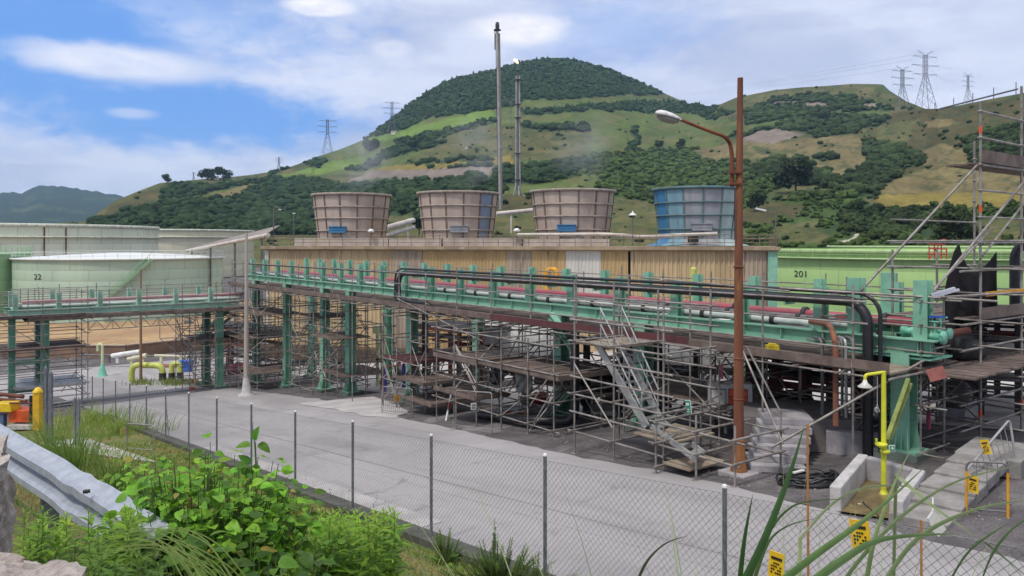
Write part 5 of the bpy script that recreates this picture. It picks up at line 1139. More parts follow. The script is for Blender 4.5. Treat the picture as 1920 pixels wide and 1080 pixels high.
mb = MB(); wbox(mb, uT + .05, 23.9, -1.38, .06, 2.5, .12); mb.build('yellow_edge', amber, tt)
mb = MB()
for (v_, z) in ((22.4, 3.0), (22.4, .9), (22.4, -4.55), (25.15, -4.6)): mb = MB(); mb.tube(W(uT, v_, z - .09), W(uT, v_, z + .09), .043, 8); mb.build('orange_band', orange, tt)
# rack end scaffold in front of the tower
us = [-11.9, -9.25]; vs = [19.9, 21.15]
es = scaffold('scaffold corner wrapped round the right end of the long rack', us, vs, -1.2, [-1.5, -2.1, -2.75, -3.3, -4.1, -5.3], [(-10.6, -7.9, 19.72, 25.5, -3.22, board)], [], ext=.4)  # platform stretched outwards to add shade under the rack end
mb = MB(); mb.bar(PV(1740, 705, 19.4), PV(1772, 697, 19.6), .04, .3); mb.build('red_toe_board', M('pink_board', (.36, .13, .11), None, 2, .8), es)
one('long_tube', PV(1462, 540, 18.4), PV(1870, 565, 20.6), steel, es, .032); one('long_tube', PV(1200, 520, 18.4), PV(1480, 546, 18.4), steel, es, .03)
one('long_tube', PV(1765, 557, 20), PV(1925, 548, 22), steel, es, .03)
# long diagonal tubes at the lower right
one('long_tube', PV(1380, 628, 17.6), PV(1468, 832, 16.4), steel, es, .03)
one('long_tube', PV(1448, 838, 16.2), PV(1732, 676, 19.6), steel, es, .034)
# left crossing rack walkway and tower
vsx = [5.2, 7.5, 9.8, 12.1, 14.4, 16.7, 18.6]
lw = thing('scaffold', 'walkway scaffold with guard rails along the left crossing rack', 'scaffold', W(-57.2, 12, -5.2), 'tube scaffolds round the pipe racks')
for u in (-57.1, -62.0):
    for v in vsx: mb = MB(); mb.tube(W(u, v, -5.2), W(u, v, -2.95 + jt(.2)), .03, 6); mb.build('standard', steel, lw)
    for z in (-3.15, -3.7, -4.3): one('ledger', W(u, 4.6, z), W(u, 19, z), steel, lw)
mb = MB(); planks(mb, -62, -57.1, 5, 18.8, -4.92, 'v', .5); mb.build('platform', board, lw); mb = MB(); wbox(mb, -57.06, 12, -4.83, .035, 13.6, .24); mb.build('toe_board', board, lw)
for v in np.arange(5.5, 18.8, 1.1): one('transom', W(-62.2, v, -5.0), W(-56.8, v, -5.0), steel, lw, n=5)
tg = MB()
for (v0, v1) in ((8.6, 15.2),):
    tg.tube(W(-57.2, v0, -5.15), W(-57.2, v1, -5.15), .03, 5); tg.tube(W(-57.2, v0, -5.75), W(-57.2, v1, -5.7), .03, 5); n = 14
    for i in range(n): a_, b_ = v0 + (v1 - v0) * i / n, v0 + (v1 - v0) * (i + 1) / n; tg.tube(W(-57.2, a_, -5.15 if i % 2 else -5.75), W(-57.2, b_, -5.75 if i % 2 else -5.15), .02, 4)
    for i in range(0, n + 1, 3): a_ = v0 + (v1 - v0) * i / n; tg.tube(W(-57.2, a_, -5.15), W(-57.2, a_, -5.75), .022, 4)
tg.build('lattice_girder', steel, lw)
us = [-62.0, -60.2, -58.4, -57.0]; vs = [15.2, 16.6, 18.6]
scaffold('narrow scaffold tower under the right end of the left crossing rack', us, vs, -5.0, lv(-10.2, -5.2, .95), [(-61.5, -57.2, 15.5, 18.5, -7.0)], rb_(us, vs, -10.5, -5.5, 18, 21) + [(W(-57, 13.2, -5.3), W(-57, 15.8, -8.6)), (W(-57, 13.9, -5.3), W(-57, 15.2, -7.6)), (W(-57, 12.9, -6.6), W(-57, 15.4, -6.6)), (W(-57, 12.9, -5.3), W(-57, 12.9, -6.6)), (W(-57, 12.9, -6.6), W(-57, 15.6, -9.2))])
us = [-61.6, -59.3, -57.0]; vs = [3.6, 6.0, 8.5]
lt = scaffold('scaffold tower under the left end of the crossing rack, with three platforms', us, vs, -3.0, [-3.3, -3.9, -4.62, -5.2, -5.9, -6.7, -7.5, -8.3, -9.15, -9.9], [(-61.5, -57.0, 3.7, 8.4, -4.72, board, 'v'), (-61.5, -57.0, 3.7, 8.4, -6.75, board, 'v'), (-61.5, -56.9, 4.5, 8.4, -9.2, steel_lt, 'v')], [(W(-57, 3.6, -4.8), W(-57, 8.3, -8.2)), (W(-57, 5.4, -5.4), W(-57, 6.4, -7.6)), (W(-57, 3.6, -6.8), W(-57, 8.4, -9.9)), (W(-57.0, 7.9, -8.2), W(-57, 7.0, -9.6))], toe=.16)
us = [-58.5, -56.0, -53.5]; vs = [-.5, 1.8]
scaffold('low scaffold with a red board cut off by the left edge of the picture', us, vs, -4.4, [-4.9, -5.6, -6.4, -7.3, -8.2], [(-58.4, -53.4, -.4, 1.8, -5.0, board_red, 'v')], [(W(-56, 1.9, -9), W(-53.5, 1.9, -6))], toe=.2)
# ------------------------------------------------------------ works yard: lamps, vehicles, plant behind the rack
def lamp_pole(px, ybase, ytop, rb0, rb1, rt, mat, fmat, label, socket=1.0, base_w=.5, D=None):
    g = G(px, ybase); t = thing('street_lamp', label, 'street lamp', g); H_ = (ybase - ytop) / F * g.y
    return g, t, H_
g, t, H_ = lamp_pole(1385, 890, 146, 0, 0, 0, rust, rust_lt, 'tall rusty lamp post with a bracket arm and white lamp head in the right foreground')
k = g.y / F
mb = MB(); mb.tube(g + ZU * 66 * k, g + ZU * 218 * k, 9.5 * k, 14, 9.2 * k); mb.tube(g + ZU * 218 * k, g + ZU * 390 * k, 8.6 * k, 14, 8.2 * k); mb.tube(g + ZU * 390 * k, g + ZU * (H_) + Vector((3 * k, 0, 0)), 7.8 * k, 14, 5.2 * k)
for z in (142, 218, 390): mb.lathe(g + ZU * z * k, [(8.5 * k, -2 * k), (10.2 * k, -k), (10.2 * k, k), (8.5 * k, 2 * k)], 14)
mb.build('pole', M('rusty_pole_grad', (0.23, 0.085, 0.036), (0.12, 0.038, 0.02), 1.2, 0.75, streak=True, spots=(4, (0.33, 0.15, 0.04), 0.52, 0.72), bump=0.2), t)
mb = MB(); mb.lathe(g, [(16 * k, 4 * k), (15.5 * k, 12 * k), (11.5 * k, 58 * k), (12.2 * k, 66 * k), (9 * k, 69 * k)], 8, sm_=False); mb.build('foot', rust_lt, t)
mb = MB(); mb.box(g + ZU * .0, 58 * k, 50 * k, 14 * k, UZ); mb.build('concrete_base', conc, t, bevel=.03)
mb = MB(); a = g + ZU * 590 * k; pts = [g + Vector((-12.5 * k, 0, 540 * k)), g + Vector((-12.5 * k, 0, 600 * k)), g + Vector((-16 * k, 0, 622 * k)), g + Vector((-28 * k, -.1, 633 * k)), g + Vector((-75 * k, -.2, 648 * k)), g + Vector((-114 * k, -.3, 662 * k))]
mb.path(bend(pts, .25), 3.6 * k, 8, rf=lambda s: 1.15 - .35 * s)
for z in (545, 566): mb.box(g + Vector((-7 * k, -.0, z * k)), 22 * k, 19 * k, 3.5 * k)
mb.build('arm', rust, t)
lh = MB(); c0 = g + Vector((-112 * k, -.3, 661 * k)); dirx = Vector((-.94, -.12, .22)).normalized(); upx = Vector((.22, 0, .97)).normalized(); sid = dirx.cross(upx)
vs_, n_ = [], 14
prof = [(0, 2.2), (8, 6), (20, 9.5), (34, 11), (44, 10), (50, 6.5), (52, 1.5)]
for s_, r_ in prof:
    for i in range(n_): a_ = 2 * math.pi * i / n_; hh = math.sin(a_) * (1.0 if math.sin(a_) > 0 else .28); vs_.append(c0 + dirx * s_ * k + sid * math.cos(a_) * r_ * k * 1.15 + upx * hh * r_ * .85 * k)
lh.add(vs_, [(i * n_ + j, i * n_ + (j + 1) % n_, (i + 1) * n_ + (j + 1) % n_, (i + 1) * n_ + j) for i in range(len(prof) - 1) for j in range(n_)], 0, True)
ho = lh.build('lamp_head', M('lamp_white', (.74, .73, .72), (.5, .48, .46), 6, .5), t)
lh = MB(); c1 = c0 + dirx * 26 * k - upx * 2.6 * k; vs_ = []
for s_, r_ in ((-.01, 12), (-4, 11), (-8, 7), (-9, .5)):
    for i in range(12): a_ = 2 * math.pi * i / 12; vs_.append(c1 + dirx * math.cos(a_) * r_ * 1.9 * k + sid * math.sin(a_) * r_ * k * .95 + upx * s_ * k)
lh.add(vs_, [(i * 12 + j, i * 12 + (j + 1) % 12, (i + 1) * 12 + (j + 1) % 12, (i + 1) * 12 + j) for i in range(3) for j in range(12)], 0, True); lh.build('glass_bowl', M('lamp_bowl', (.28, .27, .24), None, 3, .25), ho)
mb = MB(); pts = [g + Vector((-10 * k, -.12, z * k)) for z in (535, 505, 470, 440)]; mb.path(pts, 1.1 * k, 5); mb.build('cable', dark, t)
# pale concrete lamp post (headless, cut at the top) and the thin brown post
g = G(462, 742); t = thing('concrete_post', 'pale tapering concrete pole with flared foot beside the far rack columns', 'pole', g); k = g.y / F
mb = MB(); mb.tube(g + ZU * .1, g + ZU * 306 * k, 5.4 * k, 12, 2.3 * k); mb.build('pole', M('pale_pole', (.44, .39, .33), (.34, .30, .26), 1, .85, streak=True), t); mb = MB(); mb.lathe(g, [(16 * k, 0), (15 * k, 3 * k), (9 * k, 6 * k), (5.6 * k, 34 * k)], 12); mb.build('foot', conc_lt, t)
g = G(264, 717); t = thing('lamp_post', 'thin rust brown post standing among the yellow pipe bends', 'pole', g); k = g.y / F
mb = MB(); mb.tube(g, g + ZU * 212 * k, 3.0 * k, 8, 1.6 * k); mb.build('pole', M('brown_post', (.26, .15, .09), None, 1, .8), t); mb = MB(); mb.box(g + ZU * .1, 14 * k, 14 * k, 5 * k); mb.build('foot', conc, t)
# goose neck vents
def goose(px, yb, yt, r, mat, label, dirn, bands=False, foot=None, D=None):
    g = G(px, yb) if D is None else P(px, yb, D); k = g.y / F; H_ = (yb - yt) * k; d = Vector((dirn, 0, 0)); r *= 1.35 if bands else 1; t = thing('gooseneck_vent', label, 'vent pipe', g, 'goose neck vents')
    mb = MB(); hw = 9 * k if not foot else 7 * k; mb.path(bend([g, g + ZU * H_, g + ZU * H_ + d * hw * 1.2, g + ZU * (H_ - 12 * k) + d * hw * 1.2], 5 * k), r * k, 8); mb.build('pipe', mat, t)
    if bands:
        for z in (30, 48): mb = MB(); mb.tube(g + ZU * z * k, g + ZU * (z + 7) * k, r * k * 1.08, 8); mb.build('black_band', dark, t)
    if foot: mb = MB(); mb.lathe(g, [(9 * k, 0), (8 * k, 2 * k), (3.5 * k, 20 * k), (2.5 * k, 24 * k)], 10); mb.build('foot', foot, t)
pc_ = M('pale_yellow_pipe', (.55, .62, .38), (.48, .52, .32), 1, .5)
goose(708, 726, 613, 2.6, pc_, 'left one of the two goose neck vents with black bands before the cladding', -1 * .5, True, D=50)
goose(719, 728, 613, 2.6, pc_, 'right one of the two goose neck vents with black bands before the cladding', -.5, True, D=49.5)
goose(192, 706, 646, 2.6, pc_, 'short goose neck vent on a mint cone foot beyond the crossing rack', -1, foot=green2)
# yellow pipe bends
def arch(p0, p1, ytop, r, label, sock=True):
    a, b = G(*p0), G(*p1); k = a.y / F; z = (HY - ytop) * a.y / F; t = thing('pipe_bend', label, 'pipe', a, 'yellow pipe bends coming out of the ground')
    mb = MB(); mb.path(bend([a, Vector((a.x, a.y, z)), Vector((b.x, b.y, z)), b], 20 * k, 8), r * k, 12); mb.build('bend', lime, t)
    for q in ((a, b) if sock == 2 else (b,)): mb = MB(); mb.tube(q - ZU * .1, q + ZU * 15 * k, (r + 1) * k, 10); mb.build('black_sleeve', dark, t)
arch((247, 716), (305, 714), 684, 5.5, 'wide flat yellow pipe bend left of the narrow one')
arch((322, 714), (338, 713), 682, 5, 'narrow yellow pipe bend beside the blue box', 2)
g = G(348, 697); mb = MB(); k = g.y / F; mb.box(g + ZU * 10 * k, 22 * k, 20 * k, 20 * k); mb.box(g + ZU * 20.5 * k, 23 * k, 21 * k, 2 * k); mb.solo('blue_bin', bluep, 'blue box standing behind the narrow yellow pipe bend', 'bin', bevel=.02)
for i, (p0, p1, r_, m_, lb) in enumerate((((210, 672), (262, 664), .20, white, 'short white clad pipe lying before the brown wall'), ((240, 678), (275, 671), .2, cream, 'cream pipe lying nearest the thin brown post'), ((150, 670), (420, 673), .07, dgrey, 'long thin grey pipe at the foot of the brown wall'), ((270, 690), (350, 692), .18, M('dull_red_pipe', (.34, .13, .10), None, 1, .7), 'dull red pipe behind the yellow pipe bends'), ((290, 671), (352, 673), .1, cream, 'thin cream pipe running right from the brown post'))):
    a, b = P(*p0, 80), P(*p1, 80); a.z += .25; b.z += .25; mb = MB(); mb.tube(a, b, r_ * 1.3, 10)
    for q in (a.lerp(b, .2), a.lerp(b, .8)): mb.box(q - ZU * .45, .25, .25, .7)
    mb.solo('ground_pipe', m_, lb, 'pipe', 'pipes lying beyond the crossing rack')
mb = MB()
for i in range(60):
    q = G(250 + random.random() * 130, 716 + random.random() * 8); 
    for j in range(12): d = Vector((random.gauss(0, .35), random.gauss(0, .35), 0)); mb.add([q + d, q + d + Vector((.05, 0, 0)), q + d + Vector((random.gauss(0, .08), 0, .35 + random.random() * .2))], [(0, 1, 2)])
o = mb.build('verge_grass', M('verge_green', (.16, .2, .04), (.1, .14, .03), 3, .9)); tag(o, 'short grass round the feet of the yellow pipe bends', 'grass', kind='stuff')

# tank trailers behind the rack
def wheel(mb, c, r, w_, ax): mb.lathe(c, [(.01, -w_ / 2), (r * .55, -w_ / 2), (r * .6, -w_ / 2 - .01), (r, -w_ / 2 + .03), (r, w_ / 2 - .03), (r * .6, w_ / 2), (.01, w_ / 2)], 18, axis=tuple(ax))
def trailer(c, ax, L, r, label, plate=False):
    ax = Vector(ax).normalized(); sx = Vector((-ax.y, ax.x, 0)); g = gzp(c); c = Vector((c.x, c.y, g)); t = thing('tank_trailer', label, 'tank trailer', c, 'white tank trailers behind the rack'); zc = g + 1.15 + r
    mb = MB(); mb.lathe(Vector((c.x, c.y, zc)), [(.01, -L / 2), (r * .6, -L / 2 + .04), (r * .92, -L / 2 + .16), (r, -L / 2 + .35), (r, L / 2 - .35), (r * .92, L / 2 - .16), (r * .6, L / 2 - .04), (.01, L / 2)], 32, axis=tuple(ax)); mb.build('barrel', white, t)
    for f in (-.42, -.14, .14, .42): mb = MB(); mb.lathe(Vector((c.x, c.y, zc)) + ax * L * f, [(r, -.04), (r + .035, -.04), (r + .035, .04), (r, .04)], 32, axis=tuple(ax)); mb.build('band', steel_lt, t)
    mb = MB()
    for s_ in (-1, 1): mb.bar(c + ax * (-L / 2 + .3) + sx * s_ * .45 + ZU * 1.0, c + ax * (L / 2 - .3) + sx * s_ * .45 + ZU * 1.0, .12, .25)
    for f in (-.4, 0, .4): mb.box(c + ax * L * f + ZU * 1.0, .15, 1.0, .2, (ax, sx, ZU))
    mb.build('chassis', dark, t)
    for f in (-.38, -.22, .3):
        for s_ in (-1, 1): mb = MB(); wheel(mb, c + ax * L * f + sx * s_ * (r * .78) + ZU * .48, .48, .28, sx); mb.build('wheel', dark, t)
    mb = MB(); 
    for s_ in (-.3, .3): mb.bar(Vector((c.x, c.y, zc + r + .05)) - ax * L * .4 + sx * s_, Vector((c.x, c.y, zc + r + .05)) + ax * L * .4 + sx * s_, .05, .05)
    for f in (-.25, .05, .3): mb.lathe(Vector((c.x, c.y, zc + r - .03)) + ax * L * f, [(.25, 0), (.25, .16), (.01, .18)], 14)
    mb.build('walkway', steel_lt, t); return t
trailer(P(985, 700, 46), Vector((.9, -.43, 0)), 5.6, 1.75, 'rounded white tank trailer behind the wide low scaffold')
trailer(P(1318, 720, 36.5), Vector((.93, -.36, 0)), 5.8, 1.35, 'white tank trailer right of the stairs, behind the cabinet with the orange plate')
# cabinet with orange hazard plate
c = P(1368, 742, 23.6); t = thing('hazard_cabinet', 'light grey cabinet with an orange hazard number plate, left of the rusty pole', 'cabinet', Vector((c.x, c.y, gzp(c))))
xa = Vector((.985, -.17, 0)).normalized(); ya = Vector((.17, .985, 0)).normalized(); mb = MB(); mb.box(c, 1.28, .5, .82, (xa, ya, ZU)); mb.build('cabinet_body', M('light_grey_paint', (.50, .50, .50), (.42, .42, .42), 1, .5), t, bevel=.015)
mb = MB(); mb.box(c - xa * .36 - ya * .265 - ZU * .06, .42, .02, .56, (xa, ya, ZU)); mb.build('door', M('light_grey_door', (.56, .56, .56), None, 1, .5), t)
mb = MB(); q = c - xa * .36 - ya * .262 - ZU * .06
for a_, b_ in ((-.22, .29), (.22, .29)): mb.bar(q + xa * a_ - ZU * .3, q + xa * a_ + ZU * .3, .025, .025)
for z in (-.3, .3): mb.bar(q - xa * .23 + ZU * z, q + xa * .23 + ZU * z, .025, .025)
mb.build('door_frame', dgrey, t)
mb = MB(); mb.box(c - xa * .12 - ZU * .75, .09, .09, .8, (xa, ya, ZU)); mb.box(c + xa * .5 - ZU * .75, .09, .09, .8, (xa, ya, ZU)); mb.build('leg', dgrey, t)
q = c + xa * .22 - ya * .262 + ZU * .02; mb = MB(); mb.box(q, .56, .015, .48, (xa, ya, ZU)); pl_ = mb.build('hazard_plate', orange, t)
mb = MB()
for z in (-.235, 0, .235): mb.box(q - ya * .012 + ZU * z, .56, .012, .022, (xa, ya, ZU))
for x in (-.27, .27): mb.box(q - ya * .0125 + xa * x, .022, .012, .48, (xa, ya, ZU))
mb.build('plate_border', dark, pl_); blk = M('black_lettering', (.02, .015, .015), None, 2, .6)
for s_, z in (('80', .118), ('1791', -.118)): o = text_mesh(s_, .22, blk, t, q - ya * .012 + ZU * z, xa, ZU, 'lettering'); o.parent = pl_
# green information tag, maroon scaffold tags, white notices
def card(px, py, D, w_, h_, mat, name, label, cat='sign', tilt=0.0, border=None, text=None, tmat=None, ts=.08, group=None, th=.015, face=None):
    c = P(px, py, D); ya = face or Vector((c.x * .3, 1, 0)).normalized(); xa = Vector((ya.y, -ya.x, 0)); up = ZU
    if tilt: xa, up = xa * math.cos(tilt) + ZU * math.sin(tilt), ZU * math.cos(tilt) - xa * math.sin(tilt)
    t = thing(name, label, cat, c - ZU * h_ / 2, group)
    mb = MB(); mb.box(c, w_, th, h_, (xa, ya, up)); mb.build('panel', border or mat, t)
    if border: mb = MB(); mb.box(c - ya * th * .7, w_ * .84, th, h_ * .88, (xa, ya, up)); mb.build('face', mat, t)
    if text:
        for k_, (s_, z) in enumerate(text): text_mesh(s_, ts, tmat or blk, t, c - ya * (th * 1.35) + up * z, xa, up)
    return t, c, xa, ya, up
signg = M('sign_green', (.02, .28, .17), None, 3, .5)
card(1291, 764, 20.7, .19, .40, signg, 'scaffold_tag', 'tilted green tag with a white border hanging on the stair tower', tilt=-.14, border=white, text=[('SCAFF', .09), ('TAG', 0), ('OK', -.09)], tmat=white, ts=.05) if False else None
t, c, xa, ya, up = card(1291, 764, 20.7, .19, .40, signg, 'scaffold_tag', 'tilted green tag with a white border hanging on the stair tower', tilt=.14, border=white)
mb = MB(); mb.box(c - ya * .024 + up * .09, .1, .008, .07, (xa, ya, up)); mb.box(c - ya * .024 - up * .05, .08, .008, .03, (xa, ya, up)); mb.box(c - ya * .024 - up * .11, .1, .008, .02, (xa, ya, up)); mb.build('white_mark', white, t)
card(1352, 697, 21.6, .15, .38, M('maroon_tag', (.11, .02, .045), None, 2, .7), 'maroon_pouch', 'maroon tag pouch hanging under the walkway left of the rusty pole', 'tag', group='maroon tags on the scaffolds')
card(1741, 788, 19.7, .13, .45, M('crimson_tag', (.26, .04, .09), None, 2, .7), 'maroon_pouch', 'crimson tag pouch hanging low at the right end of the rack', 'tag', group='maroon tags on the scaffolds')
card(663, 710, 44.0, .42, .30, white, 'notice_board', 'white notice tied to the column before the pale apron', text=[('NO PASAR', .05), ('OBRAS', -.07)], ts=.08)
t, c, xa, ya, up = card(888, 762, 29.5, .22, .26, white, 'notice_board', 'small white notice hanging on the grey barrier frame below the boards'); 
for z in (.07, .03, -.03, -.07): mb = MB(); mb.box(c - ya * .012 + up * z, .15, .006, .016, (xa, ya, up)); mb.build('black_line', dark, t)
# barrier frames
def barrier(p0, p1, h, label, mat=dgrey, bars=0, r=.022, rails=(1.0, .12), name='barrier', fill=None, group='site barriers', feet=True, pmat=None):
    a, b = (Vector(p0), Vector(p1)); t = thing(name, label, 'barrier', a, group); n = (b - a).normalized().cross(ZU)
    mb = MB(); mb.path(bend([a, a + ZU * h, b + ZU * h, b], .12), r, 7); mb.build('frame', mat, t)
    mb = MB(); 
    for f in rails[1:]: mb.tube(a + ZU * h * f, b + ZU * h * f, r * .8, 6)
    for i in range(bars): q = a.lerp(b, (i + 1) / (bars + 1)); mb.tube(q + ZU * h * .12, q + ZU * h, r * .35, 4)
    mb.build('bars', fill or mat, t)
    if feet:
        for q in (a, b): mb = MB(); mb.tube(q - n * .28 + ZU * .02, q + n * .28 + ZU * .02, r, 6); mb.build('foot', pmat or mat, t)
    return t
G2 = lambda x, y: G(x, y)
barrier(G2(716, 775), G2(773, 783), 1.25, 'grey mesh barrier with a yellow plate in front of the left boards', steel, bars=14)
barrier(G2(855, 806), G2(922, 815), 1.5, 'grey tube barrier carrying the small white notice', steel, bars=0)
card(744, 747, 33.3, .25, .26, amber, 'warning_plate', 'yellow plate on the grey mesh barrier left of the first boards')
barrier(P(715, 735, 47), P(785, 722, 51), 1.5, 'red tube railing beside the goose neck vents', orange, rails=(1.0, .5), r=.04)
for x, y, D, lb in ((721, 735, 45, 'left blue post beside the red railing'), (757, 727, 47, 'right blue post beside the red railing')):
    mb = MB(); q = P(x, y, D); mb.lathe(q, [(.10, 0), (.12, .1), (.12, 1.3), (.08, 1.45), (.01, 1.5)], 10); mb.solo('blue_post', M('violet_blue', (.08, .06, .35), None, 1, .5), lb, 'post', 'blue posts by the red railing')
mb = MB(); a, b = G(836, 790), P(846, 740, 33); mb.tube(a, a.lerp(b, .4), .045, 7, mi=0); mb.tube(a.lerp(b, .4), a.lerp(b, .7), .045, 7, mi=1); mb.tube(a.lerp(b, .7), b, .045, 7, mi=0); mb.solo('striped_pole', [white, redp], 'leaning red and white striped pole at the road edge before the boards', 'pole')
def cone(g, k, label): 
    t = thing('traffic_cone', label, 'cone', g); mb = MB(); mb.box(g + ZU * .03, .45, .45, .05); mb.lathe(g, [(.2, .05), (.04, .8)], 14); mb.build('cone_body', orange, t); mb = MB(); mb.lathe(g, [(.155, .3), (.115, .5)], 14); mb.build('white_band', white, t)
cone(G(361, 732), 1, 'red cone at the foot of the crossing rack columns')
# drums, bins, pumps and process plant under and behind the rack
def drum(px, yb, D, label, mat=bluep, s=1.0):
    c = P(px, yb, D); c.z = gzp(c); t = thing('drum', label, 'drum', c, 'blue drums behind the rack'); mb = MB(); mb.lathe(c, [(.01, 0), (.29 * s, 0), (.29 * s, .3 * s), (.31 * s, .32 * s), (.29 * s, .34 * s), (.29 * s, .6 * s), (.31 * s, .62 * s), (.29 * s, .64 * s), (.29 * s, .9 * s), (.01, .9 * s)], 20); mb.build('drum_body', mat, t)
    mb = MB(); mb.lathe(c + Vector((.1, 0, .9 * s)), [(.05, 0), (.05, .04), (.01, .045)], 8); mb.build('cap', dark, t)
drum(1050, 760, 33.5, 'blue drum standing right of the column with the raking brace'); drum(1063, 762, 32, 'nearer blue drum beside the black downpipe'); drum(1085, 766, 35, 'blue drum half hidden by the stair tower', s=1.2)
q = P(1054, 690, 34); mb = MB(); mb.box(q, .5, .35, .75); mb.box(q + ZU * .4, .54, .4, .05); mb.solo('blue_box', bluep, 'bright blue cabinet high up beside the knee braced column', 'cabinet', bevel=.02)
def pump(px, py, D, s, mat, label, rot=0.4):
    c = P(px, py, D); c.z = gzp(c); t = thing('pump', label, 'pump', c, 'pumps behind the rack'); a = Vector((math.cos(rot), math.sin(rot), 0)); b = Vector((-a.y, a.x, 0))
    mb = MB(); mb.box(c + ZU * .15 * s, 1.6 * s, .6 * s, .3 * s, (a, b, ZU)); mb.build('skid', conc, t)
    mb = MB(); mb.lathe(c + a * .35 * s + ZU * .62 * s, [(.01, -.4 * s), (.24 * s, -.4 * s), (.27 * s, -.3 * s), (.27 * s, .3 * s), (.2 * s, .42 * s), (.01, .44 * s)], 18, axis=tuple(a)); 
    for i in range(8): mb.box(c + a * .35 * s + ZU * .62 * s, .5 * s, .6 * s, .02 * s, (a, (b * math.cos(i * .39) + ZU * math.sin(i * .39)), (ZU * math.cos(i * .39) - b * math.sin(i * .39))))
    mb.build('motor', mat, t); mb = MB(); mb.lathe(c - a * .4 * s + ZU * .6 * s, [(.01, -.15 * s), (.33 * s, -.15 * s), (.36 * s, 0), (.33 * s, .15 * s), (.01, .15 * s)], 18, axis=tuple(a)); mb.path(bend([c - a * .4 * s + ZU * .9 * s, c - a * .4 * s + ZU * 1.7 * s, c - a * .4 * s + b * .9 * s + ZU * 1.7 * s], .2), .1 * s, 8); mb.build('casing', dgrey, t)
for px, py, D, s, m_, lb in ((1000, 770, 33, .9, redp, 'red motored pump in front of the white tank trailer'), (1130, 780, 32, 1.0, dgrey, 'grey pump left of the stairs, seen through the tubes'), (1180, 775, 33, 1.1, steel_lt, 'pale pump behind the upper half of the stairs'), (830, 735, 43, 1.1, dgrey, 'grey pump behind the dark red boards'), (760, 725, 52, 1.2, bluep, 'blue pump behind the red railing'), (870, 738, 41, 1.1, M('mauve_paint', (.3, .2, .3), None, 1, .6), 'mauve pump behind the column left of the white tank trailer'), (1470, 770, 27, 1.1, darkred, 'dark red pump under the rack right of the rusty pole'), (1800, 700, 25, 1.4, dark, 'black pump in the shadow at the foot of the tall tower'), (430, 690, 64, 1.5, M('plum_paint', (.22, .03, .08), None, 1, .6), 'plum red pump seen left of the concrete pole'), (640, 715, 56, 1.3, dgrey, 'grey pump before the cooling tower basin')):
    pump(px, py, D, s, m_, lb, rot=random.random() * 1.2 - .3)
def plant_frame(px0, px1, D, ztop, label, mat, nu=3, seed=1, depth=3.0, pipes=9):
    """steel frame with platforms and pipes: columns, beams, deck, pipe runs"""
    rr = random.Random(seed); a, b = P(px0, 700, D), P(px1, 700, D * .93); ca = (a + b) / 2; ca.z = gzp(ca); t = thing('process_structure', label, 'steel structure', ca, 'steel structures behind the rack'); d = (b - a); d.z = 0; d.normalize(); n = Vector((-d.y, d.x, 0)); L = (Vector((b.x - a.x, b.y - a.y, 0))).length
    for i in range(nu + 1):
        for j in (0, 1): q = Vector((a.x, a.y, 0)) + d * L * i / nu + n * depth * j; mb = MB(); mb.box((q.x, q.y, (gzp(q) + ztop) / 2), .2, .2, ztop - gzp(q), (d, n, ZU)); mb.build('column', mat, t)
    zs = [ztop, ztop - 1.3]
    for z in zs:
        for j in (0, 1): q = Vector((a.x, a.y, z)) + n * depth * j; mb = MB(); mb.bar(q, q + d * L, .16, .22); mb.build('beam', mat, t)
    mb = MB(); q = Vector((a.x, a.y, ztop + .14)) + d * L / 2 + n * depth / 2; mb.box(q, L + .3, depth + .2, .06, (d, n, ZU)); mb.build('deck', dark, t)
    for i in range(pipes):
        z = rr.uniform(gzp(ca) + .4, ztop - .2); off = n * rr.uniform(-.3, depth); s0, s1 = rr.uniform(-.05, .3), rr.uniform(.6, 1.05); q0 = Vector((a.x, a.y, z)) + off + d * L * s0; q1 = q0 + d * L * (s1 - s0); m_ = rr.choice([dgrey, dark, steel_lt, darkred, dgrey, dark, white if D < 40 and seed % 2 else dgrey]); mb = MB(); pts = [q0 - ZU * rr.uniform(.3, z - gzp(ca)), q0, q1, q1 - ZU * rr.uniform(.2, max(.25, z - gzp(ca)))] if rr.random() < .6 else [q0, q1]
        mb.path(bend(pts, .25), rr.uniform(.04, .12), 7); mb.build('pipe', m_, t)
    return t
plant_frame(1405, 1560, 27.0, -3.5, 'dark red steel frame with small pipes under the rack right of the rusty pole', darkred, 3, 2, 2.6, 12)
plant_frame(1225, 1400, 42.0, -4.2, 'grey steel frame behind the right tank trailer', dgrey, 3, 5, 3, 6)
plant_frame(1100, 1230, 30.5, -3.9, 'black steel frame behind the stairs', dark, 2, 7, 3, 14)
plant_frame(780, 905, 46, -5.0, 'brown steel frame between the boards and the cooling tower', rustbr, 3, 9, 3, 10)
plant_frame(1770, 2060, 25.5, -2.5, 'shaded black steel structure full of pipes at the right edge', dark, 4, 11, 5, 22)  # dark deck on top is added to block light from the pipes below
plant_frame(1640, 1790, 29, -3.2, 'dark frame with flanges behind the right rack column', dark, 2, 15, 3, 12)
plant_frame(380, 480, 70, -7.5, 'far brown frame with pipes seen between the left columns', rustbr, 2, 17, 3, 8)
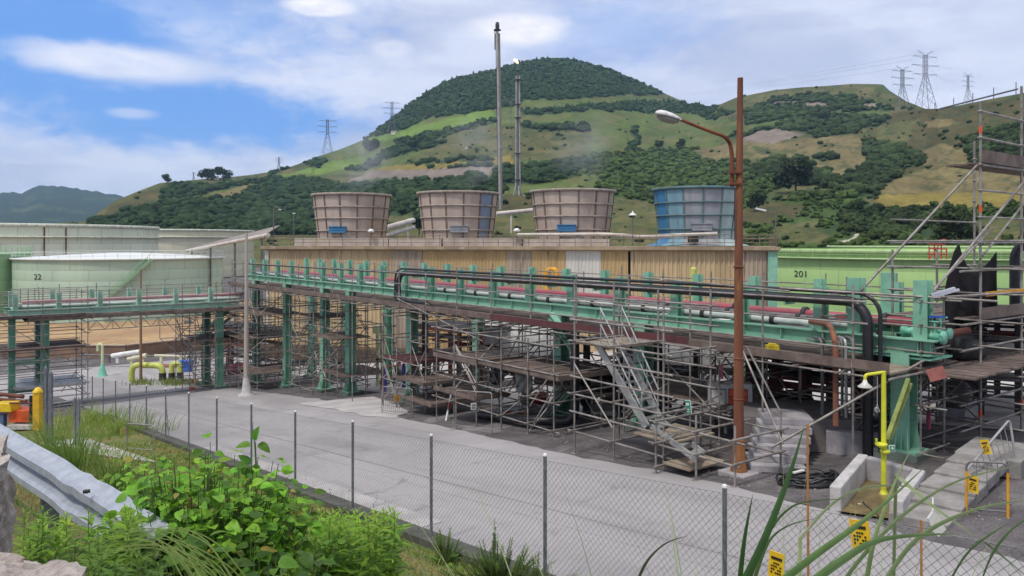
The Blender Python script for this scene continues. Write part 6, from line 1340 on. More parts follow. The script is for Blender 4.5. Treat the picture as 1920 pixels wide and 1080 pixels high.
# small buildings seen under the deck
def shed(px0, px1, y0, y1, D, label, m_, wm=dgrey, win=2):
    a, b = P(px0, y1, D), P(px1, y0, D); c = (a + b) / 2; t = thing('switch_house', label, 'building', Vector((c.x, c.y + 1.5, gzp(c))), 'small works buildings behind the rack'); zg = gzp(c); mb = MB(); mb.box((c.x, c.y + 1.5, (b.z + zg) / 2), b.x - a.x, 3, b.z - zg); mb.build('wall', m_, t); mb = MB(); mb.box((c.x, c.y + 1.5, b.z + .06), b.x - a.x + .3, 3.3, .12); mb.build('roof', wm, t)
    for i in range(win): x = a.x + (b.x - a.x) * (i + .5) / win; f = MB(); f.box((x, c.y - .01, b.z - (b.z - a.z) * .45), (b.x - a.x) / win * .6, .06, (b.z - a.z) * .5); wf = f.build('window', dark, t); f = MB(); f.box((x, c.y - .05, b.z - (b.z - a.z) * .73), (b.x - a.x) / win * .66, .1, .06); f.build('sill', white, wf)
shed(1238, 1352, 652, 700, 46, 'light grey switch house with two windows under the walkway', M('shed_grey', (.42, .43, .43), None, 1, .6)); shed(1356, 1400, 660, 705, 44, 'pale green kiosk left of the rusty pole', green2, win=1)
# grey tarp
mb = MB(); n_ = 10; a = P(967, 700, 29); 
vv = [(a + Vector((i * .07, math.sin(i * 1.3 + j) * .07, -j * .075 - .10 * math.sin(i / 9 * math.pi) * (1 if j == 0 else .6)))) for i in range(n_) for j in range(n_)]
mb.add(vv, [(i * n_ + j, (i + 1) * n_ + j, (i + 1) * n_ + j + 1, i * n_ + j + 1) for i in range(n_ - 1) for j in range(n_ - 1)], 0, True); o = mb.solo('tarp', M('grey_tarp', (.30, .30, .29), (.2, .2, .2), 3, .7), 'crumpled grey tarp hanging from a tube before the white tank trailer', 'tarp'); o.modifiers.new('s', 'SOLIDIFY').thickness = .01
# red hose reel clutter
t = thing('hose_heap', 'red and white hose heap on the ground under the low scaffold', 'hoses', G(962, 782)); hg = Vector(t.location)
for m_, z, nm in ((redp, .15, 'red_hose'), (white, .3, 'white_hose')):
    mb = MB(); mb.path([hg + Vector((math.cos(i * .5) * (.55 + .15 * math.sin(i)), math.sin(i * .5) * .35, z + .12 * math.sin(i * .9))) for i in range(46)], .045, 6); mb.build(nm, m_, t)
# valves at the green end of the rack
t = thing('valve_cluster', 'mint painted valves and flanges at the right end of the long rack', 'valves', PV(1740, 640, 20.5)); vg = Vector(t.location)
for i, (x, y, v_, r_) in enumerate(((1712, 622, 20.6, .13), (1733, 628, 20.3, .11), (1752, 632, 20.2, .12), (1764, 624, 20.8, .10))):
    q = PV(x, y, v_); mb = MB(); mb.lathe(q, [(.01, -.25), (r_ * 1.4, -.25), (r_ * 1.4, -.18), (r_ * .7, -.15), (r_, 0), (r_ * .7, .15), (r_ * 1.4, .18), (r_ * 1.4, .25), (.01, .25)], 16, axis=tuple(U)); mb.tube(q, q + ZU * .4, .03, 6); mb.lathe(q + ZU * .4, [(.13, -.015), (.16, -.015), (.16, .015), (.13, .015)], 14); vo = mb.build('valve', green2, t)
mb = MB(); q = PV(1755, 594, 20.2); mb.box(q, .42, .1, .05); mb.solo('blue_strap', bluep, 'small blue handle on the last green post of the rack', 'handle')
for i, (x0, y0, x1, y1) in enumerate(((1745, 553, 1790, 540), (1748, 557, 1798, 543))): mb = MB(); mb.bar(PV(x0, y0, 20.0), PV(x1, y1, 20.4), .1, .05); mb.solo('loose_tube', M('bluish_tube', (.5, .52, .6), None, 1, .5), ('upper' if i == 0 else 'lower') + ' bluish tube lying loose over the last green post', 'tube', 'loose tubes at the rack end')
mb = MB(); q = PV(1448, 652, 19.0); mb.box(q, .34, .2, .16); mb.box(q + ZU * .1, .2, .1, .06); mb.solo('yellow_case', M('case_yellow', (.75, .58, .02), None, 2, .5), 'small yellow case lying on the walkway boards right of the rusty pole', 'case', bevel=.01)
for i, (x0, y0) in enumerate(((1790, 640), (1815, 655))): mb = MB(); mb.lathe(PV(x0, y0, 22.6), [(.01, -.5), (.28, -.5), (.3, -.4), (.3, .4), (.01, .5)], 16, axis=(.8, .4, -.1)); mb.solo('black_flange_pipe', dark, ('left' if not i else 'right') + ' black flanged pipe end beside the valves', 'pipe')
mb = MB(); a, b = PV(1765, 628, 21), PV(1815, 620, 22.2); mb.tube(a, b, .10, 10); mb.solo('brown_pipe', rustbr, 'short rust brown pipe leading right from the mint valves', 'pipe')
# black netting sagging over the tower
cols_ = 34; rows = 12; mb = MB(); vv = []
topx = np.linspace(1771, 1868, cols_)
for i, x in enumerate(topx):
    f = i / (cols_ - 1); yt_ = np.interp(x, [1771, 1780, 1788, 1797, 1803, 1812, 1825, 1838, 1850, 1860, 1868], [545, 500, 472, 456, 478, 497, 508, 505, 495, 483, 472])
    for j in range(rows):
        g_ = j / (rows - 1); y = yt_ + (float(np.interp(x, [1778, 1868], [652, 585])) - yt_) * g_; xx = x + (-8 + 10 * f) * g_; vt = 22.0 + 1.9 * f + .09 * math.sin(f * 22 + g_ * 2) * (.3 + g_); vv.append(PV(xx, y, vt))
mb.add(vv, [(i * rows + j, (i + 1) * rows + j, (i + 1) * rows + j + 1, i * rows + j + 1) for i in range(cols_ - 1) for j in range(rows - 1)], 0, True)
o = mb.solo('black_sheet', M('black_cloth', (.006, .006, .008), (.010, .009, .012), 5, .9), 'black protective sheet sagging between the scaffold tubes before the lime tank', 'sheet'); o.modifiers.new('s', 'SOLIDIFY').thickness = .02
mb = MB(); a = [PV(1903, 600, 27), PV(1903, 480, 27), PV(1912, 462, 27), PV(1935, 455, 27)]; mb.path(bend(a, .8), .15, 12); mb.solo('black_riser', black, 'fat black riser pipe bending right at the edge of the picture', 'pipe')

# ------------------------------------------------------------ lower right corner of the yard
t = thing('concrete_steps', 'six grey concrete steps beside the foot of the rusty pole', 'steps', G(1462, 888), 'concrete steps')
sg = Vector(t.location); sx = Vector((.985, -.17, 0)).normalized(); sy = Vector((.17, .985, 0)).normalized(); mb = MB()
for i in range(6): mb.box(sg + sy * (.16 + .30 * i + .5) + sx * (.10 * i - .02) + ZU * (.085 + .17 * i - .0), 1.30 - .01 * i, 1.3, .17, (sx, sy, ZU))
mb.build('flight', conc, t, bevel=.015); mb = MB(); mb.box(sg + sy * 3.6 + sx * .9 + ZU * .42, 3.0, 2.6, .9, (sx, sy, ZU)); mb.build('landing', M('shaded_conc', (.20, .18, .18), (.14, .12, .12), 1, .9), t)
mb = MB(); q = G(1600, 853); q.z += .27; mb.box(q + V * .2, 1.55, .35, .62, (Vector((.93, -.36, 0)).normalized(), Vector((.36, .93, 0)).normalized(), ZU)); mb.solo('concrete_block', conc, 'long upright concrete block behind the emergency shower basin', 'block', bevel=.02)
mb = MB(); q = G(1422, 835); mb.box(q + ZU * .15, .42, .35, .32, UZ); mb.solo('concrete_block', conc, 'small cube of concrete between the rusty pole and the steps', 'block', bevel=.02)
# basin
bs_ = thing('shower_basin', 'three sided concrete trough with muddy floor round the yellow emergency shower', 'basin', G(1640, 930)); zt_ = -4.82
def TP(x, y): D = -zt_ * F / (y - HY); return P(x, y, D)
A, B, C_, D_ = TP(1566, 912), TP(1617, 853), TP(1722, 882), TP(1680, 938)
def wall(a, b, w_, h, parent, mat):
    mb = MB(); a = a - ZU * (h / 2); b = b - ZU * (h / 2); mb.bar(a, b, w_, h); return mb.build('wall', mat, parent, bevel=.03)
wall(A, B + (B - A).normalized() * .1, .22, .72, bs_, conc_lt); wall(B + (C_ - B).normalized() * .12, C_ - (C_ - B).normalized() * .12, .22, .715, bs_, conc); wall(C_ + (C_ - D_).normalized() * .1, D_, .24, .725, bs_, conc_lt)
mb = MB(); zf = zt_ - .5; q = [Vector((p.x, p.y, max(zf, gzp(p) + .05))) for p in (A, B, C_, D_)]; mb.add(q, [(0, 3, 2, 1)]); mb.build('muddy_floor', M('mud_water', (.22, .17, .07), (.12, .09, .04), 2.5, .35, spots=(3, (.33, .28, .16), .6, .7)), bs_)
for f in bs_.children: pass
# emergency shower
sb = G(1657, 932, .0); k = sb.y / F; sh = thing('emergency_shower', 'yellow green emergency shower post with shower head and eye wash bowl', 'safety shower', sb); ys = M('shower_yellow', (.62, .62, .03), (.5, .52, .04), 3, .45)
mb = MB(); mb.tube(sb, sb + ZU * 236 * k, 5.2 * k, 10, 4.2 * k); mb.lathe(sb, [(16 * k, 0), (16 * k, 2 * k), (8 * k, 4 * k), (5 * k, 14 * k)], 16); mb.build('post', ys, sh)
mb = MB(); mb.path(bend([sb + ZU * 234 * k, sb + ZU * 234 * k + Vector((-35 * k, 0, -5 * k)), sb + Vector((-35 * k, 0, 219 * k))], 8 * k), 3 * k, 8); mb.build('arm', ys, sh)
mb = MB(); mb.lathe(sb + Vector((-35 * k, 0, 206 * k)), [(13 * k, 0), (13 * k, 1.5 * k), (5 * k, 8 * k), (3 * k, 14 * k), (.01, 14 * k)], 18); mb.disc(sb + Vector((-35 * k, 0, 206.5 * k)), 12.5 * k, 18, up=False); mb.build('shower_head', M('shower_head_white', (.6, .6, .55), None, 3, .4), sh)
mb = MB(); mb.tube(sb + Vector((-12 * k, 0, 226 * k)), sb + Vector((-12 * k, 0, 172 * k)), .8 * k, 5); mb.path([sb + Vector((-12 * k, 0, 172 * k)), sb + Vector((-17 * k, 0, 160 * k)), sb + Vector((-7 * k, 0, 160 * k))], .9 * k, 5, closed=True); mb.build('pull_handle', steel_lt, sh)
mb = MB(); mb.lathe(sb + Vector((-9 * k, -.1, 94 * k)), [(2 * k, 0), (10 * k, 5 * k), (11 * k, 9 * k), (9 * k, 8 * k), (.01, 3 * k)], 16); mb.lathe(sb + Vector((-1 * k, -.08, 82 * k)), [(3 * k, 0), (9 * k, 4 * k), (9 * k, 8 * k), (.01, 9 * k)], 14); mb.path([sb + Vector((-18 * k, -.1, 112 * k)), sb + Vector((-18 * k, -.1, 104 * k)), sb + Vector((-10 * k, -.1, 98 * k))], 2.2 * k, 6); mb.build('eye_wash_bowl', ys, sh)
mb = MB(); q = sb + Vector((13 * k, -.05, 92 * k)); mb.box(q, 11 * k, .02, 13 * k); so = mb.build('sign', white, sh); mb = MB(); mb.box(q - Vector((0, .014, 0)), 8.5 * k, .01, 10.5 * k); mb.build('green_face', signg, so)
mb = MB(); mb.box(q - Vector((0, .022, 0)) + ZU * 1 * k, 2 * k, .008, 6 * k); mb.box(q - Vector((0, .0225, 0)) + ZU * 1 * k, 5 * k, .008, 2 * k); mb.build('white_cross', white, so)
mb = MB(); mb.bar(P(1663, 826, 16.9), P(1703, 712, 18.2), .09, .09); mb.bar(P(1668, 826, 17.0), P(1708, 720, 18.3), .07, .06); mb.solo('mossy_timber', M('mossy_wood', (.22, .26, .07), (.14, .17, .05), 3, .9), 'two mossy green battens leaning behind the emergency shower', 'timber')
# hose coil
t = thing('hose_coil', 'big loose coil of black hose lying between the steps and the trough', 'hose', G(1520, 905)); hc = Vector(t.location)
mb = MB(); pts = []
for i in range(300):
    a_ = i * .17; rr_ = .42 + .36 * (.5 + .5 * math.sin(i * .045)) + .03 * math.sin(i * .37); q = hc + Vector((math.cos(a_) * rr_ * 1.0 + .15 * math.sin(i * .02), math.sin(a_) * rr_ * .8, .05 + .045 * (i % 37) / 9)); q.z = gzp(q) + .04 + .16 * (.5 + .5 * math.sin(i * .13)) * (.6 + .4 * math.sin(i * .7)); pts.append(q)
mb.path(pts, .026, 6); mb.build('hose', black, t); mb = MB(); mb.path([hc + Vector((.55, .05, .12)), hc + Vector((.9, -.3, .06)), G(1620, 950) + ZU * .05, G(1660, 985) + ZU * .04], .026, 6); mb.build('hose_end', black, t)
mb = MB(); mb.bar(hc + Vector((-.42, -.05, .24)), hc + Vector((-.12, .1, .26)), .09, .03); mb.build('white_label', white, t)
# right hand steps, handrail and barriers
t = thing('concrete_steps', 'wide low pale steps half hidden by the grass at the right edge', 'steps', G(1705, 985), 'concrete steps'); s0 = Vector(t.location); fw = (G(1835, 890) - G(1712, 985)); fw.z = 0; Lf = fw.length; fw.normalize(); sd = Vector((fw.y, -fw.x, 0)); mb = MB()
for i in range(5): q = s0 + fw * (Lf * (i + .5) / 5); q.z = gzp(q) + .05 + .075 * i; mb.box(q + sd * .15, Lf / 5 + .12, 1.0, .24, (fw, sd, ZU))
q = s0 + fw * (Lf * 1.18) + sd * .25; q.z = gzp(q) + .27; mb.box(q, Lf * .42, 1.3, .4, (fw, sd, ZU)); mb.build('flight', M('worn_step_concrete', (.33, .31, .30), (.20, .19, .18), 1.8, .92, bump=.5, fine=.4, spots=(1.2, (.15, .14, .12), .52, .7)), t, bevel=.02)
q0, q1 = G(1812, 966), G(1890, 972); bt = barrier(q0, q1, 1.02, 'grey and amber tube barrier with an orange plate on the right steps', dgrey, bars=3, r=.02, feet=False)
for q in (q0, q1):
    mb = MB(); mb.tube(q, q + ZU * .84, .026, 8); mb.build('amber_post', amber, bt)
yel = M('sign_yellow', (.78, .55, .02), (.68, .42, .02), 5, .5)
def plate(px, py, D, w_, h_, label, tilt=0, holes=True, name='warning_plate', group='yellow plates'):
    t, c, xa, ya, up = card(px, py, D, w_, h_, yel, name, label, 'sign', tilt, group=group); mb = MB()
    mb.box(c - ya * .014 + up * h_ * .27, w_ * .7, .006, h_ * .10, (xa, ya, up))
    for r_, zf_ in enumerate((.08, -.04, -.16, -.28)):
        for q_ in range(5):
            if (q_ + r_) % 4: mb.box(c - ya * .014 + up * h_ * zf_ + xa * w_ * (-.28 + q_ * .14), w_ * .10, .006, h_ * .055, (xa, ya, up))
    mb.build('printed_text', blk, t); return t
plate(1825, 908, q0.y - .05, .20, .32, 'orange yellow plate tied to the tube barrier on the right steps')
a, b = G(1818, 905), G(1900, 885); a = P(1812, 882, 16.0); b = P(1893, 786, 17.4); c = P(1906, 872, 17.2); t = thing('stair_railing', 'sloping grey handrail panel with thin bars above the right steps', 'railing', a); mb = MB(); mb.path(bend([a, b, c], .15), .026, 8); mb.build('frame', steel_lt, t); mb = MB()
for i in range(1, 9): f = i / 9; mb.tube(a.lerp(b, f * .96), a.lerp(c, min(1, f * 1.0 + .06)), .009, 5)
mb.tube(a.lerp(b, .45), b.lerp(c, .5), .01, 5); mb.build('bars', steel_lt, t); plate(1848, 838, 16.5, .20, .30, 'amber plate fixed to the sloping handrail panel', tilt=.3)
# plates on the chain link fence, orange stakes, white tag
uf = lambda x: UV(PV(x, 900, 7.8))[0]
plate(1613, 1003, PV(1613, 1003, 7.72).y, .20, .30, 'yellow plate on the chain link fence, the upper one in the grass', tilt=.12, group='yellow plates on the chain link fence')
plate(1456, 1060, PV(1456, 1060, 7.72).y, .18, .30, 'yellow plate low on the chain link fence, left of the other one', tilt=-.08, group='yellow plates on the chain link fence')
for x, y0, y1, lb in ((1517, 1010, 795, 'taller orange stake standing before the hose coil'), (1730, 1085, 975, 'short orange stake in the grass at the right')):
    q = PV(x, y0, 7.2 if x < 1600 else 6.8); k = q.y / F; mb = MB(); mb.tube(Vector((q.x, q.y, gzp(q) - .1)), q + ZU * (y0 - y1) * k + Vector((-3 * k, 0, 0)), 2.6 * k, 7, 2.2 * k); mb.solo('orange_stake', M('stake_orange', (.42, .20, .07), (.34, .15, .05), 4, .7), lb, 'stake', 'orange stakes')
q = PV(1758, 985, 6.4); k = q.y / F; mb = MB(); mb.add([q + Vector((x * k, 0, z * k)) for x, z in ((-18, 12), (-8, 26), (2, 20), (16, -8), (2, -22), (-8, -12))] + [q + Vector((x * k, .02, z * k)) for x, z in ((-18, 12), (-8, 26), (2, 20), (16, -8), (2, -22), (-8, -12))], [(0, 1, 2, 3, 4, 5), (11, 10, 9, 8, 7, 6)] + [(i, i + 6, (i + 1) % 6 + 6, (i + 1) % 6) for i in range(6)]); mb.tube(q + Vector((-8 * k, .01, 26 * k)), q + Vector((4 * k, .1, 44 * k)), 1.2 * k, 5); mb.solo('white_tag', white, 'white paper tag hanging from an amber post in the grass', 'tag')
# debris along the road edge
mb = MB(); rr = random.Random(4)
for i in range(420):
    x = rr.uniform(1000, 1900); v_e = None; q = G(x, rr.uniform(880, 980) if x > 1380 else np.interp(x, [1000, 1380], [815, 900]) + rr.uniform(-12, 4)); s = rr.uniform(.015, .05)
    if UV(q)[1] < road_edge(UV(q)[0]) - .3: continue
    s *= .75; v_ = IVS * (1 + (rng.random(len(IVS)) - .5) * .6)[:, None] * s + np.array(q + ZU * s * .4); mb.add(v_, [tuple(f) for f in IFS])
o = mb.build('loose_stones', M('grey_crumbs', (.24, .22, .22), (.13, .12, .12), 9, .95)); tag(o, 'loose stones and crumbs scattered along the gravel edge', 'stones', kind='stuff')
mb = MB()
for x, y, s in ((1580, 940, .05), (1590, 944, .04), (1612, 950, .06), (1570, 936, .03), (1640, 962, .04)): q = G(x, y); v_ = IVS * np.array([1.5, 1, .6]) * s + np.array(q + ZU * s * .5); mb.add(v_, [tuple(f) for f in IFS])
mb.solo('litter', white, 'scraps of white litter at the mouth of the concrete trough', 'litter')

# ------------------------------------------------------------ left foreground yard
t = thing('machine_skid', 'small skid of pipes with a red crate and a yellow box at the left edge', 'machine', P(30, 808, 38)); base_ = Vector(t.location); Dm = 38.0
def mbox(x0, y0, x1, y1, D, dep, mat, nm, par): a, b = P(x0, y1, D), P(x1, y0, D); c = (a + b) / 2; m_ = MB(); m_.box(c + Vector((0, dep / 2, 0)), b.x - a.x, dep, b.z - a.z); return m_.build(nm, mat, par, bevel=.02)
mbox(16, 770, 56, 792, Dm, 1.0, orange, 'red_crate', t); mbox(-14, 757, 20, 773, Dm - .2, .8, yel, 'yellow_box', t); mbox(12, 798, 62, 806, Dm - .3, 1.6, conc_lt, 'frame_rail', t); mbox(-30, 778, 6, 806, Dm - .1, .3, M('slate_blue', (.10, .15, .30), None, 2, .6), 'blue_barrel', t)
for a_, b_, r_ in ((P(-10, 738, Dm), P(44, 744, Dm), .10), (P(-10, 748, Dm + .6), P(50, 753, Dm + .6), .09), (P(18, 756, Dm - .4), P(92, 757, Dm - .4), .04)): mb = MB(); mb.tube(a_, b_, r_, 8); mb.build('pipe', rustbr, t)
mb = MB(); mb.tube(P(60, 792, Dm), P(60, 742, Dm), .12, 8); mb.build('black_hose', black, t)
q = P(71, 806, 37); k = q.y / F; t = thing('hydrant_post', 'amber yellow post with pointed cap behind the red crate', 'post', q); mb = MB(); mb.box(q + ZU * 35 * k, 13 * k, 13 * k, 70 * k); mb.build('post', M('post_amber', (.72, .42, .02), (.6, .32, .02), 3, .5), t, bevel=.03); mb = MB(); mb.lathe(q + ZU * 70 * k, [(9 * k, 0), (9 * k, 3 * k), (4 * k, 9 * k), (.01, 10 * k)], 8); mb.build('cap', yel, t)
for x, y0, y1, w_, lb in ((86, 812, 690, 5, 'left tall galvanised gate post with a pointed top'), (95, 812, 700, 6, 'right tall galvanised gate post of the pair'), (140, 812, 748, 4, 'slim galvanised post left of the grey one by the mound'), (147, 814, 750, 5, 'grey galvanised post at the end of the low frame')):
    q = P(x, y0, 30); q.z = min(q.z, gzp(q) + .0); q = Vector((q.x, q.y, gzp(q))); k = 30 / F; top = (HY - y1) * k; mb = MB(); mb.box((q.x, q.y, (q.z + top) / 2), w_ * k, w_ * k, top - q.z); mb.lathe(Vector((q.x, q.y, top)), [(w_ * .5 * k, 0), (.01, w_ * k)], 4); mb.solo('gate_post', galv, lb, 'post', 'galvanised posts at the left', base=q)
mb = MB(); a, b = P(97, 757, 30), P(140, 751, 30); mb.tube(a, b, .03, 6); mb.tube(a - ZU * .12, b - ZU * .12, .02, 5); mb.solo('gate_rail', galv, 'thin rail joining the galvanised posts at the left', 'rail')
bt = barrier(P(238, 845, 21.5), P(288, 850, 20.8), .75, 'low grey tube frame with a small yellow plate on the verge', steel, bars=0, rails=(1.0, .1), feet=False); card(231, 808, 21.3, .2, .17, M('dull_yellow', (.5, .42, .12), None, 3, .6), 'small_plate', 'small dull yellow plate on the low grey frame', 'sign')

# ------------------------------------------------------------ chain link fence
fence = thing('chain_link_fence', 'tall chain link fence with grey posts between the grass bank and the road', 'fence', W(-23, 7.8, plane(-23)))
fh = 2.02; post_u = [-19.72 + 3.44 * k for k in range(-10, 8)]
for i, u in enumerate(post_u):
    g = gz(u, 7.82) + .1; mb = MB(); mb.tube(W(u, 7.8, g - .2), W(u, 7.8, g + fh), .030, 10); po = mb.build('post', galv, fence); mb = MB(); mb.lathe(W(u, 7.8, g + fh), [(.033, -.02), (.033, .01), (.015, .022), (.001, .024)], 10); mb.build('cap', white, po)
    if i in (9, 6): mb = MB(); mb.tube(W(u + .05, 7.8, g + fh * .75), W(u + .6, 7.8, g - .1), .018, 6); mb.build('strut', galv, fence)
wire = M('fence_wire', (.30, .31, .33), (.22, .22, .24), 3, .4, .6); mb = MB(); h = fh - .12; p_ = .105; u = -54.0; r_ = .0026
def wtube(a, b):
    d = (b - a).normalized(); x = d.cross(V).normalized() * r_; y = V * r_; mb.add([a - x, a + y, a + x - y * .0, b - x, b + y, b + x], [(0, 1, 4, 3), (1, 2, 5, 4), (2, 0, 3, 5)])
mb2 = mb
while u < 4:
    st = p_ if u > -30 else p_ * 1.6
    for s_ in (-1, 1):
        n_ = 1; ua, ub = u - s_ * h / 2, u + s_ * h / 2; ga, gb_ = gz(ua, 7.82) + .13, gz(ub, 7.82) + .13; wtube(W(ua, 7.8 + .004 * s_, ga), W(ub, 7.8 + .004 * s_, gb_ + h))
    u += st
for f in (.0, .5, 1.0): mb.tube(W(-54, 7.79, gz(-54, 7.82) + .13 + h * f), W(-20, 7.79, gz(-20, 7.82) + .13 + h * f), .003, 4); mb.tube(W(-20, 7.79, gz(-20, 7.82) + .13 + h * f), W(4, 7.79, gz(4, 7.82) + .13 + h * f), .003, 4)
mb.build('wire_mesh', wire, fence)

# ------------------------------------------------------------ guard rail and stones
gr = thing('guard_rail', 'dented galvanised guard rail ending in the bushes at the lower left', 'guard rail', P(100, 930, 5.6)); gm = M('guard_rail_zinc', (.42, .45, .50), (.33, .36, .41), 9, .5, .4, spots=(3, (.27, .29, .31), .58, .74), bump=.06)
ctl = [(-420, 655, 10.5), (-200, 712, 8.6), (-80, 757, 7.4), (0, 803, 6.6), (60, 838, 6.05), (115, 868, 5.6), (145, 890, 5.33), (165, 897, 5.2), (195, 915, 5.02), (247, 948, 4.68), (285, 975, 4.5), (320, 1000, 4.35)]
pts = [P(*c) for c in ctl]; fine = []
for i in range(len(pts) - 1):
    for k_ in range(4):
        t_ = k_ / 4; p0, p1, p2, p3 = pts[max(0, i - 1)], pts[i], pts[i + 1], pts[min(len(pts) - 1, i + 2)]
        fine.append(.5 * ((2 * p1) + (p2 - p0) * t_ + (2 * p0 - 5 * p1 + 4 * p2 - p3) * t_ ** 2 + (3 * p1 - p0 - 3 * p2 + p3) * t_ ** 3))
fine.append(pts[-1]); prof = [(-.025, .02), (-.005, .0), (.06, -.025), (.083, -.045), (.083, -.095), (.06, -.115), (.0, -.145), (.0, -.175), (.06, -.205), (.083, -.225), (.083, -.27), (.06, -.29), (0, -.315)]
vv = []
for i, q in enumerate(fine):
    tn = (fine[min(i + 1, len(fine) - 1)] - fine[max(i - 1, 0)]); tn.z = 0; tn.normalize(); outw = Vector((-V.x, -V.y, 0)); f = i / len(fine); dent = .016 * max(0, math.sin(f * 40)) * (1 if f > .6 else .0); tw = (.12 * sm(.82, 1.0, f))
    for o_, z in prof: 
        o2 = o_ * (1 - .5 * dent * 10) + dent * (1 if z > -.15 else .4); vv.append(q + outw * (o2 * math.cos(tw) - z * math.sin(tw) * .6) + ZU * (z * math.cos(tw)))
L_ = len(prof); mb = MB(); mb.add(vv, [(i * L_ + j, (i + 1) * L_ + j, (i + 1) * L_ + j + 1, i * L_ + j + 1) for i in range(len(fine) - 1) for j in range(L_ - 1)], 0, False); o = mb.build('beam', gm, gr); o.modifiers.new('s', 'SOLIDIFY').thickness = .004
for c in ((-150, 740, 8.2), (60, 850, 6.1)): q = P(*c) + V * .12; mb = MB(); mb.box((q.x, q.y, (q.z - .1 + gzp(q)) / 2), .12, .12, q.z - .1 - gzp(q), UZ); mb.build('post', galv, gr)
mb = MB(); 
for c in ((182, 918, 4.95),): q = P(*c) - V * .06; mb.lathe(q, [(.012, -.02), (.012, .02)], 8, axis=tuple(V)); mb.box(q, .05, .01, .015, UZ)
mb.build('bolt', dark, gr)
def rock_mat():
    m = bpy.data.materials.new('pinkish_stone'); m.use_nodes = True; k = NT(m.node_tree); b = m.node_tree.nodes['Principled BSDF']; b.inputs['Roughness'].default_value = .92; tcn = k.n('ShaderNodeTexCoord')
    a = k.noise(tcn.outputs['Object'], 5, 8, .65, .6); c_ = k.noise(tcn.outputs['Object'], 38, 6, .7); d_ = k.noise(tcn.outputs['Object'], 1.8, 5, .6, .3)
    c = k.mix(k.ss(a, .38, .62), (.22, .18, .16), (.42, .37, .34)); c = k.mix(k.m('MULTIPLY', k.ss(c_, .45, .66), .55), c, (.14, .11, .10)); c = k.mix(k.m('MULTIPLY', k.ss(d_, .56, .7), .4), c, (.5, .45, .42)); k.l(c, b.inputs['Base Color'])
    bp = k.n('ShaderNodeBump'); bp.inputs['Strength'].default_value = .9; bp.inputs['Distance'].default_value = .02; k.l(k.m('ADD', a, k.m('MULTIPLY', c_, .4)), bp.inputs['Height']); k.l(bp.outputs[0], b.inputs['Normal']); return m
rm_ = rock_mat()
def rock(poly, ztop, zbot, label, seed, rough=.05):
    """rough stone block: an irregular plan outline with a knobbly broken surface"""
    bm = bmesh.new(); top = [bm.verts.new((x, y, ztop + noise.noise(Vector((x * 3, y * 3, seed))) * .05)) for x, y in poly]; bot = [bm.verts.new((x * 1.01, y * 1.01, zbot)) for x, y in poly]; n = len(poly)
    bm.faces.new(top); bm.faces.new(list(reversed(bot)))
    for i in range(n): bm.faces.new((top[i], bot[i], bot[(i + 1) % n], top[(i + 1) % n]))
    bmesh.ops.triangulate(bm, faces=bm.faces[:]); 
    for _ in range(6):
        ed = [e for e in bm.edges if e.calc_length() > .028]; bmesh.ops.subdivide_edges(bm, edges=ed, cuts=1, use_grid_fill=False); bmesh.ops.triangulate(bm, faces=[f for f in bm.faces if len(f.verts) > 3])
    bm.normal_update()
    for v in bm.verts:
        p = v.co + Vector((seed, 0, 0)); d = noise.fractal(p * 4, .9, 2, 5) * rough - abs(noise.noise(p * 7)) * rough * .9 + noise.noise(p * 24) * rough * .3; v.co += v.normal * d
    bmesh.ops.recalc_face_normals(bm, faces=bm.faces[:])
    me = bpy.data.meshes.new('stone'); cx_ = sum(p[0] for p in poly) / n; cy_ = sum(p[1] for p in poly) / n; bmesh.ops.translate(bm, verts=bm.verts[:], vec=(-cx_, -cy_, -zbot)); bm.to_mesh(me); bm.free(); me.materials.append(rm_)
    o = bpy.data.objects.new('stone_block', me); COL.objects.link(o); o.location = (cx_, cy_, zbot); tag(o, label, 'stone', 'pink grey wall stones at the lower left'); return o
rock([(-2.6, .8), (-.62, .8), (-.72, 1.35), (-.93, 1.72), (-1.12, 1.95), (-1.2, 2.12), (-1.42, 2.32), (-2.6, 2.4)], -.93, -2.1, 'large pinkish wall stone filling the lower left corner', 3)
rock([(-2.6, 2.42), (-1.73, 2.46), (-1.72, 2.64), (-1.86, 2.85), (-2.7, 3.0)], -.74, -2.1, 'smaller upright stone behind the large one at the left edge', 9, .04)
# ------------------------------------------------------------ foreground plants
def veg_mat(name, tr=.35, rough=.5):
    m = bpy.data.materials.new(name); m.use_nodes = True; t = m.node_tree; k = NT(t); b = t.nodes['Principled BSDF']; b.inputs['Roughness'].default_value = rough; b.inputs['Specular IOR Level'].default_value = .35
    at = k.n('ShaderNodeAttribute', attribute_name='cover'); tcn = k.n('ShaderNodeTexCoord'); a = k.noise(tcn.outputs['Object'], 26, 3, .6)
    mx = k.n('ShaderNodeVectorMath', operation='SCALE'); k.l(at.outputs['Color'], mx.inputs[0]); k.l(k.m('ADD', .7, k.m('MULTIPLY', a, .6)), mx.inputs['Scale']); k.l(mx.outputs[0], b.inputs['Base Color'])
    tl = k.n('ShaderNodeBsdfTranslucent'); k.l(mx.outputs[0], tl.inputs[0]); ms = k.n('ShaderNodeMixShader'); ms.inputs[0].default_value = tr; k.l(b.outputs[0], ms.inputs[1]); k.l(tl.outputs[0], ms.inputs[2]); k.l(ms.outputs[0], t.nodes['Material Output'].inputs[0]); return m
vg_ = veg_mat('green_leaf', .42); vgrass = veg_mat('grass_blade', .3, .55)
